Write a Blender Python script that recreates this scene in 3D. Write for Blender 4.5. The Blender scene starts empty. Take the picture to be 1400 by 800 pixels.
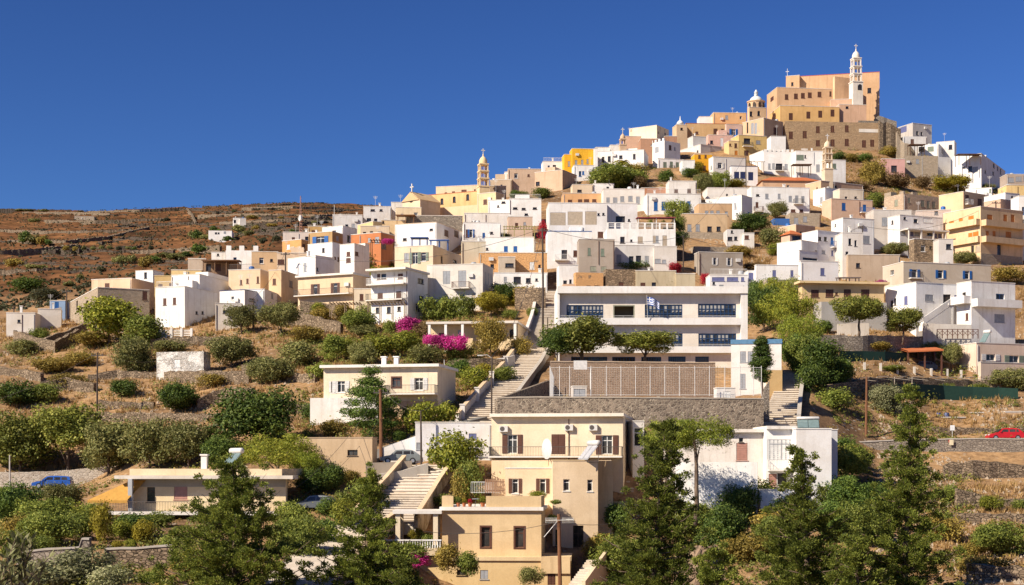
import bpy, bmesh, math, random
import numpy as np
from mathutils import Vector, Matrix

# ---------------------------------------------------------------- camera, world, sun, exposure
S = bpy.context.scene
COL = S.collection
F = 2100.0            # focal length in photograph pixels (1400 wide)
HOR = 640.0           # row of the horizon in the photograph
cam_d = bpy.data.cameras.new('camera')
cam = bpy.data.objects.new('camera', cam_d); COL.objects.link(cam)
cam.location = (0, 0, 0); cam.rotation_euler = (math.radians(90), 0, 0)
cam_d.sensor_width = 36.0; cam_d.lens = 36.0 * F / 1400.0
cam_d.shift_y = (HOR - 400.0) / 1400.0
cam_d.clip_start = 0.5; cam_d.clip_end = 30000
S.camera = cam

SUN = Vector((-1.0, -0.68, 0.90)).normalized()      # towards the sun
w = bpy.data.worlds.new('World'); S.world = w; w.use_nodes = True
nt = w.node_tree; nt.nodes.clear()
out = nt.nodes.new('ShaderNodeOutputWorld'); bg = nt.nodes.new('ShaderNodeBackground')
sky = nt.nodes.new('ShaderNodeTexSky'); sky.sky_type = 'NISHITA'; sky.sun_disc = False
sky.sun_elevation = math.asin(SUN.z)
sky.sun_rotation = math.atan2(SUN.x, SUN.y)
sky.altitude = 900; sky.air_density = 1.0; sky.dust_density = 0.7; sky.ozone_density = 4.0
# a polarising filter deepened the blue of the whole sky
tint = nt.nodes.new('ShaderNodeMix'); tint.data_type = 'RGBA'; tint.blend_type = 'MULTIPLY'; tint.inputs[0].default_value = 1.0
tint.inputs[7].default_value = (0.157, 0.194, 0.262, 1)
gam = nt.nodes.new('ShaderNodeGamma'); gam.inputs[1].default_value = 1.5
nt.links.new(sky.outputs[0], gam.inputs[0]); nt.links.new(gam.outputs[0], tint.inputs[6]); nt.links.new(tint.outputs[2], bg.inputs[0])
bg.inputs[1].default_value = 0.10
nt.links.new(bg.outputs[0], out.inputs[0])
sd = bpy.data.lights.new('sun', 'SUN'); sd.energy = 5.0; sd.angle = math.radians(0.5); sd.color = (1.0, 0.885, 0.725)
so = bpy.data.objects.new('sun', sd); COL.objects.link(so)
so.rotation_euler = SUN.to_track_quat('Z', 'Y').to_euler(); so.location = (-60, -20, 80)
S.view_settings.view_transform = 'Standard'; S.view_settings.look = 'None'
S.view_settings.exposure = 0.68; S.view_settings.gamma = 1.0
S.cycles.max_bounces = 6; S.cycles.diffuse_bounces = 4; S.cycles.glossy_bounces = 2
S.cycles.transmission_bounces = 2; S.cycles.transparent_max_bounces = 6
S.cycles.use_denoising = True

R = random.Random(11)
rad = math.radians

# ---------------------------------------------------------------- materials
MC = {}
def new_mat(name):
    m = bpy.data.materials.new(name); m.use_nodes = True
    n = m.node_tree; b = n.nodes['Principled BSDF']
    return m, n, b
def nod(n, t, **kw):
    x = n.nodes.new(t)
    for k, v in kw.items():
        if k in x.inputs: x.inputs[k].default_value = v
        else: setattr(x, k, v)
    return x
def ramp(n, fac, stops):
    r = n.nodes.new('ShaderNodeValToRGB'); e = r.color_ramp.elements
    while len(e) < len(stops): e.new(0.5)
    for i, (p, c) in enumerate(stops):
        e[i].position = p; e[i].color = (*c, 1) if len(c) == 3 else c
    n.links.new(fac, r.inputs[0]); return r.outputs[0]
def mixc(n, fac, a, b, typ='MIX'):
    m = n.nodes.new('ShaderNodeMix'); m.data_type = 'RGBA'; m.blend_type = typ
    for s, v in ((0, fac), (6, a), (7, b)):
        if isinstance(v, (int, float)): m.inputs[s].default_value = v
        elif isinstance(v, tuple): m.inputs[s].default_value = (*v[:3], 1)
        else: n.links.new(v, m.inputs[s])
    return m.outputs[2]
def wpos(n, scale=(1, 1, 1)):
    g = n.nodes.new('ShaderNodeNewGeometry'); mp = n.nodes.new('ShaderNodeMapping')
    mp.inputs['Scale'].default_value = scale
    n.links.new(g.outputs['Position'], mp.inputs[0]); return mp.outputs[0]
def bump(n, b, h, strength, dist=0.05):
    bp = nod(n, 'ShaderNodeBump', Strength=strength, Distance=dist)
    n.links.new(h, bp.inputs['Height']); n.links.new(bp.outputs[0], b.inputs['Normal'])

def plaster(col, dirt=0.35, rough=0.9):
    k = ('pl', col, dirt)
    if k in MC: return MC[k]
    m, n, b = new_mat('plaster')
    big = nod(n, 'ShaderNodeTexNoise', Scale=0.35, Detail=5.0, Roughness=0.6); n.links.new(wpos(n), big.inputs['Vector'])
    st = nod(n, 'ShaderNodeTexNoise', Scale=1.0, Detail=4.0, Roughness=0.65); n.links.new(wpos(n, (1.6, 1.6, 0.16)), st.inputs['Vector'])
    fine = nod(n, 'ShaderNodeTexNoise', Scale=7.0, Detail=4.0, Roughness=0.7); n.links.new(wpos(n), fine.inputs['Vector'])
    lo = tuple(c * f for c, f in zip(col, (0.86, 0.83, 0.79))); hi = tuple(min(0.86, c * 1.05) for c in col)
    c1 = ramp(n, big.outputs[0], [(0.3, lo), (0.62, col), (0.85, hi)])
    stf = ramp(n, st.outputs[0], [(0.52, (0, 0, 0)), (0.75, (dirt, dirt, dirt))])
    pt = nod(n, 'ShaderNodeTexNoise', Scale=0.22, Detail=2.0, Distortion=1.2); n.links.new(wpos(n, (1, 1, 1.6)), pt.inputs['Vector'])
    c1 = mixc(n, ramp(n, pt.outputs[0], [(0.56, (0, 0, 0)), (0.585, (.55, .55, .55))]), c1, tuple(c * f for c, f in zip(col, (0.90, 0.875, 0.84))))
    stain = tuple(c * f for c, f in zip(col, (0.55, 0.50, 0.45)))
    c2 = mixc(n, stf, c1, stain)
    ff = ramp(n, fine.outputs[0], [(0.35, (0.9, 0.89, 0.88)), (0.6, (1, 1, 1))])
    c3 = mixc(n, 0.8, c2, ff, 'MULTIPLY')
    n.links.new(c3, b.inputs['Base Color']); b.inputs['Roughness'].default_value = rough
    b.inputs['Specular IOR Level'].default_value = 0.2
    bump(n, b, fine.outputs[0], 0.25, 0.03)
    MC[k] = m; return m

def stone(c1, c2, mortar, size=0.3, squash=1.6, plast=0.0, pcol=(0.6, 0.5, 0.4)):
    k = ('st', c1, c2, mortar, size, squash, plast, pcol)
    if k in MC: return MC[k]
    m, n, b = new_mat('rubble_stone')
    p = wpos(n, (1 / size, 1 / size, squash / size))
    wob = nod(n, 'ShaderNodeTexNoise', Scale=0.7, Detail=2.0); n.links.new(p, wob.inputs['Vector'])
    pv = mixc(n, 0.12, p, wob.outputs['Color'], 'ADD')
    v = nod(n, 'ShaderNodeTexVoronoi', Scale=1.0); n.links.new(pv, v.inputs['Vector'])
    ve = nod(n, 'ShaderNodeTexVoronoi', Scale=1.0, feature='DISTANCE_TO_EDGE'); n.links.new(pv, ve.inputs['Vector'])
    sep = n.nodes.new('ShaderNodeSeparateColor'); n.links.new(v.outputs['Color'], sep.inputs[0])
    cm = tuple((x + y) / 2 * 0.9 for x, y in zip(c1, c2))
    cc = ramp(n, sep.outputs[0], [(0.0, c1), (0.5, cm), (1.0, c2)])
    fn = nod(n, 'ShaderNodeTexNoise', Scale=5.0, Detail=4.0, Roughness=0.7); n.links.new(wpos(n), fn.inputs['Vector'])
    cc = mixc(n, 0.6, cc, ramp(n, fn.outputs[0], [(0.3, (0.7, 0.7, 0.7)), (0.7, (1.15, 1.1, 1.05))]), 'MULTIPLY')
    ef = ramp(n, ve.outputs['Distance'], [(0.02, (0, 0, 0)), (0.09, (1, 1, 1))])
    cc = mixc(n, ef, mortar, cc)
    if plast > 0:
        bn = nod(n, 'ShaderNodeTexNoise', Scale=0.5, Detail=5.0, Roughness=0.65); n.links.new(wpos(n), bn.inputs['Vector'])
        pf = ramp(n, bn.outputs[0], [(0.62 - 0.3 * plast, (0, 0, 0)), (0.68 - 0.3 * plast, (1, 1, 1))])
        cc = mixc(n, pf, cc, pcol)
    n.links.new(cc, b.inputs['Base Color']); b.inputs['Roughness'].default_value = 0.95
    b.inputs['Specular IOR Level'].default_value = 0.15
    bump(n, b, ef, 0.8, 0.06)
    MC[k] = m; return m

def paint(col, rough=0.5, metal=0.0, spec=0.3, name='paint'):
    k = ('pa', col, rough, metal, spec)
    if k in MC: return MC[k]
    m, n, b = new_mat(name)
    fn = nod(n, 'ShaderNodeTexNoise', Scale=3.0, Detail=4.0); n.links.new(wpos(n), fn.inputs['Vector'])
    c = ramp(n, fn.outputs[0], [(0.3, tuple(x * 0.82 for x in col)), (0.7, tuple(min(1, x * 1.05) for x in col))])
    n.links.new(c, b.inputs['Base Color'])
    b.inputs['Roughness'].default_value = rough; b.inputs['Metallic'].default_value = metal
    b.inputs['Specular IOR Level'].default_value = spec
    MC[k] = m; return m
def glass():
    if 'glass' in MC: return MC['glass']
    m, n, b = new_mat('window_glass')
    fn = nod(n, 'ShaderNodeTexNoise', Scale=0.8, Detail=3.0); n.links.new(wpos(n), fn.inputs['Vector'])
    c = ramp(n, fn.outputs[0], [(0.35, (0.012, 0.012, 0.014)), (0.7, (0.07, 0.065, 0.06))])
    n.links.new(c, b.inputs['Base Color']); b.inputs['Roughness'].default_value = 0.12
    b.inputs['Specular IOR Level'].default_value = 0.5
    MC['glass'] = m; return m
def leafmat(name, dark, mid, light, transl=0.3):
    k = ('leaf', name)
    if k in MC: return MC[k]
    m, n, b = new_mat('leaves_' + name)
    g = n.nodes.new('ShaderNodeNewGeometry')
    fn = nod(n, 'ShaderNodeTexNoise', Scale=0.7, Detail=2.0); n.links.new(wpos(n), fn.inputs['Vector'])
    mm = nod(n, 'ShaderNodeMath', operation='ADD'); n.links.new(g.outputs['Random Per Island'], mm.inputs[0]); n.links.new(fn.outputs[0], mm.inputs[1])
    hh = nod(n, 'ShaderNodeMath', operation='MULTIPLY'); n.links.new(mm.outputs[0], hh.inputs[0]); hh.inputs[1].default_value = 0.55
    oi = n.nodes.new('ShaderNodeObjectInfo')
    c = ramp(n, hh.outputs[0], [(0.15, dark), (0.5, mid), (0.9, light)])
    hs = nod(n, 'ShaderNodeHueSaturation'); n.links.new(c, hs.inputs['Color'])
    mr = nod(n, 'ShaderNodeMapRange'); n.links.new(oi.outputs['Random'], mr.inputs['Value'])
    mr.inputs['To Min'].default_value = 0.75; mr.inputs['To Max'].default_value = 1.25
    n.links.new(mr.outputs[0], hs.inputs['Value'])
    n.links.new(hs.outputs[0], b.inputs['Base Color']); b.inputs['Roughness'].default_value = 0.6
    b.inputs['Specular IOR Level'].default_value = 0.25
    t = n.nodes.new('ShaderNodeBsdfTranslucent'); n.links.new(hs.outputs[0], t.inputs[0])
    ms = n.nodes.new('ShaderNodeMixShader'); ms.inputs[0].default_value = transl
    o = n.nodes['Material Output']
    n.links.new(b.outputs[0], ms.inputs[1]); n.links.new(t.outputs[0], ms.inputs[2]); n.links.new(ms.outputs[0], o.inputs[0])
    MC[k] = m; return m

LEAF = {
 'olive': leafmat('olive', (0.060, 0.076, 0.021), (0.181, 0.187, 0.052), (0.392, 0.358, 0.129)),
 'dark': leafmat('dark', (0.024, 0.047, 0.011), (0.075, 0.124, 0.021), (0.196, 0.248, 0.041)),
 'green': leafmat('green', (0.055, 0.083, 0.015), (0.159, 0.196, 0.032), (0.332, 0.345, 0.065)),
 'bright': leafmat('bright', (0.064, 0.086, 0.010), (0.191, 0.216, 0.022), (0.396, 0.373, 0.050)),
 'pine': leafmat('pine', (0.042, 0.066, 0.010), (0.153, 0.191, 0.020), (0.362, 0.382, 0.043)),
 'cypress': leafmat('cypress', (0.034, 0.052, 0.010), (0.120, 0.152, 0.024), (0.31, 0.33, 0.055), 0.35),
 'yellow': leafmat('yellow', (0.10, 0.08, 0.010), (0.26, 0.22, 0.02), (0.42, 0.34, 0.04)),
 'brown': leafmat('brown', (0.06, 0.035, 0.015), (0.16, 0.10, 0.04), (0.28, 0.19, 0.08)),
 'khaki': leafmat('khaki', (0.086, 0.071, 0.016), (0.262, 0.198, 0.040), (0.503, 0.367, 0.081)),
 'pink': leafmat('pink', (0.22, 0.012, 0.09), (0.55, 0.03, 0.24), (0.75, 0.10, 0.40)),
 'red': leafmat('red', (0.15, 0.006, 0.012), (0.45, 0.015, 0.035), (0.62, 0.05, 0.07)),
 'scrub': leafmat('scrub', (0.022, 0.025, 0.013), (0.056, 0.060, 0.025), (0.125, 0.119, 0.056)),
 'grove': leafmat('grove', (0.057, 0.074, 0.015), (0.171, 0.193, 0.032), (0.390, 0.371, 0.076)),
 'straw': leafmat('straw', (0.24, 0.14, 0.05), (0.42, 0.26, 0.10), (0.58, 0.40, 0.18)),
 'silver': leafmat('silver', (0.099, 0.110, 0.055), (0.242, 0.253, 0.110), (0.462, 0.440, 0.242)),
}
def bark():
    if 'bark' in MC: return MC['bark']
    m, n, b = new_mat('bark')
    fn = nod(n, 'ShaderNodeTexNoise', Scale=3.0, Detail=5.0); n.links.new(wpos(n, (2, 2, .5)), fn.inputs['Vector'])
    n.links.new(ramp(n, fn.outputs[0], [(0.3, (0.06, 0.04, 0.028)), (0.7, (0.20, 0.14, 0.095))]), b.inputs['Base Color'])
    b.inputs['Roughness'].default_value = 0.95
    MC['bark'] = m; return m

WHITE = (0.83, 0.815, 0.785); OFFW = (0.75, 0.71, 0.655); CREAM = (0.72, 0.575, 0.41); PALEY = (0.76, 0.59, 0.36)
YELL = (0.78, 0.43, 0.035); ORNG = (0.76, 0.38, 0.03); OCHRE = (0.62, 0.40, 0.19); TAN = (0.50, 0.385, 0.27)
PEACH = (0.60, 0.385, 0.225); SAND = (0.50, 0.40, 0.29); PINK = (0.64, 0.44, 0.36); TERRA = (0.52, 0.20, 0.085)
TAUPE = (0.40, 0.335, 0.275); GREY = (0.42, 0.40, 0.37); BEIGE = (0.60, 0.51, 0.41); HOUSE = (0.74, 0.575, 0.385)
ORG2 = (0.66, 0.36, 0.15); STW = (0.60, 0.56, 0.50); APT = (0.72, 0.53, 0.32); OLIVEB = (0.50, 0.43, 0.30)
M_GLASS = glass()
M_WFR = paint((0.74, 0.73, 0.70), name='white_painted_wood'); M_BRN = paint((0.115, 0.050, 0.032), name='brown_wood')
M_BLU = paint((0.025, 0.12, 0.36), name='blue_paint'); M_PUR = paint((0.14, 0.15, 0.30), name='slate_blue_paint')
M_GRN = paint((0.20, 0.24, 0.18), name='grey_green_paint'); M_GRY = paint((0.33, 0.34, 0.36), name='grey_paint')
M_ORW = paint((0.55, 0.20, 0.035), name='orange_wood'); M_BGE = paint((0.47, 0.38, 0.28), name='beige_blind')
M_DKB = paint((0.05, 0.032, 0.022), name='dark_wood'); M_NAV = paint((0.03, 0.04, 0.11), name='navy_paint')
M_IRON = paint((0.10, 0.085, 0.075), 0.5, name='iron'); M_METW = paint((0.62, 0.60, 0.57), 0.45, name='pale_metal')
M_ROSE = paint((0.42, 0.22, 0.17), name='rose_blind'); M_SAGE = paint((0.30, 0.30, 0.22), name='sage_paint')
M_COP = plaster((0.74, 0.70, 0.64), 0.5); M_TILE = plaster((0.50, 0.155, 0.060), 0.5); M_REDED = plaster((0.55, 0.09, 0.05), 0.3)
M_CONC = plaster((0.46, 0.42, 0.37), 0.5); M_ASPH = plaster((0.17, 0.165, 0.16), 0.4)
M_STEP = plaster((0.62, 0.55, 0.46), 0.6)
ST_WARM = stone((0.42, 0.31, 0.20), (0.26, 0.19, 0.125), (0.14, 0.105, 0.075), 0.42)
ST_DRY = stone((0.36, 0.275, 0.19), (0.17, 0.125, 0.085), (0.05, 0.038, 0.026), 0.42, 2.0)
ST_COURT = stone((0.30, 0.24, 0.185), (0.105, 0.082, 0.066), (0.36, 0.30, 0.23), 0.34, 1.25)
ST_PINK = stone((0.335, 0.235, 0.165), (0.245, 0.17, 0.12), (0.26, 0.185, 0.13), 0.36, 1.8, .45, (0.295, 0.21, 0.15))
ST_WHITE = stone((0.30, 0.28, 0.25), (0.52, 0.47, 0.42), (0.70, 0.67, 0.62), 0.42, 1.7, 0.45, (0.72, 0.69, 0.64))
ST_RUIN = stone((0.42, 0.31, 0.20), (0.22, 0.16, 0.11), (0.10, 0.075, 0.05), 0.45, 2.0)
ST_ORUIN = stone((0.40, 0.29, 0.19), (0.24, 0.17, 0.11), (0.12, 0.09, 0.06), 0.45, 2.0, 0.95, (0.64, 0.36, 0.16))
ST_GREY = stone((0.38, 0.33, 0.27), (0.24, 0.205, 0.17), (0.15, 0.125, 0.10), 0.4, 1.8)
ST_HOUSE = stone((0.47, 0.38, 0.28), (0.36, 0.29, 0.21), (0.40, 0.33, 0.25), 0.4, 2.0)
ST_CATH = stone((0.43, 0.30, 0.18), (0.345, 0.24, 0.145), (0.36, 0.255, 0.155), 0.8, 2.2)

# ---------------------------------------------------------------- object helpers
def link(name, me, mats, parent=None, loc=None, rot=0.0, omat=False):
    o = bpy.data.objects.new(name, me); COL.objects.link(o)
    if not omat and not me.materials:
        for m in (mats if isinstance(mats, (list, tuple)) else [mats]): me.materials.append(m)
    if parent is not None: o.parent = parent
    if loc is not None: o.location = loc
    if rot: o.rotation_euler = (0, 0, rot)
    return o
def tag(o, label, cat, group=None):
    o['label'] = label; o['category'] = cat
    if group: o['group'] = group
    return o
def struct(o, kind='structure'):
    o['kind'] = kind; return o
def empty(name, loc, rz=0.0):
    o = bpy.data.objects.new(name, None); COL.objects.link(o); o.location = loc; o.rotation_euler = (0, 0, rz)
    o.empty_display_size = 0.5
    return o
class MB:
    def __init__(s): s.v = []; s.f = []; s.m = []
    def quad(s, pts, m=0):
        n = len(s.v); s.v += [tuple(p) for p in pts]; s.f.append(tuple(range(n, n + len(pts)))); s.m.append(m)
    def box(s, x0, x1, y0, y1, z0, z1, m=0):
        n = len(s.v)
        s.v += [(x0, y0, z0), (x1, y0, z0), (x1, y1, z0), (x0, y1, z0), (x0, y0, z1), (x1, y0, z1), (x1, y1, z1), (x0, y1, z1)]
        for q in ((0, 3, 2, 1), (4, 5, 6, 7), (0, 1, 5, 4), (1, 2, 6, 5), (2, 3, 7, 6), (3, 0, 4, 7)):
            s.f.append(tuple(n + i for i in q)); s.m.append(m)
    def tube(s, pts, r, n=6, m=0, cap=True):
        pts = [Vector(p) for p in pts]; k = len(pts)
        rs = r if isinstance(r, (list, tuple)) else [r] * k
        base = len(s.v)
        for i, p in enumerate(pts):
            d = (pts[min(i + 1, k - 1)] - pts[max(i - 1, 0)])
            d = d.normalized() if d.length > 1e-6 else Vector((0, 0, 1))
            a = d.cross(Vector((0, 0, 1)) if abs(d.z) < 0.9 else Vector((1, 0, 0))).normalized(); b = d.cross(a)
            for j in range(n):
                t = 2 * math.pi * j / n
                s.v.append(tuple(p + (a * math.cos(t) + b * math.sin(t)) * rs[i]))
        for i in range(k - 1):
            for j in range(n):
                j2 = (j + 1) % n
                s.f.append((base + i * n + j, base + i * n + j2, base + (i + 1) * n + j2, base + (i + 1) * n + j)); s.m.append(m)
        if cap:
            s.f.append(tuple(base + j for j in range(n))[::-1]); s.m.append(m)
            s.f.append(tuple(base + (k - 1) * n + j for j in range(n))); s.m.append(m)
    def lathe(s, cx, cy, prof, n=12, m=0):
        base = len(s.v); k = len(prof)
        for r, z in prof:
            for j in range(n):
                t = 2 * math.pi * (j + .5) / n
                s.v.append((cx + r * math.cos(t), cy + r * math.sin(t), z))
        for i in range(k - 1):
            for j in range(n):
                j2 = (j + 1) % n
                s.f.append((base + i * n + j, base + i * n + j2, base + (i + 1) * n + j2, base + (i + 1) * n + j)); s.m.append(m)
        s.f.append(tuple(base + (k - 1) * n + j for j in range(n))); s.m.append(m)
    def mesh(s, name, mats, smooth=False):
        me = bpy.data.meshes.new(name); me.from_pydata(s.v, [], s.f)
        mats = mats if isinstance(mats, (list, tuple)) else [mats]
        for m in mats: me.materials.append(m)
        if len(mats) > 1: me.polygons.foreach_set('material_index', s.m)
        if smooth: me.polygons.foreach_set('use_smooth', [True] * len(s.f))
        me.update(); return me
    def build(s, name, mats, parent=None, loc=None, rot=0.0, smooth=False):
        return link(name, s.mesh(name, mats, smooth), None, parent, loc, rot)
def quads_mesh(name, V, mat=None, nv=4):
    """V: (n*nv,3) array of separate faces"""
    n = len(V) // nv
    me = bpy.data.meshes.new(name)
    me.vertices.add(len(V)); me.vertices.foreach_set('co', np.asarray(V, np.float32).ravel())
    me.loops.add(n * nv); me.loops.foreach_set('vertex_index', np.arange(n * nv, dtype=np.int32))
    me.polygons.add(n); me.polygons.foreach_set('loop_start', np.arange(0, n * nv, nv, dtype=np.int32))
    if mat: me.materials.append(mat)
    me.update(calc_edges=True); me.validate(); return me

# ---------------------------------------------------------------- the lie of the land
# height profiles along rays from the viewpoint: for each bearing (photo column) a list of (distance, row where the ground shows)
PROF = {
 0: [(95,840),(110,780),(125,740),(148,706),(165,682),(172,673),(182,668),(190,612),(212,530),(240,480),(270,450),(330,427),(420,420),(600,385),(900,330),(1200,300),(1450,289)],
 100: [(95,835),(112,775),(128,735),(148,706),(165,682),(172,672),(182,664),(192,605),(212,530),(238,475),(262,447),(310,420),(420,405),(600,378),(900,328),(1200,298),(1450,287)],
 200: [(95,830),(115,770),(130,735),(148,706),(165,668),(180,620),(200,560),(215,515),(235,470),(250,445),(275,415),(300,396),(340,388),(420,392),(600,372),(900,325),(1200,295),(1400,284)],
 400: [(95,840),(125,765),(140,715),(155,665),(170,605),(185,560),(205,510),(225,470),(250,430),(275,400),(300,375),(320,362),(350,352),(400,358),(600,345),(900,305),(1200,284),(1400,276)],
 520: [(95,840),(118,790),(130,765),(145,710),(160,640),(168,605),(180,560),(200,500),(230,460),(255,425),(280,390),(300,362),(320,335),(340,315),(360,303),(400,312),(500,332),(700,326),(1000,302),(1400,280)],
 600: [(95,940),(118,880),(131,832),(141,770),(150,685),(162,612),(172,582),(182,560),(200,505),(230,455),(255,415),(280,378),(300,345),(320,318),(340,296),(355,285),(400,300),(600,350),(1400,320)],
 700: [(95,960),(125,890),(138,842),(144,760),(153,668),(167,592),(185,545),(210,485),(235,440),(255,400),(280,355),(300,322),(320,300),(340,280),(360,262),(372,256),(430,290),(600,380),(1400,420)],
 800: [(95,960),(125,890),(138,840),(146,745),(153,665),(166,588),(186,555),(196,508),(206,500),(235,440),(255,395),(275,355),(300,318),(325,288),(345,262),(365,240),(382,230),(440,280),(600,380),(1400,450)],
 900: [(95,940),(125,850),(140,785),(150,710),(158,640),(166,588),(186,555),(196,508),(206,500),(235,432),(255,385),(275,350),(300,312),(325,280),(350,250),(370,228),(392,212),(412,208),(460,260),(600,370),(1400,450)],
 1000: [(95,900),(125,810),(145,735),(155,665),(167,600),(186,555),(196,512),(206,504),(228,455),(250,408),(275,360),(300,318),(325,285),(350,252),(375,222),(400,202),(425,196),(470,250),(600,370),(1400,450)],
 1100: [(95,900),(125,805),(148,700),(160,640),(168,590),(182,550),(200,500),(225,445),(250,400),(275,355),(300,322),(325,290),(350,262),(375,235),(400,212),(428,188),(450,182),(520,260),(700,400),(1400,450)],
 1200: [(95,880),(125,785),(148,700),(162,655),(177,630),(180,608),(190,560),(203,505),(225,448),(250,400),(275,362),(300,328),(330,292),(360,262),(385,235),(410,205),(432,188),(452,180),(520,250),(700,400),(1400,450)],
 1300: [(95,860),(125,775),(148,700),(165,650),(177.5,630),(180,606),(187,600),(200,552),(215,505),(228,455),(255,400),(275,368),(300,345),(330,300),(360,275),(385,258),(410,243),(432,232),(450,228),(520,280),(700,400),(1400,450)],
 1400: [(95,850),(125,765),(148,700),(165,650),(177.5,630),(180,606),(187,598),(200,552),(215,512),(230,462),(255,405),(275,375),(300,350),(330,312),(360,290),(400,265),(435,255),(500,290),(700,400),(1400,450)],
 1600: [(95,850),(125,765),(148,700),(165,648),(176,612),(187,598),(200,552),(215,512),(230,470),(255,425),(275,400),(300,385),(340,365),(400,340),(470,345),(700,430),(1400,480)],
}
PX = np.array(sorted(PROF)); YS = np.concatenate([np.arange(-400, 90, 10.0), np.arange(90, 470, 2.0), np.arange(470, 1600, 6.0), np.geomspace(1600, 12000, 14)])
ZT = []
for p in PX:
    pr = PROF[p]
    yy = [-400, 0, 20, 45, 70] + [a for a, b in pr]
    zz = [-1.0, -2.2, -5.0, -11.0, -12.5] + [(HOR - b) / F * a for a, b in pr]
    if pr[-1][0] >= 1400:
        zl = zz[-1]; yy += [pr[-1][0] + 500, 4000, 12000]; zz += [zl * 0.62 if zl > 100 else -20, -70, -90]
    ZT.append(np.interp(YS, yy, zz))
ZT = np.array(ZT)
for _ in range(2):                                    # round the kinks
    Z2 = ZT.copy(); Z2[:, 1:-1] = ZT[:, 1:-1] * 0.5 + (ZT[:, :-2] + ZT[:, 2:]) * 0.25; ZT = Z2
def gz_arr(px, Y):
    """ground height for arrays of bearing (photo column) and distance"""
    px = np.clip(px, PX[0], PX[-1]); i = np.clip(np.searchsorted(PX, px) - 1, 0, len(PX) - 2)
    t = (px - PX[i]) / (PX[i + 1] - PX[i]); t = t * t * (3 - 2 * t) * 0.5 + t * 0.5
    j = np.clip(np.searchsorted(YS, Y) - 1, 0, len(YS) - 2); s = np.clip((Y - YS[j]) / (YS[j + 1] - YS[j]), 0, 1)
    a = ZT[i, j] * (1 - s) + ZT[i, j + 1] * s; b = ZT[i + 1, j] * (1 - s) + ZT[i + 1, j + 1] * s
    return a * (1 - t) + b * t
def gz(x, y):
    px = 700 + F * x / max(y, 60.0)
    return float(gz_arr(np.array([px]), np.array([y]))[0])
SCAN = np.concatenate([np.arange(40, 470, 0.5), np.arange(470, 1500, 2.0)])
def lookup(px, py, ymin=60):
    """distance at which the ground shows at this place of the photograph"""
    z = gz_arr(np.full(len(SCAN), float(px)), SCAN); rows = HOR - z / SCAN * F
    k = np.where((rows <= py) & (SCAN >= ymin))[0]
    return float(SCAN[k[0]]) if len(k) else float(SCAN[np.argmin(rows)])
def ground(px, py, ymin=60):
    Y = lookup(px, py, ymin); x = (px - 700) / F * Y
    return Vector((x, Y, gz(x, Y)))
# ---------------------------------------------------------------- ground sheet
def noise2(x, y, seed=0):
    """cheap smooth value noise on arrays"""
    xi = np.floor(x).astype(np.int64); yi = np.floor(y).astype(np.int64); xf = x - xi; yf = y - yi
    def h(a, b):
        n = (a * 374761393 + b * 668265263 + seed * 1442695) & 0x7fffffff
        n = ((n ^ (n >> 13)) * 1274126177) & 0x7fffffff
        return ((n ^ (n >> 16)) & 0xffff) / 65535.0
    u = xf * xf * (3 - 2 * xf); v = yf * yf * (3 - 2 * yf)
    return (h(xi, yi) * (1 - u) + h(xi + 1, yi) * u) * (1 - v) + (h(xi, yi + 1) * (1 - u) + h(xi + 1, yi + 1) * u) * v
def fbm(x, y, seed=0, o=4):
    a = 0; s = 1.0; t = 0
    for k in range(o):
        a = a + noise2(x * 2 ** k, y * 2 ** k, seed + k) * s; t += s; s *= 0.5
    return a / t
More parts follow.
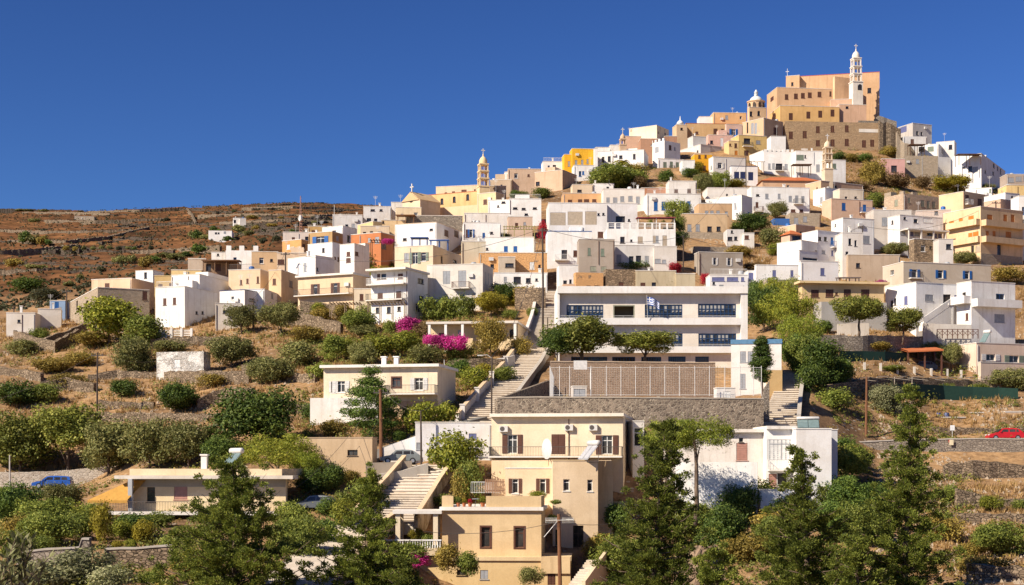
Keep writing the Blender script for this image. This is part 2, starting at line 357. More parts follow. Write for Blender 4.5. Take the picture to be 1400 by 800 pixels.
def build_ground():
    ys = np.concatenate([[-400, -200, -80], np.arange(0, 84, 7.0), np.arange(84, 300, 1.2), np.arange(300, 480, 2.0), np.arange(480, 1480, 3.2), np.geomspace(1490, 12000, 16)])
    us = np.concatenate([[-60000, -20000, -9000, -5000, -3000, -2000, -1300, -900, -600], np.arange(-400, -60, 40), np.arange(-60, 1460, 4.5), np.arange(1470, 1900, 40), [2000, 2500, 3200, 4500, 8000, 20000, 60000]])
    U, Yg = np.meshgrid(us, ys)
    X = (U - 700) / F * np.maximum(Yg, 60.0)
    Zg = gz_arr(U.ravel(), Yg.ravel()).reshape(U.shape)
    near = np.clip((Yg - 60) / 40, 0, 1)
    Zg = Zg + (fbm(X / 3.0, Yg / 3.0, 3) - 0.5) * 0.5 * near * (Yg < 480)
    # the far hill is cut into old field terraces
    far = np.clip((Yg - 430) / 80, 0, 1) * np.clip((1480 - Yg) / 60, 0, 1) * np.clip((620 - U) / 60, 0, 1)
    wob = (fbm(X / 90.0, Yg / 90.0, 9) - 0.5) * 26
    st = 6.5
    q = (Zg + wob) / st; fr = q - np.floor(q)
    stepv = (np.floor(q) + np.clip((fr - 0.72) / 0.28, 0, 1)) * st - wob
    amt = np.clip((fbm(X / 60.0, Yg / 60.0, 21) - 0.30) * 4, 0.15, 1)
    Zg = Zg + far * (amt * (stepv - Zg) + (fbm(X / 9.0, Yg / 9.0, 31) - 0.5) * 3.2)
    ny, nx = U.shape
    V = np.stack([X, Yg, Zg], -1).reshape(-1, 3).astype(np.float32)
    idx = np.arange(ny * nx).reshape(ny, nx)
    q4 = np.stack([idx[:-1, :-1], idx[:-1, 1:], idx[1:, 1:], idx[1:, :-1]], -1).reshape(-1, 4)
    me = bpy.data.meshes.new('ground'); me.vertices.add(len(V)); me.vertices.foreach_set('co', V.ravel())
    me.loops.add(q4.size); me.loops.foreach_set('vertex_index', q4.ravel().astype(np.int32))
    me.polygons.add(len(q4)); me.polygons.foreach_set('loop_start', np.arange(0, q4.size, 4, dtype=np.int32))
    me.update(calc_edges=True)
    m, n, b = new_mat('dry_earth')
    p = wpos(n)
    n1 = nod(n, 'ShaderNodeTexNoise', Scale=0.09, Detail=7.0, Roughness=0.62); n.links.new(p, n1.inputs['Vector'])
    n2 = nod(n, 'ShaderNodeTexNoise', Scale=1.3, Detail=6.0, Roughness=0.7); n.links.new(p, n2.inputs['Vector'])
    vo = nod(n, 'ShaderNodeTexVoronoi', Scale=0.9); n.links.new(wpos(n, (1, 1, 2)), vo.inputs['Vector'])
    c1 = ramp(n, n1.outputs[0], [(0.30, (0.16, 0.10, 0.058)), (0.45, (0.29, 0.182, 0.10)), (0.58, (0.40, 0.25, 0.127)), (0.75, (0.31, 0.22, 0.135))])
    c2 = ramp(n, n2.outputs[0], [(0.32, (0.45, 0.42, 0.38)), (0.55, (0.95, 0.93, 0.9)), (0.75, (1.25, 1.2, 1.1))])
    c = mixc(n, 0.9, c1, c2, 'MULTIPLY')
    rk = ramp(n, vo.outputs['Distance'], [(0.16, (1, 1, 1)), (0.24, (0, 0, 0))])
    c = mixc(n, mixc(n, 1.0, rk, ramp(n, n1.outputs[0], [(0.4, (0.9, 0.9, 0.9)), (0.6, (0.2, 0.2, 0.2))]), 'MULTIPLY'), c, (0.36, 0.31, 0.25))
    # the distant slope is browner: heather and scrub between the terraces
    g = n.nodes.new('ShaderNodeNewGeometry'); sx = n.nodes.new('ShaderNodeSeparateXYZ'); n.links.new(g.outputs['Position'], sx.inputs[0])
    mr = nod(n, 'ShaderNodeMapRange'); n.links.new(sx.outputs[1], mr.inputs['Value'])
    mr.inputs['From Min'].default_value = 380; mr.inputs['From Max'].default_value = 520
    f1 = nod(n, 'ShaderNodeTexNoise', Scale=0.022, Detail=8.0, Roughness=0.68); n.links.new(wpos(n, (0.7, 1, 1.6)), f1.inputs['Vector'])
    f2 = nod(n, 'ShaderNodeTexNoise', Scale=0.16, Detail=6.0, Roughness=0.75); n.links.new(wpos(n, (0.45, 0.45, 2.2)), f2.inputs['Vector'])
    cf = ramp(n, f1.outputs[0], [(0.32, (0.085, 0.055, 0.032)), (0.47, (0.165, 0.088, 0.045)), (0.60, (0.235, 0.125, 0.058)), (0.74, (0.30, 0.18, 0.085))])
    cf = mixc(n, 0.95, cf, ramp(n, f2.outputs[0], [(0.36, (0.30, 0.30, 0.28)), (0.52, (0.9, 0.88, 0.84)), (0.70, (1.35, 1.25, 1.1))]), 'MULTIPLY')
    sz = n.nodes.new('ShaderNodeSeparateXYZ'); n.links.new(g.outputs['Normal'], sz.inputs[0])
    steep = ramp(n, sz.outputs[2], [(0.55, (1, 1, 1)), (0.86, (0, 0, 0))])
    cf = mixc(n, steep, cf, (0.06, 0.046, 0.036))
    cf = mixc(n, 1.0, cf, (0.84, 0.76, 0.72), 'MULTIPLY')
    n.links.new(mixc(n, mr.outputs[0], c, cf), b.inputs['Base Color'])
    b.inputs['Roughness'].default_value = 1.0; b.inputs['Specular IOR Level'].default_value = 0.05
    bump(n, b, n2.outputs[0], 0.6, 0.25)
    me.materials.append(m)
    o = bpy.data.objects.new('ground', me); COL.objects.link(o); struct(o)
build_ground()

# ---------------------------------------------------------------- windows
WSPEC = {  # frame material, infill: p pane / s closed shutters (material), o open shutters (material), surround
 'k': (M_DKB, 'p', None, None), 'w': (M_WFR, 'p', None, None), 'n': (M_BRN, 's', M_BRN, None), 'b': (M_BLU, 's', M_BLU, None),
 'p': (M_PUR, 's', M_PUR, None), 'g': (M_GRN, 's', M_GRN, None), 'v': (M_GRY, 's', M_GRY, None), 't': (M_ORW, 's', M_ORW, None),
 'e': (M_BGE, 's', M_BGE, None), 'u': (M_WFR, 'p', M_BRN, None), 'y': (M_WFR, 'p', M_METW, None), 'N': (M_NAV, 's', M_NAV, None),
 'o': (M_DKB, 'p', None, None), 'a': (M_DKB, 'a', None, None), 'm': (M_ROSE, 's', M_ROSE, None), 'G': (M_WFR, 'p', M_GRN, None),
 'W': (M_WFR, 's', M_WFR, None), 'q': (M_BRN, 'p', None, M_WFR), 'x': (M_BLU, 'p', None, None), 'B': (M_WFR, 'p', M_BLU, None), 'S': (M_SAGE, 's', M_SAGE, None)}
WC = {}
def ring(mb, w, h, t, y0, y1, m=0):
    mb.box(-w / 2, -w / 2 + t, y0, y1, -h / 2, h / 2, m); mb.box(w / 2 - t, w / 2, y0, y1, -h / 2, h / 2, m)
    mb.box(-w / 2 + t, w / 2 - t, y0, y1, h / 2 - t, h / 2, m); mb.box(-w / 2 + t, w / 2 - t, y0, y1, -h / 2, -h / 2 + t, m)
def win_meshes(style, w, h, wallmat):
    key = (style, w, h, wallmat.name if style == 'a' else 0)
    if key in WC: return WC[key]
    fm, kind, sm, sur = WSPEC[style]
    fr = MB(); res = []
    t = min(0.07, w * 0.12)
    ring(fr, w - 0.01, h - 0.01, t, 0.09, 0.15)
    if kind in 'pa' and style != 'o':
        if w > 0.9: fr.box(-t / 2, t / 2, 0.095, 0.145, -h / 2 + t, h / 2 - t)
        if h > 1.0: fr.box(-w / 2 + t, w / 2 - t, 0.10, 0.14, h * 0.22 - t / 2, h * 0.22 + t / 2)
    if w < 2.6 and h < 1.9: fr.box(-w / 2 - .08, w / 2 + .08, -0.06, 0.0, -h / 2 - 0.10, -h / 2 - 0.02)   # sill
    if sur:
        ring(fr, w + .3, h + .3, .15, -0.03, 0.0, 0)
    mats = [fm]
    fr.v = [(x, y + (.07 if y > .05 else 0), z) for x, y, z in fr.v]
    if kind == 'a':
        n = 8; mats = [fm, wallmat]; r = w / 2; zc = h / 2 - r
        for sgn in (-1, 1):
            pts = [(sgn * w / 2, 0.02, h / 2)] + [(sgn * r * math.cos(a), 0.02, zc + r * math.sin(a)) for a in [math.pi / 2 * i / n for i in range(n + 1)]]
            for i in range(1, len(pts) - 1):
                q = [pts[0], pts[i], pts[i + 1]]; fr.quad(q if sgn < 0 else q[::-1], 1)
    pane = MB(); pane.quad([(-w / 2, .195, -h / 2), (w / 2, .195, -h / 2), (w / 2, .195, h / 2), (-w / 2, .195, h / 2)])
    if kind == 's':
        sh = MB(); nl = 1 if w < .55 else 2
        if style == 'e' or style == 'm': nl = 1
        pw = (w - .02) / nl
        for i in range(nl):
            x0 = -w / 2 + .01 + i * pw
            sh.box(x0 + .012, x0 + pw - .012, 0.04, 0.075, -h / 2 + .015, h / 2 - .015)
            if pw > .3 and h > .8:
                k = max(3, int(h / 0.22))
                for j in range(k):
                    z0 = -h / 2 + .09 + j * (h - .18) / k
                    sh.box(x0 + .07, x0 + pw - .07, 0.02, 0.04, z0, z0 + (h - .18) / k * .6)
        res.append(('shutter', sh.mesh('shutter', sm)))
    else:
        res.append(('pane', pane.mesh('pane', M_GLASS)))
        if sm is not None:
            for sgn in (-1, 1):
                sh = MB(); x0 = sgn * (w / 2 + .03 + w / 4)
                sh.box(x0 - w / 4, x0 + w / 4, -0.06, -0.015, -h / 2, h / 2)
                k = max(3, int(h / 0.25))
                for j in range(k):
                    z0 = -h / 2 + .08 + j * (h - .16) / k
                    sh.box(x0 - w / 4 + .05, x0 + w / 4 - .05, -0.075, -0.06, z0, z0 + (h - .16) / k * .6)
                res.append(('shutter', sh.mesh('shutter', sm)))
    WC[key] = (fr.mesh('window', mats), res); return WC[key]

def wall_panel(mb, O, e, inw, W, z0, z1, holes, dep=0.30, m=0):
    xs = sorted({0.0, W} | {h[i] for h in holes for i in (0, 1)}); zs = sorted({z0, z1} | {h[i] for h in holes for i in (2, 3)})
    P = lambda x, z, d=0.0: (O[0] + e[0] * x + inw[0] * d, O[1] + e[1] * x + inw[1] * d, z)
    for i in range(len(xs) - 1):
        if xs[i + 1] - xs[i] < 1e-5: continue
        for j in range(len(zs) - 1):
            cx = (xs[i] + xs[i + 1]) / 2; cz = (zs[j] + zs[j + 1]) / 2
            if any(h[0] < cx < h[1] and h[2] < cz < h[3] for h in holes): continue
            mb.quad([P(xs[i], zs[j]), P(xs[i + 1], zs[j]), P(xs[i + 1], zs[j + 1]), P(xs[i], zs[j + 1])], m)
    for a, b, c, d in holes:
        mb.quad([P(a, c), P(a, d), P(a, d, dep), P(a, c, dep)], m); mb.quad([P(b, d), P(b, c), P(b, c, dep), P(b, d, dep)], m)
        mb.quad([P(a, c), P(a, c, dep), P(b, c, dep), P(b, c)], m); mb.quad([P(a, d, dep), P(a, d), P(b, d), P(b, d, dep)], m)

RAILC = {}
def railing_mesh(L, h=0.95, mat=None, bars=0.16):
    L = round(L, 1); k = (L, h, mat.name, bars)
    if k in RAILC: return RAILC[k]
    mb = MB(); mb.box(0, L, -.02, .02, h - .05, h); mb.box(0, L, -.015, .015, 0.06, 0.09)
    n = max(2, int(L / bars))
    for i in range(n + 1):
        x = L * i / n; mb.box(x - .012, x + .012, -.012, .012, 0.0, h - .05)
    RAILC[k] = mb.mesh('railing', mat); return RAILC[k]

CROPS = {'Z': (0, 0, 1), 'A': (900, 40, 4), 'B': (1160, 140, 5), 'C': (700, 160, 5), 'D': (920, 180, 5), 'E': (480, 200, 5), 'F': (0, 260, 4.443),
 'G': (240, 260, 4.443), 'H': (500, 300, 5), 'I': (720, 260, 5), 'J': (940, 260, 5), 'K': (1160, 220, 5), 'L': (1080, 340, 4), 'M': (740, 380, 3.635),
 'N': (400, 420, 3.635), 'O': (0, 400, 3.635), 'P': (0, 580, 3.635), 'Q': (300, 580, 3.635), 'R': (580, 550, 3.2), 'S': (820, 550, 3.2), 'T': (1080, 500, 2.667),
 'V': (1010, 60, 3.59), 'X': (680, 560, 5.714), 'Yy': (580, 680, 5.6)}
def cx(crop, x): o = CROPS[crop]; return o[0] + x / o[2]
def cy(crop, y): o = CROPS[crop]; return o[1] + y / o[2]

RB = random.Random(5)
BLD = []
class Bld: pass
def B(crop, label, abc, top, base, th=0.0, col=WHITE, wins='', name='house', cat='house', Y=None, d=None, roof='p', cap=None, root=None, mat=None, balc=(), clutter=True, dY=0.0, low=None, over=0.35, eave=0.28, group=None):
    """one box of a building. abc = left edge, nearest corner, right edge in the photograph; th = turn of its front; the ground row gives its distance"""
    a, b, c = [(cx(crop, v) - 700) / F for v in abc]
    pb = cx(crop, abc[1]); pyb = cy(crop, base); pyt = cy(crop, top)
    if Y is None: Y = lookup(pb, pyb + (7.0 if crop in 'CDEHIJKG' else 0.0))
    Y += dY
    t = rad(th); ct, sn = math.cos(t), math.sin(t)
    side = None
    if th >= 0:
        P = Vector((b * Y, Y)); W = (c * Y - P.x) / (ct - c * sn)
        D = d or max(4.0, min(10.0, W * 0.7))
        if (abc[1] - abc[0]) / CROPS[crop][2] > 1.7:
            D = (P.x - a * Y) / (sn + a * ct) if abs(sn + a * ct) > 1e-4 else D; side = 'l'
        org = P
    else:
        P = Vector((b * Y, Y)); W = (P.x - a * Y) / (ct - a * sn)
        D = d or max(4.0, min(10.0, W * 0.7))
        if (abc[2] - abc[1]) / CROPS[crop][2] > 1.7:
            den = (-sn) - c * ct
            D = (c * Y - P.x) / den if abs(den) > 1e-4 else D; side = 'r'
        org = P - Vector((ct, sn)) * W
    if D < 0 or D > 30:
        print('BLD depth', label, abc, round(D, 1)); D = d or max(4.0, min(10.0, abs(W) * .7))
    if W < 0.3: print('BLD width', label, abc, W)
    ztop = (HOR - pyt) / F * Y
    e = Vector((ct, sn)); n_in = Vector((-sn, ct))
    cor = [org, org + e * W, org + n_in * D, org + e * W + n_in * D]
    zb = min(gz(p.x, p.y) for p in cor) - 1.2
    if low is not None: zb = (HOR - cy(crop, low)) / F * Y
    zb = min(zb, ztop - 1.5)
    if root is None:
        root = empty(name, (org.x, org.y, zb), t); tag(root, label, cat, group); off = Vector((0, 0, 0)); rrot = 0.0; new = True
        r_org = org; r_t = t; r_z = zb
    else:
        new = False; r_org = Vector(root.location[:2]); r_t = root.rotation_euler[2]; r_z = root.location[2]
    # local frame of this block inside the thing
    dl = org - r_org; cr, sr = math.cos(-r_t), math.sin(-r_t)
    lo = Vector((dl.x * cr - dl.y * sr, dl.x * sr + dl.y * cr, zb - r_z)); lrot = t - r_t
    M = Matrix.Translation(lo) @ Matrix.Rotation(lrot, 4, 'Z')
    def place(o, loc, rot=0.0):
        p = M @ Vector(loc); o.location = p; o.rotation_euler = (0, 0, lrot + rot)
    H = ztop - zb
    mat = mat or plaster(col, RB.choice((0.25, 0.4, 0.55)))
    capm = cap or M_COP
    info = Bld(); info.root = root; info.W = W; info.D = D; info.H = H; info.Y = Y; info.place = place; info.mat = mat; info.org = org; info.e = e; info.n = n_in; info.zb = zb; info.ztop = ztop
    holes_f, holes_s, wl = [], [], []
    if isinstance(wins, str):
        ws = []
        for tok in wins.split(';'):
            if not tok.strip(): continue
            v = tok.split(); ws.append((float(v[0]), float(v[1]), float(v[2]), float(v[3]), v[4]))
    else: ws = wins
    sc = CROPS[crop][2]
    for (wx, wy, ww, wh, st) in ws:
        u = (cx(crop, wx) - 700) / F; vv = (HOR - cy(crop, wy)) / F
        onside = (side == 'l' and wx < abc[1]) or (side == 'r' and wx > abc[1])
        if not onside:   # point on front plane
            s_ = org.dot(n_in) / (u * n_in.x + n_in.y); q = Vector((u * s_, s_)); x = (q - org).dot(e); L = W
            wm = ww / sc * s_ / F / max(.35, abs((Vector((u, 1)).normalized().cross(e)).real if False else abs(Vector((u, 1)).normalized().dot(n_in)))); hh = holes_f
        else:
            p0 = org if side == 'l' else org + e * W
            s_ = p0.dot(e) / (u * e.x + e.y) if abs(u * e.x + e.y) > 1e-6 else Y
            q = Vector((u * s_, s_)); x = (q - p0).dot(n_in); L = D
            wm = ww / sc * s_ / F / max(.35, abs(Vector((u, 1)).normalized().dot(e))); hh = holes_s
        hm = wh / sc * s_ / F
        wm = max(0.4, round(min(wm, L - .3) * 10) / 10); hm = max(0.4, round(hm * 10) / 10)
        z = vv * s_ - zb
        x = min(max(x, wm / 2 + .12), L - wm / 2 - .12); z = min(max(z, hm / 2 + .15), H - hm / 2 - .15)
        if wm > L - .2 or hm > H - .25: continue
        r = (x - wm / 2, x + wm / 2, z - hm / 2, z + hm / 2)
        if any(not (r[1] <= k[0] or r[0] >= k[1] or r[3] <= k[2] or r[2] >= k[3]) for k in hh): continue
        hh.append(r); wl.append((onside, x, z, wm, hm, st))
    if new and name == 'house' and not holes_f and W > 4.5 and H > 4:
        for q_ in range(RB.choice((1, 2, 2, 3))):
            wm, hm = RB.choice(((.6, .8), (.8, 1.1), (.5, .5), (.9, 1.2))); x = RB.uniform(.8, W - .8); z = H - RB.uniform(1.2, 1.7); r = (x - wm / 2, x + wm / 2, z - hm / 2, z + hm / 2)
            if any(not (r[1] <= k_[0] - .3 or r[0] >= k_[1] + .3) for k_ in holes_f): continue
            holes_f.append(r); wl.append((False, x, z, wm, hm, RB.choice('kvnwv')))
    mb = MB()
    wall_panel(mb, (0, 0), (1, 0), (0, 1), W, 0, H, holes_f)
    if side == 'r':
        wall_panel(mb, (W, 0), (0, 1), (-1, 0), D, 0, H, holes_s)
        mb.quad([(0, D, 0), (0, 0, 0), (0, 0, H), (0, D, H)])
    else:
        hl = [(D - q[1], D - q[0], q[2], q[3]) for q in holes_s]
        wall_panel(mb, (0, D), (0, -1), (1, 0), D, 0, H, hl)
        mb.quad([(W, 0, 0), (W, D, 0), (W, D, H), (W, 0, H)])
    mb.quad([(W, D, 0), (0, D, 0), (0, D, H), (W, D, H)])
    wo = mb.build('wall', mat, root); place(wo, (0, 0, 0))
    # roof
    rb = MB()
    if roof == 'p':
        cw = 0.22; ch = 0.10
        rb.box(-.05, W + .05, -.05, cw, H, H + ch); rb.box(-.05, W + .05, D - cw, D + .05, H, H + ch)
        rb.box(-.05, cw, cw, D - cw, H, H + ch); rb.box(W - cw, W + .05, cw, D - cw, H, H + ch)
        rb.quad([(0.01, .01, H - .3), (W - .01, .01, H - .3), (W - .01, D - .01, H - .3), (0.01, D - .01, H - .3)])
    elif roof == 's':
        rb.box(-eave, W + eave, -over - .1, D + .2, H, H + .32)
    elif roof == 't':
        h2 = H + max(.9, D * .22)
        A = [(-.3, -.35, H - .02), (W + .3, -.35, H - .02), (W + .3, D + .3, H - .02), (-.3, D + .3, H - .02)]
        i = min(W, D) * .42; r0, r1 = ((i, D / 2, h2), (W - i, D / 2, h2)) if W >= D else ((W / 2, i, h2), (W / 2, D - i, h2))
        if W >= D:
            rb.quad([A[0], A[1], r1, r0]); rb.quad([A[2], A[3], r0, r1]); rb.quad([A[1], A[2], r1]); rb.quad([A[3], A[0], r0])
        else:
            rb.quad([A[0], A[1], r0]); rb.quad([A[1], A[2], r1, r0]); rb.quad([A[2], A[3], r1]); rb.quad([A[3], A[0], r0, r1])
        rb.quad(A[::-1]); capm = cap or M_TILE
    elif roof == 'g':          # gable facing the front
        h2 = H + W * 0.26
        mbg = MB(); mbg.quad([(0, 0, H), (W, 0, H), (W / 2, 0, h2)]); mbg.quad([(W, D, H), (0, D, H), (W / 2, D, h2)])
        g = mbg.build('gable', mat, root); place(g, (0, 0, 0))
        for s0, s1 in ((0, 1), (1, 0)):
            xa = -.15 if s0 == 0 else W + .15
            p = [(xa, -.15, H - .06), (W / 2, -.15, h2 + .06), (W / 2, D + .1, h2 + .06), (xa, D + .1, H - .06)]
            rb.quad(p if s0 else p[::-1]); rb.quad([(x, y, z - .12) for x, y, z in (p[::-1] if s0 else p)])
            rb.quad([(xa, -.15, H - .18), (W / 2, -.15, h2 - .06), (W / 2, -.15, h2 + .06), (xa, -.15, H - .06)])
    if rb.v:
        ro = rb.build('roof', capm, root); place(ro, (0, 0, 0))
    for (ons, x, z, wm, hm, st) in wl:
        fm, ch = win_meshes(st, wm, hm, mat)
        door = hm > 1.9 and wm < 1.8
        o = link('door' if door else 'window', fm, None, root)
        if not ons: place(o, (x, 0, z))
        elif side == 'l': place(o, (0, x, z), -math.pi / 2)
        else: place(o, (W, x, z), math.pi / 2)
        for nm, me in ch: link(nm, me, None, o)
    # balconies: x0 x1 floor-row kind
    for bc in balc:
        x0, x1, fy, kind = bc[:4]; dep = bc[4] if len(bc) > 4 else 1.1
        ons = (side == 'l' and (x0 + x1) / 2 < abc[1]) or (side == 'r' and (x0 + x1) / 2 > abc[1])
        r = []
        for xx in (x0, x1):
            u = (cx(crop, xx) - 700) / F
            if not ons:
                s_ = org.dot(n_in) / (u * n_in.x + n_in.y); q = Vector((u * s_, s_)); r.append(((q - org).dot(e), s_))
            else:
                p0 = org if side == 'l' else org + e * W
                s_ = p0.dot(e) / (u * e.x + e.y); q = Vector((u * s_, s_)); r.append(((q - p0).dot(n_in), s_))
        xa, xb = sorted((r[0][0], r[1][0])); z = (HOR - cy(crop, fy)) / F * r[0][1] - zb; L = xb - xa
        bm_ = MB(); bm_.box(0, L, -dep, -0.003, -.16, 0)
        smat = mat if kind in 'S' else M_COP
        if kind == 'S': bm_.box(0, L, -dep, -dep + .14, 0, .95); bm_.box(0, .14, -dep + .14, -0.003, 0, .95); bm_.box(L - .14, L, -dep + .14, -.003, 0, .95)
        bo = bm_.build('balcony', smat, root)
        loc = (xa, 0, z); rr = 0.0
        if ons and side == 'l': loc = (0, xb, z); rr = -math.pi / 2
        if ons and side == 'r': loc = (W, xa, z); rr = math.pi / 2
        place(bo, loc, rr)
        if kind != 'S':
            rm = {'r': M_IRON, 'w': M_METW, 'b': M_BLU, 'n': M_BRN}[kind]
            ra = link('railing', railing_mesh(L, .95, rm), None, bo, (0, -dep + .05, 0))
            for xx in (0.03, L - .03):
                link('railing', railing_mesh(dep, .95, rm), None, bo, (xx, -0.02, 0), -math.pi / 2)
    if new and name == 'house' and roof == 'p' and W > 3.5 and D > 3 and (clutter or RB.random() < .7):
        rnd = RB.random()
        if RB.random() < 0.55:
            c_ = MB(); hx = RB.uniform(.5, W - 1); hy = RB.uniform(1, D - 1); s = RB.uniform(.28, .45); hh_ = RB.uniform(.6, 1.3)
            c_.box(hx - s / 2, hx + s / 2, hy - s / 2, hy + s / 2, H - .3, H + hh_); c_.box(hx - s * .7, hx + s * .7, hy - s * .7, hy + s * .7, H + hh_, H + hh_ + .1)
            place(c_.build('chimney', plaster(WHITE, .4), root), (0, 0, 0))
        if RB.random() < 0.55:
            c_ = MB(); hx = RB.uniform(.5, W - .5); hy = RB.uniform(.6, D - .6); hh_ = RB.uniform(1.8, 3.2)
            c_.tube([(hx, hy, H - .3), (hx, hy, H + hh_)], .025, 4)
            for k in range(4): c_.box(hx - .5 + k * .06, hx + .5 - k * .06, hy - .015, hy + .015, H + hh_ - .15 - k * .14, H + hh_ - .12 - k * .14)
            place(c_.build('antenna', M_METW, root), (0, 0, 0))
        if RB.random() < .22 and W > 5:
            c_ = MB(); bx = RB.uniform(.3, W - 3.3); bw = RB.uniform(2.2, 3.0); bh = RB.uniform(1.2, 2.0)
            c_.box(bx, bx + bw, D * .45, D - .3, H - .29, H + bh); place(c_.build('roof_hut', mat, root), (0, 0, 0))
    if new and name == 'house' and W > 4:
        for q_ in range(RB.choice((0, 1, 1, 2))):
            px_ = RB.choice((.18, W - .18, W * RB.uniform(.3, .7)))
            if any(h_[0] - .15 < px_ < h_[1] + .15 for h_ in holes_f): continue
            c_ = MB(); c_.tube([(px_, -.06, max(0, H - RB.uniform(3, 8))), (px_, -.06, H - .25)], .045, 5); place(c_.build('downpipe', RB.choice((M_METW, M_GRY, M_BRN)), root), (0, 0, 0))
        if RB.random() < .4:
            x_ = RB.uniform(.8, W - .8); z_ = H - RB.uniform(.9, 1.8)
            if not any(h_[0] - .6 < x_ < h_[1] + .6 and h_[2] - .5 < z_ < h_[3] + .5 for h_ in holes_f):
                c_ = MB(); c_.box(x_ - .4, x_ + .4, -.34, -.02, z_ - .28, z_ + .28); place(c_.build('air_conditioner', M_METW, root), (0, 0, 0))
        if RB.random() < .3 and roof == 'p' and D > 4:
            c_ = MB(); x_ = RB.uniform(.7, W - .7); y_ = RB.uniform(.8, D - 1); c_.lathe(x_, y_, [(.45, H - .3), (.48, H + .2), (.48, H + .75), (.3, H + .9)], 10); place(c_.build('water_tank', RB.choice((M_METW, M_GRY, M_BLU)), root, smooth=True), (0, 0, 0))
    BLD.append(info); return info

def ext(info, name, mats, fill, smooth=False):
    """an extra part on the last building, modelled in that building's frame"""
    mb = MB(); fill(mb, info); o = mb.build(name, mats, info.root, smooth=smooth); info.place(o, (0, 0, 0)); return o
# ---------------------------------------------------------------- the town, from the top of the hill down
SALM = (0.62, 0.40, 0.27); DKTAN = (0.43, 0.31, 0.20); GWHITE = (0.62, 0.60, 0.58)
# --- cathedral hill
cath = B('A', 'long peach cathedral nave with red roof edge on the summit', (742, 1210, 1211), 234, 520, -13, PEACH, '1154 335 20 28 k', name='cathedral', cat='cathedral', Y=424, d=14, cap=M_REDED, clutter=False)
B('A', '', (698, 772, 773), 252, 340, -18, PEACH, '733 300 12 20 k', root=cath.root, Y=427, d=6)
def cr_(mb, i): mb.box(.3, .4, .3, .4, i.H, i.H + 2.2); mb.box(-.1, .8, .3, .4, i.H + 1.3, i.H + 1.45)
ext(BLD[-1], 'cross', M_METW, cr_)
B('A', '', (955, 965, 1058), 258, 470, 22, (0.72, 0.47, 0.28), root=cath.root, Y=419.5, d=4, roof='none')
B('A', 'peach monastery wing with a row of five brown windows below the cathedral nave', (594, 650, 950), 318, 470, 8, PEACH, '702 370 20 28 n;753 366 20 28 n;791 363 20 28 n;829 360 20 28 n;882 356 20 28 n;942 353 12 26 n;702 428 18 10 k;753 424 18 10 k;791 421 18 10 k;622 382 20 24 n', name='monastery_wing', cat='monastery', Y=418, clutter=False)
B('A', 'salmon block with rounded top beside the tall white bell tower', (945, 1068, 1069), 382, 480, -6, SALM, '', name='annex', cat='annex', Y=416.5, clutter=False)
B('A', 'low salmon terrace building below the tall white bell tower', (988, 990, 1138), 412, 500, 4, SALM, '1033 428 16 12 k', name='annex', cat='annex', Y=414.5, clutter=False)
B('A', 'ochre monastery wing with four tall brown windows', (664, 666, 990), 418, 530, 6, (0.68, 0.42, 0.175), '725 478 22 38 n;821 470 22 38 n;886 465 22 38 n;953 459 22 38 n', name='monastery_wing', cat='monastery', Y=412, clutter=False)
big = B('A', 'huge tan stone monastery base with two rows of dark windows', (690, 692, 1214), 502, 690, 5, TAN, '725 579 22 38 n;801 575 22 38 n;873 548 20 34 n;953 545 20 34 n;1031 543 20 34 n;873 622 22 30 n;953 621 22 36 n;1031 618 22 38 n;1125 626 22 38 n;1170 624 22 38 n', name='monastery', cat='monastery', Y=407, mat=ST_CATH, clutter=False, roof='none')
ext(big, 'white_band', M_COP, lambda mb, i: mb.box(i.W * .775, i.W, -.06, .3, i.H - 2.6, i.H - 1.7))
ext(big, 'parapet', ST_GREY, lambda mb, i: mb.box(i.W * .775, i.W, .31, .7, i.H - 2.6, i.H + .6))
def archp(mb, i):
    x = i.W * .205; mb.box(x - .9, x + .9, -.05, 0, i.H - 8.6, i.H - 7.2)
ext(big, 'white_lunette', M_COP, archp)
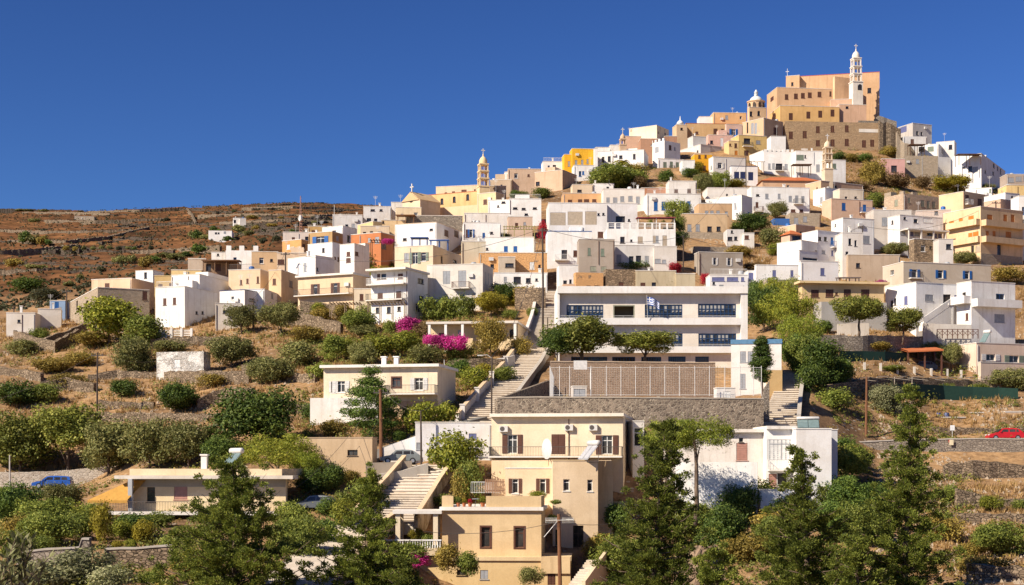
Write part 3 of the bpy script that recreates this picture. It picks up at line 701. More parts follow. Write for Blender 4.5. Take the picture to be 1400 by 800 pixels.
# tall white bell tower
def bell_tower(label, crop, xc, wpx, rows, base, Y, col, top_kind='dome', rot=10, name='bell_tower'):
    """rows: (top row, bottom row, relative width, 'solid'|'open')"""
    m = plaster(col, .35); u = (cx(crop, xc) - 700) / F; w = wpx / CROPS[crop][2] * Y / F
    zz = lambda r: (HOR - cy(crop, r)) / F * Y
    zb = min(zz(base), gz(u * Y, Y) - 1)
    root = empty(name, (u * Y, Y, zb), rad(rot)); tag(root, label, 'bell tower')
    zt = 0
    for k, (r0, r1, rel, kind) in enumerate(rows):
        z1 = zz(r0) - zb; z0 = (zz(r1) - zb) if k else 0.0; s = w * rel / 2
        mb = MB()
        if kind == 'solid':
            mb.box(-s, s, -s, s, z0, z1 - .25)
        else:
            t = s * .26; h = z1 - z0
            for ax in (-1, 1):
                for ay in (-1, 1):
                    mb.box(ax * s - (t if ax > 0 else 0), ax * s + (0 if ax > 0 else t), ay * s - (t if ay > 0 else 0), ay * s + (0 if ay > 0 else t), z0, z1 - .25)
            for ax in (-1, 1):   # slender middle piers and arch heads
                mb.box(ax * (s - t * .6) - t * .2, ax * (s - t * .6) + t * .2, -t * .22, t * .22, z0, z1 - h * .3)
                mb.box(-t * .22, t * .22, ax * (s - t * .6) - t * .2, ax * (s - t * .6) + t * .2, z0, z1 - h * .3)
                n = 6
                for half in (-1, 1):
                    c0 = half * (s - t + t * .22) / 2; r = (s - t - t * .22) / 2
                    for q in range(n):
                        a0 = math.pi * q / n; a1 = math.pi * (q + 1) / n
                        p = [(c0 + r * math.cos(a0), z1 - h * .42 + r * math.sin(a0)), (c0 + r * math.cos(a1), z1 - h * .42 + r * math.sin(a1))]
                        zt_ = z1 - .26; y_ = ax * (s - .02)
                        mb.quad([(p[0][0], y_, p[0][1]), (p[1][0], y_, p[1][1]), (p[1][0], y_, zt_), (p[0][0], y_, zt_)])
                        mb.quad([(y_, p[0][0], p[0][1]), (y_, p[1][0], p[1][1]), (y_, p[1][0], zt_), (y_, p[0][0], zt_)])
        mb.box(-s * 1.10, s * 1.10, -s * 1.10, s * 1.10, z1 - .25, z1)
        mb.build('storey', m, root); zt = z1; sl = s
    mb = MB(); r = sl * .95
    mb.lathe(0, 0, [(r, zt), (r, zt + r * .5), (r * .92, zt + r * .95), (r * .7, zt + r * 1.4), (r * .35, zt + r * 1.75), (r * .12, zt + r * 1.95), (r * .2, zt + r * 2.2), (r * .05, zt + r * 2.5)], 12)
    mb.build('dome', m, root, smooth=True)
    mb = MB(); z = zt + r * 2.45; k = max(.9, r * 1.0); t = .07
    mb.box(-t, t, -t, t, z, z + k * 1.3); mb.box(-k * .45, k * .45, -t * .9, t * .9, z + k * .75, z + k * .95)
    mb.build('cross', M_METW, root)
    return root
bt = bell_tower('tall slender white bell tower standing against the cathedral nave', 'A', 1081, 54, [(290, 430, 1.06, 'solid'), (245, 290, .92, 'open'), (205, 245, .88, 'open'), (160, 205, .82, 'open')], 430, 417.5, (0.78, 0.72, 0.64))
fm, ch = win_meshes('a', 1.2, 1.6, plaster(WHITE, .35))
wo = link('window', fm, None, bt, (0, -2.85, (HOR - cy('A', 330)) / F * 417.5 - bt.location.z)); [link(nm, me, None, wo) for nm, me in ch]
# domed church left of the monastery
dch = B('A', 'cream church with a pale blue dome and three arched belfry openings', (487, 498, 592), 425, 560, 15, (0.66, 0.46, 0.28), '498 462 14 26 a;524 460 18 30 a;550 460 14 26 a', name='church', cat='church', Y=412, clutter=False)
def drum(mb, i): mb.lathe(i.W * .62, 2.6, [(2.3, i.H - .4), (2.3, i.H + 1.9), (2.5, i.H + 1.95), (2.5, i.H + 2.2)], 14)
ext(dch, 'drum', plaster((0.66, 0.46, 0.28), .4), drum)
for k in range(5):
    def drw(mb, i, k=k):
        a = math.pi + math.pi * (k + .5) / 5; x = i.W * .62 + 2.2 * math.cos(a); y = 2.6 + 2.2 * math.sin(a)
        e = Vector((-math.sin(a), math.cos(a))); n = Vector((math.cos(a), math.sin(a)))
        pts = [(-.38, .2), (.38, .2), (.38, 1.2), (.2, 1.6), (-.2, 1.6), (-.38, 1.2)]
        mb.quad([(x + e.x * p + n.x * .22, y + e.y * p + n.y * .22, i.H + q) for p, q in pts])
    ext(dch, 'arched_window', M_DKB, drw)
def dome(mb, i):
    z = i.H + 2.2; r = 1.75
    mb.lathe(i.W * .62, 2.6, [(r * math.cos(a), z + r * .85 * math.sin(a)) for a in [math.pi / 2 * k / 7 for k in range(7)]] + [(.5, z + r * .86), (.55, z + r * .95), (.45, z + r * 1.35), (.55, z + r * 1.4), (.35, z + r * 1.6), (.08, z + r * 1.85)], 18)
ext(dch, 'dome', plaster((0.62, 0.66, 0.66), .6), dome, True)
B('A', 'long ochre wing with tiled roof edge on the skyline left of the domed church', (150, 152, 440), 515, 620, 4, (0.58, 0.38, 0.19), '211 567 16 14 n;313 558 22 28 n;351 558 16 26 n', name='monastery_wing', cat='monastery', Y=408, cap=M_TILE, clutter=False)
B('A', 'plain apricot upper storey on the skyline between small cupola and domed church', (300, 302, 482), 456, 560, 4, (0.68, 0.42, 0.21), '', name='house', Y=414, clutter=False)
B('A', 'whitish low block peeping above the ochre wing with tiled edge', (222, 224, 302), 478, 540, 2, WHITE, '', Y=415, clutter=False)
cup = B('A', 'small sandy chapel with a white cupola on the left end of the summit row', (96, 100, 158), 522, 620, 10, (0.60, 0.44, 0.28), '128 545 14 12 k', name='chapel', cat='chapel', Y=405, clutter=False)
def cupola(mb, i): mb.lathe(i.W * .5, i.D * .4, [(.9, i.H - .3), (.9, i.H + .5), (1.0, i.H + .55), (.8, i.H + 1.0), (.5, i.H + 1.35), (.15, i.H + 1.6), (.12, i.H + 2.2), (.03, i.H + 2.7)], 12)
ext(cup, 'cupola', plaster(WHITE, .3), cupola, True)
B('A', 'pale pink house with one tall white door below the apricot storey', (365, 372, 462), 520, 640, 10, PINK, '411 566 22 40 B', Y=402)
B('A', 'pink house with a small white door beside the yellow corner house', (270, 274, 410), 578, 680, 6, (0.66, 0.42, 0.34), '292 618 16 20 k;348 618 16 46 W', Y=398.5)
B('A', 'tan house with a tall double blue-grey door under the belfry gable', (460, 576, 682), 486, 660, 40, (0.60, 0.42, 0.27), '488 540 8 60 k;515 543 16 60 v;533 543 14 60 v;641 557 22 38 n', Y=402, clutter=False)
B('A', 'yellow corner house with a dark balcony below the monastery', (436, 440, 594), 578, 712, 14, (0.66, 0.47, 0.19), '486 612 36 30 k;547 618 24 20 v;482 678 24 30 n', Y=388, balc=((460, 512, 640, 'r', .9),))
B('A', 'narrow pale yellow annexe with two windows left of the yellow corner house', (384, 386, 440), 610, 700, 10, (0.72, 0.52, 0.26), '424 636 14 24 n;426 676 16 24 t;388 632 10 14 n', Y=387.5)
B('A', 'white low terrace wall house under the tan double-door house', (612, 616, 697), 585, 660, 6, WHITE, '', Y=396, clutter=False)
# --- white houses just below the summit
B('A', 'broad grey-white house with lit parapet below the pink houses', (108, 232, 346), 630, 740, 30, GWHITE, '215 668 8 10 k', Y=392)
B('A', 'grey-white flat block above the crenellated white house', (160, 190, 262), 585, 700, 18, GWHITE, '', Y=395)
B('C', 'bright cream topmost house with yellow right side on the skyline', (801, 990, 1072), 57, 250, 58, (0.80, 0.68, 0.50), '855 168 18 26 k', Y=381, clutter=False)
B('C', 'salmon block wedged behind the small terracotta belfry', (770, 774, 882), 132, 260, 4, (0.66, 0.43, 0.30), '', Y=383)
B('C', 'brown plastered block beneath the bright cream topmost house', (876, 880, 1006), 148, 260, 3, (0.44, 0.25, 0.16), '', Y=377, clutter=False)
B('C', 'brown-red low block right of the crenellated white house', (1040, 1044, 1128), 132, 240, 2, (0.40, 0.22, 0.14), '', Y=381, clutter=False)
cren = B('C', 'white house with a crenellated parapet and a single dark window', (888, 1042, 1150), 160, 330, 40, WHITE, '991 223 26 36 v;945 262 8 22 k', Y=374, roof='none', clutter=False)
def crn(mb, i):
    for k in range(6):
        mb.box(-.02, .4, i.D * k / 6 + .1, i.D * k / 6 + i.D / 12 + .1, i.H, i.H + .6)
ext(cren, 'merlons', plaster(WHITE, .4), crn)
B('C', 'white house with three grey-green shuttered windows and a balcony', (963, 998, 1172), 284, 460, 14, WHITE, '1046 328 24 40 g;1090 332 22 54 g;1131 328 22 38 g', Y=368, balc=((1074, 1108, 362, 'r', .8),))
wl_ = B('C', 'long white house with four small windows behind the palm', (582, 902, 932), 224, 400, -12, WHITE, '623 291 18 36 k;665 287 20 36 k;744 274 22 24 k;836 270 18 34 k', Y=366)
B('C', 'white wall house on the skyline right of the yellow house', (568, 572, 670), 208, 330, 3, WHITE, '', Y=372)
B('C', 'white upper block on the skyline left of the terracotta belfry', (668, 672, 740), 192, 300, 3, OFFW, '', Y=374)
bf = bell_tower('small terracotta belfry with cream dome on the skyline', 'C', 757, 44, [(190, 240, 1.0, 'solid'), (150, 190, .86, 'open')], 240, 371, (0.60, 0.43, 0.29))
B('C', 'strong yellow house on the skyline with three grey windows', (408, 412, 562), 216, 380, 7, YELL, '438 312 18 34 v;480 310 18 34 v;517 303 14 28 v', Y=364, clutter=False)
B('C', 'white block leaning against the right side of the yellow house', (560, 562, 586), 216, 380, 3, WHITE, '', Y=363, clutter=False)
B('C', 'lower yellow annexe with one window at the left of the yellow house', (354, 358, 413), 256, 380, 7, YELL, '390 319 18 34 v', Y=365, clutter=False)
B('C', 'low white house with small blue doors below the yellow house', (420, 424, 560), 330, 420, 5, WHITE, '466 388 18 34 x;487 382 14 24 b', Y=358)
B('C', 'white skyline cottage with two dark-blue windows left of the yellow annexe', (208, 212, 348), 305, 400, 5, WHITE, '251 346 14 28 N;290 342 22 28 k', Y=368)
B('C', 'long plain peach house with two wall arches facing left', (-50, 345, 442), 362, 560, -28, (0.60, 0.43, 0.30), '48 466 24 28 k;111 470 22 46 n;176 456 26 28 k;75 505 20 22 n', Y=350)
B('E', 'tan flat-roofed house beside the peach arched house on the skyline', (948, 1098, 1102), 228, 360, -10, TAN, '1028 270 12 14 k', Y=352, clutter=False)
B('E', 'white roof room above the tan flat-roofed skyline house', (1048, 1052, 1100), 176, 300, 4, WHITE, '', Y=354, clutter=False)
B('E', 'peach skyline block with twin chimneys', (1070, 1074, 1300), 155, 300, 3, (0.58, 0.42, 0.30), '', Y=353)
B('C', 'low cream house half hidden below the palm', (410, 414, 556), 462, 570, 4, (0.70, 0.56, 0.40), '462 506 32 18 k', Y=338)
B('C', 'low white house with shallow roof below the palm', (554, 556, 697), 456, 570, 3, WHITE, '655 483 18 10 k', Y=338.5)
B('C', 'flat orange-peach house with four low windows', (346, 350, 622), 522, 640, 2, (0.68, 0.40, 0.20), '397 575 30 18 n;466 573 30 18 n;510 572 36 18 n;563 572 30 18 n', Y=322, clutter=False)
B('C', 'long off-white house with five grey shutters', (620, 624, 906), 492, 660, 2, OFFW, '657 572 24 44 v;706 572 30 44 v;754 560 26 36 v;810 558 28 36 v;861 569 26 48 v', Y=318)
B('C', 'brick-red low house with a cream parapet', (880, 884, 1072), 486, 600, 2, (0.44, 0.21, 0.12), '', Y=330, clutter=False)
B('C', 'off-white upper house with two small brown windows', (1068, 1072, 1262), 438, 590, 3, OFFW, '1122 505 26 26 n;1211 505 26 28 n', Y=326)
B('C', 'long white house with blue doors and blue shutters', (918, 922, 1292), 526, 660, 3, WHITE, '983 609 28 60 b;1036 607 26 58 b;1114 590 20 28 x;1162 592 26 34 b;1209 594 22 36 b', Y=314)
# --- D: white houses right of centre, second belfry
B('D', 'white corner house with lit left side and dark pergola at its foot', (522, 618, 622), 128, 330, -70, WHITE, '', Y=371, d=9, clutter=False)
whl = B('D', 'long white house with crenellations and dark green shutters below the monastery', (616, 622, 836), 138, 330, 3, WHITE, '660 237 16 36 v;688 236 16 36 v;726 240 44 42 k;775 240 20 36 v', Y=366, balc=((700, 756, 268, 'r', .9),), roof='none', clutter=False)
def crn2(mb, i):
    for k in range(7): mb.box(i.W * k / 7 + .1, i.W * k / 7 + .7, -.02, .25, i.H, i.H + .6)
ext(whl, 'merlons', plaster(WHITE, .4), crn2)
B('D', 'tall white house with one green shuttered window beside the stone bell tower', (834, 838, 1024), 132, 330, 3, WHITE, '870 176 50 34 g;992 252 26 54 v;905 170 10 20 k', Y=365)
B('D', 'white house right behind the stone bell tower with one shuttered window', (1050, 1084, 1182), 192, 330, 12, WHITE, '1104 236 26 34 g', Y=362)
B('D', 'white house with three navy shuttered windows and dark blue roof edge', (388, 398, 580), 236, 370, 6, WHITE, '436 297 34 46 N;478 297 34 46 N;532 305 34 56 N', Y=350, cap=M_NAV, clutter=False)
B('D', 'off-white house with a pale window above the grove', (244, 276, 502), 172, 300, 14, OFFW, '322 232 26 38 y;262 246 10 26 v', Y=358)
B('D', 'orange-yellow house behind the small trees with three windows', (143, 147, 268), 154, 290, 5, ORNG, '182 172 18 24 n;224 168 14 20 n;214 250 22 36 n;88 246 24 24 n', Y=362, clutter=False)
B('D', 'white house with an iron terrace left of the orange-yellow house', (60, 64, 150), 196, 290, 3, WHITE, '', Y=360)
B('D', 'tan house under a red tiled roof in front of the stone bell tower', (608, 612, 1002), 334, 420, 3, (0.56, 0.37, 0.24), '', Y=345, roof='t', d=6)
bell_tower('cream stone bell tower with open arches and a small dome among white houses', 'D', 1056, 54, [(255, 340, 1.08, 'solid'), (195, 255, 1.0, 'open'), (150, 195, .96, 'open'), (108, 150, .9, 'open')], 340, 340, (0.66, 0.53, 0.38))
B('D', 'peach house with lit left side at the foot of the stone bell tower', (905, 1012, 1300), 336, 460, 28, (0.64, 0.42, 0.27), '985 392 10 22 k', Y=338)
B('D', 'white cube with a shaded window below the stone bell tower', (958, 1040, 1140), 384, 520, 30, WHITE, '1015 468 18 40 v', Y=330)
B('D', 'off-white house with two tiny round-topped windows', (1094, 1140, 1305), 392, 520, 14, (0.68, 0.58, 0.46), '1184 452 18 16 k;1250 450 18 14 k', Y=326)
B('J', 'yellow-sided house with blue door and blue balcony', (918, 984, 1264), 58, 250, 16, (0.66, 0.46, 0.33), '1068 112 26 50 b;1210 124 24 50 b', balc=((1176, 1266, 152, 'b', .9),), Y=318)
B('D', 'long white house with grey shutters and iron balcony', (508, 536, 936), 378, 620, 6, WHITE, '580 434 22 8 k;643 441 22 32 v;727 441 20 32 v;803 459 22 40 v;847 465 22 54 v;889 461 22 40 v;575 500 18 36 n;822 541 30 18 n;878 541 24 18 n', Y=320, balc=((822, 884, 494, 'r', .9), (552, 612, 545, 'n', .9)))
B('D', 'white house with a broad lit left front and one slim window', (222, 470, 542), 434, 620, 52, WHITE, '427 509 16 44 v;521 562 16 20 b', Y=312)
B('D', 'low off-white house above the broad lit white house', (232, 236, 520), 384, 520, 3, OFFW, '370 432 14 12 k', Y=330)
B('D', 'low blue-painted yard wall house under the tree', (684, 688, 797), 594, 660, 2, (0.05, 0.14, 0.40), '', Y=309, d=3, roof='none', clutter=False)
B('D', 'rough stone retaining house wall below the long white house', (796, 800, 1010), 556, 680, 3, TAN, '', Y=309, mat=ST_HOUSE, d=4, roof='none', clutter=False)
B('D', 'tan upper storey with a row of four grey windows', (172, 176, 406), 492, 700, 4, (0.58, 0.38, 0.22), '231 556 24 32 v;267 556 24 32 v;309 556 24 32 v;366 560 22 28 v', Y=302)
B('D', 'tan house with four grey windows on a high stone base', (60, 64, 372), 562, 690, 3, (0.60, 0.43, 0.26), '113 657 28 46 v;170 657 28 46 v;251 666 30 34 k;313 665 28 32 k', Y=294, clutter=False)
B('D', 'high stone base wall below the tan house with four windows', (60, 63, 374), 688, 830, 3, SAND, '', Y=293, mat=ST_HOUSE, d=6, roof='none', clutter=False)
# --- yellow basilica and the left shoulder
bas = B('E', 'yellow basilica with round-arched clerestory windows', (500, 862, 864), 308, 470, -24, (0.72, 0.49, 0.235), '621 377 20 40 a;705 364 20 40 a;797 348 20 40 a;535 380 14 20 a;773 436 18 46 n', name='church', cat='church', Y=330, cap=M_TILE, clutter=False)
B('E', '', (580, 864, 866), 266, 420, -14, (0.72, 0.58, 0.40), '648 325 18 18 n;700 318 22 20 n;772 306 36 20 n;846 300 12 12 n', root=bas.root, Y=337)
B('E', '', (590, 862, 864), 400, 480, -24, (0.74, 0.565, 0.37), '', root=bas.root, Y=326, roof='none')
bell_tower('yellow four-tier bell tower with white cap beside the basilica', 'E', 903, 66, [(275, 320, 1.05, 'solid'), (220, 275, .98, 'open'), (170, 220, .94, 'open'), (122, 170, .9, 'open')], 320, 328, (0.76, 0.58, 0.34), rot=16)
B('E', 'cream house with one grey window right of the yellow bell tower', (862, 990, 1052), 314, 430, -30, (0.72, 0.56, 0.34), '917 380 26 32 n', Y=320)
B('E', 'brown shaded house with dark doorway behind the cream house', (946, 950, 1060), 272, 400, 3, (0.44, 0.33, 0.22), '1070 345 20 22 k;995 306 12 14 k', Y=331)
chp = B('E', 'cream gabled chapel with a round window below the basilica', (352, 472, 610), 362, 500, 48, (0.72, 0.55, 0.375), '', name='chapel', cat='chapel', Y=322, roof='none', clutter=False)
def chg(mb, i):      # gable over the left, sunlit face
    D = i.D; H = i.H
    mb.quad([(0, D, H), (0, 0, H), (0, D / 2, H + D * .34)]); mb.quad([(i.W, 0, H), (i.W, D, H), (i.W, D / 2, H + D * .34)])
ext(chp, 'gable', plaster((0.72, 0.55, 0.375), .4), chg)
def chr_(mb, i):
    D = i.D; H = i.H; z = H + D * .34
    mb.quad([(-.2, -.2, H - .05), (i.W, -.2, H - .05), (i.W, D / 2, z + .1), (-.2, D / 2, z + .1)]); mb.quad([(i.W, D + .2, H - .05), (-.2, D + .2, H - .05), (-.2, D / 2, z + .1), (i.W, D / 2, z + .1)])
    mb.quad([(-.21, D + .2, H - .05), (-.21, -.2, H - .05), (-.21, -.2, H - .3), (-.21, D / 2, z - .15), (-.21, D / 2, z + .1)][:5])
ext(chp, 'roof', plaster((0.60, 0.42, 0.24), .4), chr_)
def chw(mb, i):
    n = 10; r = .75; z = i.H + .3
    mb.quad([(-.03, i.D / 2 - r * math.cos(2 * math.pi * k / n), z + r * math.sin(2 * math.pi * k / n)) for k in range(n)])
ext(chp, 'round_window', M_DKB, chw)
def chc(mb, i): z = i.H + i.D * .34; mb.box(.1, .3, i.D / 2 - .1, i.D / 2 + .1, z, z + 1.8); mb.box(.1, .3, i.D / 2 - .5, i.D / 2 + .5, z + 1.0, z + 1.2)
ext(chp, 'cross', M_METW, chc)
B('E', 'small cream porch house in front of the gabled chapel', (305, 309, 480), 418, 510, 6, (0.74, 0.60, 0.40), '', Y=317)
B('E', 'grey-white flat house at the left end of the skyline with four small windows', (80, 84, 275), 412, 540, 3, GWHITE, '148 437 28 8 k;205 437 18 10 k;122 503 28 22 k;168 506 24 22 k', Y=322)
B('E', 'taller white block behind the grey-white flat skyline house', (270, 274, 352), 384, 500, 3, OFFW, '', Y=326)
B('E', 'pale yellow low house with roof terrace below the skyline house', (44, 150, 212), 514, 610, 36, (0.74, 0.53, 0.27), '', Y=306)
B('E', 'yellow terrace house under the brown pergola', (205, 209, 376), 506, 600, 6, (0.74, 0.54, 0.31), '195 508 10 18 k', Y=309)
B('E', 'weathered cream wall house right of the pale yellow low house', (60, 64, 262), 546, 640, 4, (0.70, 0.56, 0.40), '', Y=302, clutter=False)
B('E', 'rough grey stone house below the basilica', (374, 378, 762), 474, 600, 3, SAND, '438 534 30 10 k;516 530 26 12 k', Y=310, mat=ST_GREY, clutter=False)
B('E', 'low white shed house at the basilica foot', (936, 1080, 1084), 366, 490, -10, WHITE, '1042 384 26 12 k;1006 410 10 12 k', Y=312, clutter=False)
B('E', 'wide white house with long roof terrace and small high windows', (1078, 1082, 1300), 360, 500, 2, WHITE, '1122 424 30 14 k;1180 428 26 10 k;1256 424 26 12 k;1198 466 22 14 k', Y=310)
B('E', 'long off-white wall house under the wide white terrace house', (770, 774, 1084), 458, 590, 2, OFFW, '842 517 34 10 k', Y=303)
B('E', 'big white house with two brown shutters below the stone house', (300, 584, 768), 520, 680, -20, WHITE, '652 594 28 42 n;720 592 30 42 n;708 588 10 30 k;367 637 26 18 k;548 570 22 10 k', Y=292, cap=plaster((0.72, 0.56, 0.40), .3), clutter=False)
B('E', 'white house with french doors and wooden balcony', (764, 768, 1024), 522, 680, 4, WHITE, '795 596 20 54 n;820 596 22 54 B;907 608 18 34 b;958 592 26 10 k', Y=290, balc=((766, 848, 646, 'n', 1.0), (866, 916, 654, 'r', .8)))
B('E', 'pinkish plaster upper house beside the green pergola', (1070, 1074, 1240), 482, 600, 3, (0.62, 0.46, 0.35), '', Y=296, clutter=False)
B('E', 'broad low white house with two blue windows', (914, 1248, 1252), 622, 760, -4, WHITE, '1058 702 26 36 b;1123 702 26 36 b;930 702 16 14 k', Y=277, clutter=False)
B('E', 'orange-red flat house with brown window left of centre', (0, 204, 298), 590, 700, -28, TERRA, '213 680 34 40 n', Y=288, clutter=False)
B('E', 'white house under the orange-red flat house with brown windows', (0, 96, 126), 666, 830, -35, WHITE, '38 736 20 20 n;40 770 20 30 n', Y=276)
# --- G: left shoulder
B('G', 'small brown-ochre house with a blue-white window on the left shoulder', (808, 952, 1016), 252, 400, -24, (0.47, 0.31, 0.15), '880 302 46 42 B;984 293 16 28 v', Y=291)
B('G', 'white house with lit front just right of the brown-ochre house', (892, 1016, 1102), 218, 390, -28, WHITE, '1051 295 18 40 k', Y=296)
B('G', 'yellow-ochre roof block behind the brown-ochre house', (800, 804, 945), 220, 330, 3, (0.50, 0.32, 0.13), '842 250 30 10 n', Y=303)
B('G', 'white skyline terrace house at the top left of the town', (950, 954, 1135), 150, 290, 3, GWHITE, '1080 216 20 24 v;1040 214 18 12 k', Y=318)
B('G', 'white house with plain left face under the brown-ochre house', (804, 952, 1000), 318, 440, -32, WHITE, '970 413 12 18 n;990 420 12 26 n', Y=281)
B('G', 'orange-ochre house with framed white window', (648, 764, 808), 300, 420, -30, (0.60, 0.33, 0.13), '685 345 18 28 W;779 347 18 38 n', Y=287)
B('G', 'long off-white house behind the orange-ochre house with a red dome', (648, 652, 826), 256, 380, 3, (0.66, 0.58, 0.52), '', Y=297)
B('G', 'white house with a blue-grey window and tree on its right', (682, 850, 966), 398, 560, -40, WHITE, '787 468 18 52 v;862 480 10 20 k', Y=265)
B('G', 'white house with brown windows beside the bougainvillea arbour', (998, 1086, 1175), 326, 480, -28, WHITE, '1050 388 22 26 n;1050 426 28 28 n;1101 386 20 24 n', Y=273)
B('G', 'low tan house with a wide terrace left of the orange-ochre house', (458, 462, 622), 374, 470, 4, (0.60, 0.42, 0.25), '', Y=283)
B('G', 'cream low house with arched doorway behind the dark bush', (612, 616, 808), 382, 480, 4, (0.72, 0.55, 0.39), '640 436 40 30 n', Y=278)
crl = B('G', 'white rambling cottage with little parapet turrets', (300, 304, 502), 366, 470, 3, WHITE, '361 418 18 20 x', Y=288, roof='none', clutter=False)
def crn3(mb, i):
    for k in (0.02, .42, .85): mb.box(i.W * k, i.W * k + .9, 0, .8, i.H, i.H + .9)
ext(crl, 'turret', plaster(WHITE, .4), crn3)
B('G', 'small white cottage at the left of the turreted cottage', (214, 218, 302), 378, 460, 3, OFFW, '258 392 10 10 k', Y=291)
B('G', 'tan stone cottage behind the rounded olive on the left shoulder', (74, 78, 170), 418, 520, 3, (0.52, 0.42, 0.32), '', Y=285)
B('G', 'dark timber-fronted house under a flat brown pergola', (168, 172, 382), 440, 540, 4, (0.30, 0.20, 0.13), '200 470 30 40 k;260 468 30 40 n', Y=275, cap=M_DKB, clutter=False)
B('G', 'low yellow wall house at the upper left behind white houses', (-30, -26, 158), 486, 560, 3, (0.76, 0.56, 0.27), '', Y=272, clutter=False)
B('G', 'cream house with deep eaves and brown shutters', (322, 515, 572), 482, 640, -12, (0.72, 0.55, 0.375), '398 560 14 30 n;437 552 14 28 n;500 545 14 40 n', Y=259, cap=M_COP, clutter=False)
B('G', 'plain cream house with two brown windows behind the tall pole', (566, 642, 748), 486, 640, -14, (0.70, 0.51, 0.31), '600 556 20 38 n;701 570 20 40 n', Y=257)
bh = B('G', 'cream house with two brown-shuttered balcony doors', (744, 1078, 1192), 512, 720, -26, (0.72, 0.54, 0.36), '849 603 24 64 u;970 598 24 66 u', Y=246, balc=((742, 1076, 646, 'r', 1.2),), roof='s', clutter=False, cap=M_COP)
B('G', 'white low house with grey doors between the cream houses', (390, 540, 740), 602, 710, -8, WHITE, '587 628 14 32 v;637 635 14 36 v;700 640 20 30 k', Y=250)
B('G', 'white cube with dark blue roof line', (268, 420, 542), 606, 720, -24, WHITE, '466 668 36 20 k', Y=247, cap=M_NAV, clutter=False)
B('G', 'cream yard wall house right of the brown-shuttered balcony house', (1080, 1084, 1190), 600, 700, 3, (0.72, 0.60, 0.44), '1130 650 24 40 n', Y=243, d=4, clutter=False)
# white group at the left end
B('F', 'white two-storey house with two brown windows above the garden', (944, 1122, 1320), 586, 830, -20, WHITE, '1001 678 20 40 n;1060 674 20 42 n;1195 745 14 18 k;1232 745 14 20 k', Y=246)
B('G', 'white upper house with two arched-hood windows', (-25, 146, 392), 512, 700, -16, WHITE, '44 570 16 26 n;108 570 18 32 n', Y=252)
B('G', 'low white annexe with terrace at the foot of the white two-storey house', (196, 242, 404), 688, 800, 8, (0.72, 0.66, 0.58), '300 738 24 18 k;196 745 10 24 k', Y=241, clutter=False)
sth = B('F', 'grey-brown stone house with two slit windows', (426, 594, 908), 592, 860, 26, (0.48, 0.40, 0.31), '468 697 18 50 k;526 698 20 48 k;880 640 30 50 n', Y=252, mat=ST_HOUSE, name='stone_house', clutter=False)
B('F', 'peach roof storey with white edge above the stone house', (556, 800, 940), 536, 660, -16, (0.70, 0.50, 0.34), '', Y=260, clutter=False)
B('F', 'ochre house with two brown windows above the stone house', (934, 938, 1068), 522, 660, 6, (0.60, 0.43, 0.20), '974 585 24 30 n;1040 578 26 24 n', Y=258, cap=plaster((0.76, 0.56, 0.27), .3))
B('F', 'small white cube with a dark window at the upper left', (824, 928, 996), 488, 600, -20, WHITE, '884 518 16 38 k', Y=268)
B('F', 'low whitewashed farm building with lean-to at the far left', (30, 230, 372), 722, 850, 14, (0.72, 0.67, 0.60), '', Y=262, clutter=False)
B('F', 'white farm shed with rounded corner at the left edge', (34, 38, 214), 746, 850, 4, (0.70, 0.66, 0.60), '', Y=258, clutter=False)
B('F', 'tiny blue and white hut with a blue door', (298, 302, 396), 672, 760, 5, (0.28, 0.40, 0.58), '345 697 22 36 b', Y=275, d=4, clutter=False)
B('F', 'low pale hut on the hillside behind the town at left', (1138, 1142, 1250), 416, 500, 4, (0.62, 0.52, 0.42), '1195 465 16 30 v', Y=300)
# far hill houses
B('G', 'larger white villa alone on the far brown hillside', (308, 352, 428), 168, 218, 14, WHITE, '332 190 10 14 k;360 190 14 18 k;410 185 16 24 k', Y=930, clutter=False)
B('G', '', (388, 390, 428), 172, 218, 14, OFFW, '', root=BLD[-1].root, Y=928)
B('G', 'long low white house on the far brown hillside', (196, 200, 342), 246, 280, 4, WHITE, '246 262 14 12 k;300 258 14 14 v;262 262 10 10 k', Y=800, clutter=False)
B('F', 'low stone barn on the crest of the far hillside', (450, 452, 572), 160, 186, 3, (0.42, 0.36, 0.30), '', Y=1180, clutter=False, mat=ST_HOUSE)
# ---------------------------------------------------------------- middle of the town
B('H', 'cream house with three grey-green shuttered windows under a blue awning', (198, 460, 662), 178, 420, -18, (0.74, 0.60, 0.43), '279 260 32 60 v;337 265 36 80 G;395 255 32 60 G;520 275 12 46 k;610 287 24 18 k', Y=263, clutter=False)
hb = B('H', 'white balcony house with brown doors and two tiers of balconies', (36, 288, 424), 345, 690, -24, WHITE, '88 392 24 40 n;122 390 36 36 k;237 388 34 36 n;99 522 34 40 n;225 524 36 64 n;158 620 28 44 k;228 612 24 30 k;80 622 22 40 k;376 422 42 34 k;380 538 30 32 k;360 605 36 60 y', Y=239, balc=((30, 285, 452, 'w', 1.3), (20, 268, 556, 'r', 1.0)), clutter=False, roof='s', over=1.2)
B('H', 'large plain off-white house with two tall shutters and an iron balcony', (418, 800, 872), 304, 610, -14, (0.66, 0.62, 0.56), '553 398 50 90 v;660 406 52 112 v;550 540 24 62 e;658 528 34 36 w;737 535 24 56 e;820 405 14 90 v;840 410 10 80 v;858 415 10 80 v', Y=244, balc=((598, 716, 472, 'n', 1.0),), clutter=False)
B('H', 'smooth beige firewall house behind the big off-white house', (652, 656, 820), 152, 420, 3, (0.58, 0.50, 0.37), '', Y=264, clutter=False)
B('H', 'ochre stone-patched house with a small white window above the street', (772, 776, 1240), 228, 440, 2, OCHRE, '865 320 24 30 k;1137 316 34 50 W;1188 320 12 20 k', Y=258, mat=ST_ORUIN, clutter=False)
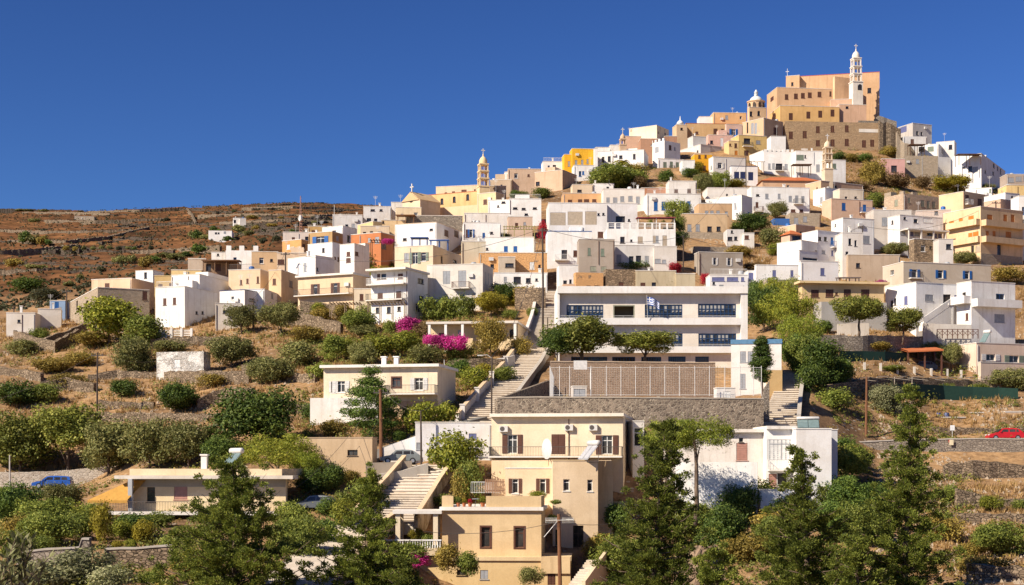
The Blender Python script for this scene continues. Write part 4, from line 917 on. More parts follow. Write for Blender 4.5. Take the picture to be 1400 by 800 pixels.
B('H', 'beige projecting room with dark shuttered window on the ochre house', (904, 908, 1022), 258, 460, 2, (0.55, 0.46, 0.36), '983 314 56 30 k', Y=255.5, clutter=False)
B('H', 'white ground-floor house with a blue terrace awning under the ochre house', (874, 878, 1242), 366, 520, 2, WHITE, '955 410 22 34 v;1036 415 50 44 k;1112 418 34 34 k;1168 412 14 16 k', Y=252.5, clutter=False)
# --- I: tall white houses in the centre
B('I', 'tall white house with three large beige roller blinds', (146, 150, 550), 88, 420, 2, (0.74, 0.71, 0.68), '214 197 108 88 e;332 193 104 90 e;440 191 80 90 e;505 305 38 42 n;492 165 14 12 k;525 163 14 12 k', Y=276, clutter=False)
B('I', 'white house with a wide barred window behind two roof water heaters', (546, 550, 757), 92, 330, 2, (0.76, 0.73, 0.71), '641 199 64 42 k;700 205 10 10 k', Y=278, clutter=False)
B('I', 'white house with balustraded terrace and four lower windows', (545, 549, 1018), 264, 470, 2, WHITE, '655 340 30 42 k;716 345 16 14 k;777 339 36 44 e;873 335 18 46 e;893 335 18 46 v;944 345 32 68 e', Y=271, clutter=False, roof='none')
B('I', 'low white house with blue roofline and small iron balcony', (138, 142, 445), 282, 600, 2, WHITE, '258 440 38 62 k;333 433 28 44 n', Y=270, cap=M_BLU, balc=((192, 284, 478, 'w', .9),), clutter=False)
B('I', 'taupe house with green shutters in the centre of town', (354, 358, 602), 336, 620, 2, TAUPE, '428 420 22 48 g;519 425 26 50 g;455 537 40 32 S;527 537 36 30 S', Y=258, clutter=False)
po = B('I', 'greyish house with a deep beige porch and double blue-grey doors', (600, 604, 872), 378, 560, 2, GWHITE, '631 470 32 60 v;715 478 30 50 k;765 476 36 56 k;822 476 26 52 v;770 428 150 44 e', Y=263, clutter=False)
B('I', 'low white terrace house with white outdoor stair right of the porch house', (868, 872, 1026), 386, 560, 2, (0.66, 0.62, 0.57), '890 484 38 30 v;940 488 26 26 v', Y=262, clutter=False)
B('I', 'roofless orange plaster ruin with two brown window holes', (320, 336, 524), 562, 720, 10, ORG2, '424 663 28 22 n;482 663 36 22 n', Y=246, mat=ST_ORUIN, roof='none', clutter=False)
B('I', 'old brown rubble house beside the orange ruin', (524, 540, 746), 540, 720, 8, SAND, '647 643 32 26 n', Y=247, mat=ST_RUIN, clutter=False, roof='none')
B('I', 'olive-beige house with a brown door behind the school roof', (744, 748, 1020), 552, 720, 2, OLIVEB, '795 656 32 46 n;870 650 28 40 k', Y=247, clutter=False)
B('I', 'low olive-beige wing behind a silvery bush above the school', (1018, 1022, 1152), 572, 720, 2, OLIVEB, '', Y=246.8, clutter=False)
B('I', 'small white house beside the top of the stairway with lit step roof', (218, 222, 352), 512, 700, 4, WHITE, '263 630 26 26 k;300 625 14 28 k', Y=249, clutter=False)
B('I', 'tiny peach wall house in front of the orange ruin', (244, 248, 332), 642, 720, 3, (0.66, 0.44, 0.30), '', Y=243, d=3, clutter=False, roof='none')
B('J', 'brown-grey plain house with two slim pale windows and lit left wall', (46, 78, 378), 424, 590, 10, (0.36, 0.31, 0.26), '187 487 18 46 y;285 490 18 52 y', Y=263, clutter=False)
B('J', 'white roof terrace house with grey-violet panels behind the school', (150, 154, 412), 580, 720, 2, (0.76, 0.74, 0.73), '210 608 84 26 p;308 608 78 26 p;377 608 22 24 p;232 660 30 24 v;180 637 12 10 k', Y=244, clutter=False)
B('J', 'white house with two violet shutters below the rubble slope', (458, 470, 768), 512, 680, 6, WHITE, '593 571 26 46 p;714 569 20 42 p', Y=246, clutter=False)
B('J', 'white cube house with one violet shutter left of the trees', (758, 774, 1032), 485, 680, 10, (0.76, 0.73, 0.71), '923 557 28 48 p', Y=243, clutter=False)
B('J', 'shaded taupe house with two framed lower windows behind the pines', (514, 540, 778), 612, 800, 10, (0.38, 0.31, 0.26), '600 690 40 30 W;720 694 40 36 n', Y=236, clutter=False)
B('J', 'narrow white gate house with a violet door', (408, 412, 460), 552, 680, 2, WHITE, '427 590 32 52 p', Y=247, d=4, clutter=False)
jw = B('J', 'white stepped house with bright blue door and blue balcony', (782, 890, 1064), 276, 520, 30, (0.76, 0.74, 0.74), '900 331 22 26 k;943 334 22 26 k;988 346 18 46 b;930 424 24 22 v;990 430 16 34 p;1041 432 18 26 k;1038 318 30 60 S', Y=262, balc=((978, 1016, 388, 'b', .8),), clutter=False)
B('J', 'white house with flat lit roof edge at the foot of the stepped white house', (664, 764, 892), 412, 560, 30, WHITE, '838 472 100 10 k', Y=255, clutter=False)
B('J', 'white cube with lit left wall behind the flat roofed white house', (612, 778, 900), 344, 500, 42, WHITE, '880 420 16 10 k', Y=259, clutter=False)
B('J', 'off-white house with three slim grey windows facing the street', (1056, 1060, 1200), 292, 500, 6, (0.68, 0.64, 0.60), '1110 353 20 46 k;1149 363 14 42 k;1090 430 18 20 k', Y=260, clutter=False)
B('J', 'white house with lit left wall below the blue balcony house', (982, 1062, 1276), 190, 460, 18, WHITE, '1107 266 22 30 k;1222 338 48 52 v;1010 240 10 18 k', Y=282, clutter=False)
B('J', 'peach cottage with a sunlit left wall among the trees', (618, 742, 872), 236, 360, 34, (0.64, 0.44, 0.29), '', Y=291, clutter=False)
B('J', 'small terracotta-roofed hut below the peach cottage', (640, 700, 786), 300, 400, 28, (0.60, 0.42, 0.32), '745 330 60 36 k', Y=280, roof='t', clutter=False)
B('J', 'low ruined white hut with dark openings right of the stone base wall', (266, 270, 386), 268, 390, 2, GWHITE, '304 284 14 18 k;290 332 34 26 k;330 330 20 24 k', Y=288, clutter=False, roof='none')
B('J', 'tiny white hut at the edge of the rubble slope', (382, 386, 456), 294, 400, 2, OFFW, '398 322 28 26 n', Y=286, clutter=False)
B('J', 'crumbling sandstone wall house above the brown-grey plain house', (0, 44, 340), 384, 480, 10, SAND, '', Y=279, mat=ST_HOUSE, clutter=False, roof='none', d=4)
# --- K: right shoulder
B('B', 'long white house high on the right ridge with dark timber pergola', (472, 616, 738), 284, 480, -26, WHITE, '562 318 42 32 g;500 320 40 34 k;640 322 12 34 k;680 395 26 40 k;720 330 12 26 k', Y=402, clutter=False)
B('B', 'grey upper house with bluish pergola on the right ridge', (340, 440, 570), 142, 330, 24, (0.52, 0.48, 0.45), '372 180 50 40 p;470 210 14 26 k;500 214 12 24 k', Y=412, clutter=False)
B('B', 'white curved terrace wall house under the grey ridge house', (372, 376, 536), 232, 330, 4, GWHITE, '', Y=408, roof='none', clutter=False)
B('B', 'white house with slanting parapet on the right ridge', (600, 724, 738), 264, 420, -24, (0.70, 0.67, 0.65), '', Y=406, clutter=False)
B('B', 'large white house at the right end of the ridge with brown pergola', (712, 908, 1072), 350, 560, -30, WHITE, '790 445 18 14 k;832 456 26 40 k;866 458 36 36 v;994 410 18 30 k;1020 425 12 28 n;1040 440 12 40 k;936 475 14 22 k;990 486 16 24 k', Y=388, clutter=False)
B('B', 'small pink house with dark doorway among dry bushes', (226, 230, 386), 386, 520, 3, (0.62, 0.36, 0.32), '312 455 40 46 k', Y=383, clutter=False)
B('B', 'ruined sandstone house right of the small pink house', (374, 378, 612), 364, 530, 3, SAND, '', Y=388, mat=ST_HOUSE, roof='none', clutter=False)
B('B', 'long low brown house at the right edge of the ridge', (1078, 1082, 1260), 492, 600, 3, (0.42, 0.34, 0.28), '1112 530 36 30 v;1164 524 40 30 v;1210 520 30 30 v', Y=372, clutter=False)
B('K', 'large old sandstone house with six blind windows', (244, 376, 760), 222, 400, 28, (0.52, 0.40, 0.29), '326 287 22 42 S;415 270 18 34 S;507 291 24 42 S;545 298 20 50 S;583 300 22 44 S;627 303 22 42 S;668 306 20 36 S', Y=318, clutter=False, mat=stone((0.56, 0.43, 0.31), (0.46, 0.35, 0.25), (0.47, 0.36, 0.26), 0.6, 2.0), roof='none')
def krn(mb, i):
    mb.box(0, .5, 0, 1.2, i.H, i.H + .5); mb.box(.05, 1.6, i.D - 2, i.D, i.H, i.H + .9); mb.box(2.6, 4.0, .1, .6, i.H, i.H + .5)
ext(BLD[-1], 'parapet', ST_HOUSE, krn)
B('K', 'cream house with sunlit yellow side and brown windows', (618, 786, 932), 210, 400, 36, (0.70, 0.52, 0.32), '811 253 24 40 n;898 282 28 46 n', Y=312, balc=((796, 834, 294, 'w', .8),))
apt = B('K', 'orange-yellow three-storey apartment house with orange shutters', (648, 904, 1192), 312, 720, 30, APT, '705 435 32 48 t;768 415 26 48 t;838 398 36 44 t;833 511 26 36 t;870 503 38 36 t;966 388 36 42 t;1072 395 24 56 t;1097 395 26 54 k;1123 395 24 56 t;950 498 20 36 t;973 498 26 36 W;996 498 20 36 t;1094 504 36 40 t;848 605 20 48 k;893 600 30 40 e;1030 615 26 86 k', Y=283, balc=((908, 1178, 440, 'S', 1.2), (690, 900, 470, 'S', 1.0), (908, 1190, 552, 'S', 1.2), (716, 900, 580, 'S', .6)), clutter=False, cap=M_COP)
ext(apt, 'ground_floor', ST_HOUSE, lambda mb, i: mb.box(.1, i.W - .3, -.05, -.004, 0, max(.5, i.H - 8.6)))
B('K', 'white terrace house with blue-grey doors under a flat canopy', (268, 352, 642), 370, 620, 22, (0.76, 0.74, 0.73), '386 392 18 18 k;460 410 26 26 k;540 405 60 30 W;360 488 32 30 v;430 492 28 40 p;470 494 34 36 v;500 492 28 38 p;560 492 44 40 x;596 500 20 50 p;624 504 24 54 p;300 420 12 26 k', Y=286, clutter=False)
def kcan(mb, i): mb.box(.1, i.W * .98, -2.4, -.003, i.H - 3.0, i.H - 2.75)
ext(BLD[-1], 'canopy', M_COP, kcan)
def kpil(mb, i):
    for k in range(4): mb.box(.3 + k * (i.W - .8) / 3.2, .55 + k * (i.W - .8) / 3.2, -2.3, -2.05, 0, i.H - 3.0)
ext(BLD[-1], 'pillar', M_COP, kpil)
B('K', 'rough brown stone outbuilding with whitewashed left side', (414, 450, 622), 534, 720, 16, SAND, '', Y=268, mat=ST_RUIN, clutter=False)
B('K', 'small white block with one dark window beside the stone outbuilding', (614, 618, 716), 536, 680, 3, (0.66, 0.62, 0.58), '685 586 32 34 k', Y=266)
B('K', 'plain grey-white tall house behind the street pole', (168, 172, 430), 336, 620, 4, (0.58, 0.53, 0.48), '250 415 40 54 v', Y=290, clutter=False)
B('K', 'long beige house with blue doors between open white shutters', (234, 376, 974), 692, 880, 16, (0.56, 0.48, 0.38), '298 764 26 34 w;452 770 34 56 B;630 775 34 54 B;812 780 30 56 B', Y=244, clutter=False, balc=((412, 492, 800, 'r', .8),))
B('K', 'low brown wall house with a tiny window below the street pole', (-6, -2, 352), 642, 800, 3, (0.48, 0.37, 0.27), '66 715 26 34 k', Y=259, clutter=False)
B('K', 'salmon-fronted white house at the right edge behind the apartment house', (928, 1072, 1170), 218, 400, 26, WHITE, '1120 246 14 14 k', Y=305, clutter=False)
B('K', 'salmon upper room with pale parapet behind the apartment house', (926, 1040, 1126), 262, 420, 34, (0.60, 0.40, 0.28), '', Y=298, clutter=False)
B('K', 'yellow house at the far right edge with a white roof line', (1076, 1080, 1300), 166, 330, 3, (0.74, 0.54, 0.25), '', Y=318, cap=M_COP, clutter=False)
B('K', 'white house with a tall blue window cut by the right edge', (1160, 1164, 1300), 240, 500, 3, WHITE, '1195 340 16 50 x;1195 420 14 40 k', Y=293, clutter=False)
B('K', 'group of small white roof huts below the right ridge', (800, 980, 1076), 184, 330, -20, WHITE, '970 205 14 26 g', Y=325)
B('K', 'pale pink flat house in front of the large sandstone house', (462, 700, 830), 334, 460, -12, (0.62, 0.48, 0.40), '600 356 26 26 k', Y=299, clutter=False)
B('B', 'low white storage house on the slope below the grey ridge house', (560, 604, 700), 372, 500, 14, GWHITE, '', Y=396, clutter=False, roof='none')
# --- L: right foreground of the slope
ly = B('L', 'wide tan bungalow with four brown shutters and flat overhanging roof', (46, 66, 514), 190, 400, 8, (0.66, 0.48, 0.26), '137 245 42 42 n;217 243 42 42 n;255 247 12 14 n;314 250 38 56 n;412 245 44 46 n', Y=226, roof='s', over=.7, eave=.6, cap=plaster((0.72, 0.54, 0.30), .3), clutter=False)
lt = B('L', '', (168, 172, 530), 290, 420, 8, GREY, '', root=ly.root, Y=222, d=3.5, roof='none')
wv = B('L', 'white villa with outdoor stair, arcade and long upper balcony', (522, 690, 838), 184, 440, 24, WHITE, '762 268 44 34 v;556 300 16 34 k;574 290 14 36 k;634 282 18 46 p;716 350 20 20 k', name='villa', Y=224, clutter=False)
B('L', '', (830, 834, 920), 196, 440, 10, WHITE, '858 278 40 56 k;906 275 14 40 p;800 388 20 40 n', root=wv.root, Y=226, roof='p')
wv3 = B('L', '', (912, 992, 1232), 178, 450, 22, WHITE, '952 262 18 44 k;1150 264 44 36 x;1146 381 54 44 v;968 372 14 40 n', root=wv.root, Y=219, balc=((996, 1240, 312, 'S', 1.2), (916, 990, 305, 'S', 1.2)))
def vst(mb, i):
    for k in range(14): mb.box(.2 + k * .38, .6 + k * .38, -1.5, -.35, i.H - 7.2, i.H - 6.1 + k * .22)
    mb.quad([(.2, -1.52, i.H - 6.2), (5.6, -1.52, i.H - 3.0), (5.6, -1.52, i.H - 2.0), (.2, -1.52, i.H - 5.2)])
    mb.quad([(.2, -1.4, i.H - 5.2), (5.6, -1.4, i.H - 2.0), (5.6, -1.4, i.H - 3.0), (.2, -1.4, i.H - 6.2)])
    mb.quad([(.2, -1.52, i.H - 5.2), (5.6, -1.52, i.H - 2.0), (5.6, -1.4, i.H - 2.0), (.2, -1.4, i.H - 5.2)])
ext(wv, 'outdoor_stair', plaster(WHITE, .4), vst)
def varc(mb, i):
    mb.box(4.6, 10.2, -1.6, -.01, i.H - 3.3, i.H - 3.0)
    for k in range(3): mb.box(5.3 + k * 2.2, 5.65 + k * 2.2, -1.55, -1.2, i.H - 7.2, i.H - 3.3)
ext(wv, 'arcade', plaster(WHITE, .4), varc)
lp = B('L', 'pinkish beige house with two shuttered windows at the right edge', (928, 1020, 1350), 516, 740, 20, (0.70, 0.55, 0.44), '1098 595 46 36 y;1226 604 50 40 G;1010 690 16 30 k', Y=213, clutter=False)
B('L', '', (1028, 1044, 1350), 622, 760, 20, (0.72, 0.56, 0.45), '1136 680 34 34 k', root=lp.root, Y=209.5)
# --- school
sc = B('M', 'long two-storey white school with blue framed window bands', (76, 80, 1026), 62, 470, 0.5, (0.70, 0.66, 0.62), '', name='school', cat='school', Y=205, d=11, roof='none', clutter=False)
# the facade is set back: rebuild the front as floor bands around a recess
def clear(o): 
    me = o.data; bpy.data.objects.remove(o, do_unlink=True)
for ch_ in list(sc.root.children):
    if ch_.name.split('.')[0] == 'wall': clear(ch_)
zz = lambda row, Y=205: (HOR - cy('M', row)) / F * Y - sc.zb
k = 205 / F / 3.635
xx = lambda x: (x - 80) * k
mwh = plaster((0.80, 0.775, 0.74), .35); mcr = plaster((0.78, 0.71, 0.62), .3)
H_ = sc.H; W_ = sc.W
def hole(x0, x1, y0, y1): return (xx(x0), xx(x1), zz(y1), zz(y0))
HB = [hole(127, 311, 131, 198), hole(360, 468, 131, 202), hole(518, 706, 128, 195), hole(784, 974, 125, 192),
      hole(360, 470, 274, 342), hole(521, 707, 273, 340), hole(786, 975, 273, 338),
      hole(150, 330, 390, 420), hole(355, 470, 390, 420), hole(500, 600, 390, 420), hole(635, 722, 388, 420), hole(770, 838, 388, 420)]
mb = MB(); wall_panel(mb, (0, .85), (1, 0), (0, 1), W_ - .02, 0, H_ - .35, HB, .3)
sc.place(mb.build('facade', mcr, sc.root), (0, 0, 0))
mb = MB(); mb.box(0, W_, -.15, 11, H_ - .38, H_ + .55); sc.place(mb.build('roof', mwh, sc.root), (0, 0, 0))
mb = MB(); mb.box(W_ - .9, W_, .02, .84, 0, H_ - .39); mb.box(0, .3, .02, .84, 0, H_ - .39); mb.box(0, .3, 1.16, 10.9, 0, H_ - .39); mb.box(W_ - .3, W_, 1.16, 10.9, 0, H_ - .39); mb.box(.31, W_ - .31, 10.6, 10.9, 0, H_ - .39)
sc.place(mb.build('wall', mwh, sc.root), (0, 0, 0))
for (r0, r1) in ((199, 232), (340, 372)):
    mb = MB(); mb.box(.31, W_ - .91, .02, .84, zz(r1), zz(r1) + .25); mb.box(.31, W_ - .91, .02, .22, zz(r1) + .251, zz(r0))
    bo = mb.build('balcony', mwh, sc.root); sc.place(bo, (0, 0, 0))
    ra = link('railing', railing_mesh(W_ - 1.4, .32, M_METW, 1.2), None, bo, (.4, .12, zz(r0)))
M_SBL = paint((0.016, 0.045, 0.115), name='school_blue_frame'); M_CURT = paint((0.36, 0.35, 0.33), name='curtain')
def band(h, n, rows, curtains):
    a, b, c, d = h; w_ = b - a; h_ = d - c
    fr = MB(); ring(fr, w_, h_, .12, .05, .15)
    for j in range(1, n): x = -w_ / 2 + w_ * j / n; fr.box(x - .05, x + .05, .06, .14, -h_ / 2 + .12, h_ / 2 - .12)
    for r_ in rows: fr.box(-w_ / 2 + .12, w_ / 2 - .12, .05, .145, -h_ / 2 + r_ * h_ - .05, -h_ / 2 + r_ * h_ + .05)
    o = fr.build('window', M_SBL, sc.root); sc.place(o, ((a + b) / 2, .85, (c + d) / 2))
    for j in range(n):
        x0 = -w_ / 2 + w_ * j / n + .05; x1 = -w_ / 2 + w_ * (j + 1) / n - .05
        p = MB(); p.quad([(x0, .12, -h_ / 2 + .1), (x1, .12, -h_ / 2 + .1), (x1, .12, h_ / 2 - .1), (x0, .12, h_ / 2 - .1)])
        p.build('pane', M_GLASS, o)
        if curtains and RB.random() < .75:
            q = MB(); q.quad([(x0 + .03, .118, -h_ / 2 + RB.uniform(.35, .55) * h_), (x1 - .03, .118, -h_ / 2 + .5 * h_), (x1 - .03, .118, h_ / 2 - .16), (x0 + .03, .118, h_ / 2 - .16)]); q.build('curtain', M_CURT, o)
for i_, h in enumerate(HB):
    if i_ in (1, 4): 
        fr = MB(); ring(fr, h[1] - h[0], h[3] - h[2], .15, .02, .3); o = fr.build('window', M_SAGE, sc.root); sc.place(o, ((h[0] + h[1]) / 2, .85, (h[2] + h[3]) / 2))
        p = MB(); p.quad([(-(h[1] - h[0]) / 2, 2.5, -2), ((h[1] - h[0]) / 2, 2.5, -2), ((h[1] - h[0]) / 2, 2.5, 1.4), (-(h[1] - h[0]) / 2, 2.5, 1.4)]); p.build('back_wall', plaster((0.30, 0.24, 0.17), .3), o)
    else: band(h, 8 if i_ > 6 else 10, (.3, .62) if i_ < 7 else (), i_ < 7)
# flag on the balcony
fl = empty('flag', (0, 0, 0)); fx = sc.org.x + xx(528); fz = zz(200) + sc.zb; fl.location = (fx, sc.org.y - .1, fz)
tag(fl, 'blue and white striped flag with a cross hanging on the school balcony', 'flag')
mb = MB(); mb.tube([(0, 0, 0), (-.16, -.78, 3.0)], .04, 6); mb.build('flagpole', M_METW, fl)
mbl = MB(); NW, NH = 24, 18
FWh, FHh = 1.6, 1.3
def fp(u, v):
    return (-.12 + u * FWh, -.75 + .14 * math.sin(u * 9) * (.3 + u), 2.75 - v * FHh * (.85 - .1 * u) - u * u * .75)
for a_ in range(NW):
    for b_ in range(NH):
        u0, u1, v0, v1 = a_ / NW, (a_ + 1) / NW, b_ / NH, (b_ + 1) / NH
        s_ = b_ // 2; blue = s_ % 2 == 0
        if a_ < 9 and b_ < 10: blue = not (4 <= b_ < 6 or 4 <= a_ < 6 - 0)
        mbl.quad([fp(u0, v1), fp(u1, v1), fp(u1, v0), fp(u0, v0)], 0 if blue else 1)
mbl.build('flag_cloth', [paint((0.03, 0.09, 0.36), .8, name='flag_blue'), paint((0.80, 0.80, 0.80), .8, name='flag_white')], fl)
# school annexe with blue roof edge
an = B('M', 'white school annexe with blue roof edge behind the cypress', (944, 1194, 1196), 308, 600, -8, (0.74, 0.70, 0.66), '1003 392 30 52 v;1041 392 30 52 v;1122 392 30 52 v;1001 513 28 74 v', name='annex', cat='annex', Y=188, d=8, cap=paint((0.10, 0.22, 0.36), .6, name='blue_edge'), clutter=False)
def edge(mb, i): mb.box(-.08, i.W + .08, -.09, -.003, i.H - .45, i.H + .1)
ext(an, 'roof_edge', paint((0.10, 0.22, 0.36), .6, name='blue_edge'), edge)
B('M', 'ochre plastered garden house corner beside the cypress', (1125, 1130, 1198), 458, 590, 4, (0.55, 0.38, 0.18), '', name='outbuilding', cat='outbuilding', Y=187, d=4, roof='none', clutter=False)

# ---------------------------------------------------------------- nearer houses
nh = B('N', 'cream bungalow with white roof slab and shuttered windows on a terrace', (154, 720, 810), 296, 600, -11, (0.75, 0.635, 0.47), '204 397 22 56 y;240 395 40 56 y;516 374 40 46 q;628 382 40 60 y;590 512 26 34 v', name='bungalow', Y=176, roof='s', over=.5, eave=.3, cap=plaster((0.80, 0.77, 0.72), .3), balc=((480, 725, 432, 'r', 1.8),), clutter=False)
def nbase(mb, i): mb.box(-1.0, i.W * .52, -1.9, -.01, i.H - 8.0, i.H - 3.55)
ext(nh, 'terrace', plaster((0.76, 0.73, 0.69), .4), nbase)
def nst(mb, i): mb.box(i.W * .53, i.W + .1, -.12, -.004, 0, i.H - 3.9)
ext(nh, 'base_wall', plaster((0.55, 0.40, 0.27), .6), nst)
def nch(mb, i):
    for x_ in (i.W * .47, i.W * .58): mb.box(x_, x_ + .5, 2, 2.5, i.H, i.H + 1.3); mb.box(x_ - .1, x_ + .6, 1.9, 2.6, i.H + 1.3, i.H + 1.42)
ext(nh, 'chimney', plaster(WHITE, .4), nch)
# low house with porch behind the pink bougainvillea
ph = B('N', 'low cream house with white porch columns above the pink bougainvillea', (682, 1120, 1180), 84, 240, -8, (0.72, 0.57, 0.36), '745 142 40 30 n;833 136 26 46 v;1090 132 26 44 k', Y=213, roof='s', over=1.6, eave=.2, cap=plaster((0.66, 0.61, 0.54), .4), clutter=False)
for f_ in (.005, .19, .38, .97): ext(ph, 'column', plaster(WHITE, .4), lambda mb, i: mb.box(i.W * f_, i.W * f_ + .35, -1.6, -1.25, 0, i.H))
# tan shed
sh = B('N', 'plain tan plaster shed with one small dark window beside the road', (14, 396, 420), 650, 830, -14, (0.50, 0.37, 0.24), '298 724 48 30 k', name='shed', cat='shed', Y=157, roof='p', cap=plaster((0.42, 0.31, 0.21), .5), d=6, clutter=False)
# white stone hut
B('O', 'whitewashed rubble stone hut with a blocked window', (778, 1012, 1046), 292, 420, -14, WHITE, '880 352 28 36 W', name='stone_hut', cat='hut', Y=211, mat=ST_WHITE, d=5, roof='none', clutter=False)
# bottom-left house
pl = B('P', 'low cream house with rose roller blinds and balcony at lower left', (644, 1420, 1428), 272, 470, -5, (0.72, 0.58, 0.37), '750 350 40 76 k;898 340 64 66 m;1225 332 60 64 m', name='bungalow', Y=144, d=9, roof='s', over=1.3, eave=1.0, cap=plaster((0.66, 0.60, 0.52), .4), clutter=False)
ext(pl, 'parapet', plaster((0.70, 0.56, 0.37), .4), lambda mb, i: mb.box(.1, i.W - .3, -.3, 8.5, i.H + .325, i.H + .95))
ext(pl, 'grey_band', plaster((0.36, 0.33, 0.28), .3), lambda mb, i: mb.box(.7, i.W - .01, -.03, -.003, i.H - .75, i.H - .02))
def pbal(mb, i): mb.box(-2.6, i.W + .4, -1.9, -.004, i.H - 3.35, i.H - 3.05)
bal = ext(pl, 'balcony', plaster((0.74, 0.71, 0.66), .4), pbal)
ra = link('railing', railing_mesh(i_W := pl.W + 2.9, .95, M_IRON, .15), None, bal, (-2.55, -1.8, pl.H - 3.05))
for xq in (-2.5, pl.W + .35): link('railing', railing_mesh(1.8, .95, M_IRON, .15), None, bal, (xq, -.05, pl.H - 3.05), -math.pi / 2)
ext(pl, 'pillar', plaster((0.42, 0.43, 0.45), .3), lambda mb, i: mb.box(.35, .75, -1.5, -1.1, i.H - 3.049, i.H - .002))
def awn(mb, i):
    mb.quad([(-3.4, -1.9, i.H - 2.0), (.4, -1.9, i.H - 2.0), (1.6, -.2, i.H - .12), (.3, -.2, i.H - .12)]); mb.quad([(-3.4, -1.9, i.H - 2.05), (.3, -.2, i.H - .17), (1.6, -.2, i.H - .17), (.4, -1.9, i.H - 2.05)])
    mb.quad([(-3.4, -1.91, i.H - 2.25), (.4, -1.91, i.H - 2.25), (.4, -1.91, i.H - 2.0), (-3.4, -1.91, i.H - 2.0)])
ext(pl, 'awning', paint((0.50, 0.27, 0.06), .9, name='orange_canvas'), awn)
ext(pl, 'base_wall', ST_DRY, lambda mb, i: mb.box(0, i.W, -.4, -.01, 0, i.H - 3.36))
def pch(mb, i): x_ = i.W * .42; mb.box(x_, x_ + .55, 2, 2.5, i.H + .9, i.H + 2.2); mb.box(x_ - .1, x_ + .65, 1.9, 2.6, i.H + 2.2, i.H + 2.35)
ext(pl, 'chimney', plaster(WHITE, .4), pch)

# main foreground house: several blocks
fh = B('R', 'large cream house of stacked terraces with brown shutters in the foreground', (294, 870, 912), 62, 400, -8, (0.78, 0.645, 0.46), '386 183 42 84 u;587 184 60 88 n;800 186 46 84 u', name='house', Y=153, roof='s', over=.55, eave=.1, cap=plaster((0.78, 0.72, 0.62), .35), d=8, balc=((292, 868, 236, 'r', 1.2), (216, 293, 240, 'w', .0 + 1.0)), clutter=False)
fr_ = fh.root
def fa(mb, i): mb.box(-.1, i.W + .1, -.66, .0, i.H + .322, i.H + .40)
B('R', '', (868, 912, 962), 84, 330, 6, (0.72, 0.68, 0.62), '937 152 38 80 w', root=fr_, Y=156, d=6)
B('R', '', (294, 818, 820), 254, 500, -6, HOUSE, '', root=fr_, Y=150.5, d=4, roof='none')
mid = B('R', '', (354, 558, 562), 290, 560, -4, HOUSE, '398 366 26 64 u;518 366 28 64 u', root=fr_, Y=147, d=5, cap=plaster((0.74, 0.70, 0.66), .3))
for xq, yq in ((382, 368), (530, 366)):
    pass
st_ = B('R', '', (558, 562, 760), 256, 760, 2, HOUSE, '622 362 26 50 w;725 364 24 50 w;583 592 14 70 k;674 604 46 130 k', root=fr_, Y=145.5, d=7, cap=plaster((0.66, 0.50, 0.30), .3))
B('R', '', (756, 760, 826), 256, 760, 3, (0.64, 0.46, 0.26), '832 490 24 36 k', root=fr_, Y=147.2, d=7, roof='none')
B('R', '', (800, 804, 905), 434, 760, 3, (0.62, 0.47, 0.29), '832 498 26 36 k', root=fr_, Y=149, d=5, roof='none')
lo_ = B('R', '', (78, 512, 562), 474, 900, -4, (0.66, 0.49, 0.28), '269 590 40 88 q;417 592 40 88 q', root=fr_, Y=138, d=8, roof='s', over=.2, eave=.2, cap=plaster((0.78, 0.73, 0.66), .3))
def lpar(mb, i):
    x2 = i.W * .115; x3 = i.W * .445
    mb.box(x3, i.W, -.12, .1, i.H + .325, i.H + 1.3); mb.box(i.W - .2, i.W, .101, 6, i.H + .325, i.H + 1.3); pass
ext(lo_, 'parapet', plaster((0.66, 0.49, 0.28), .4), lpar)
ext(lo_, 'parapet', plaster((0.66, 0.49, 0.28), .4), lambda mb, i: (mb.box(0, i.W * .115, -.12, .1, i.H + .325, i.H + 1.3), mb.box(0, .2, .101, 6, i.H + .325, i.H + 1.3)))
bs = B('R', '', (-20, 640, 760), 694, 960, -3, (0.68, 0.50, 0.26), '262 754 32 40 v;165 745 46 26 k;557 770 36 60 n', root=fr_, Y=136.8, d=7, roof='s', over=.06, eave=.06, cap=plaster((0.70, 0.54, 0.32), .3))
B('R', '', (510, 638, 656), 676, 780, -3, (0.66, 0.49, 0.28), '', root=fr_, Y=136.6, d=.3, roof='none', low=706)
# air conditioners on the upper wall
for xq, yq in ((349, 117), (634, 111), (740, 111)):
    u = (cx('R', xq) - 700) / F; s_ = fh.org.dot(fh.n) / (u * fh.n.x + fh.n.y); x_ = (Vector((u * s_, s_)) - fh.org).dot(fh.e); z_ = (HOR - cy('R', yq)) / F * s_ - fh.zb
    mb = MB(); mb.box(x_ - .42, x_ + .42, -.36, -.02, z_ - .3, z_ + .3); o = mb.build('air_conditioner', M_METW, fr_); fh.place(o, (0, 0, 0))
    mb = MB()
    n_ = 14; c0 = (x_ - .12, z_)
    mb.quad([(c0[0] + .24 * math.cos(2 * math.pi * q / n_), -.37, c0[1] + .24 * math.sin(2 * math.pi * q / n_)) for q in range(n_)]); mb.build('fan_grille', M_IRON, o)
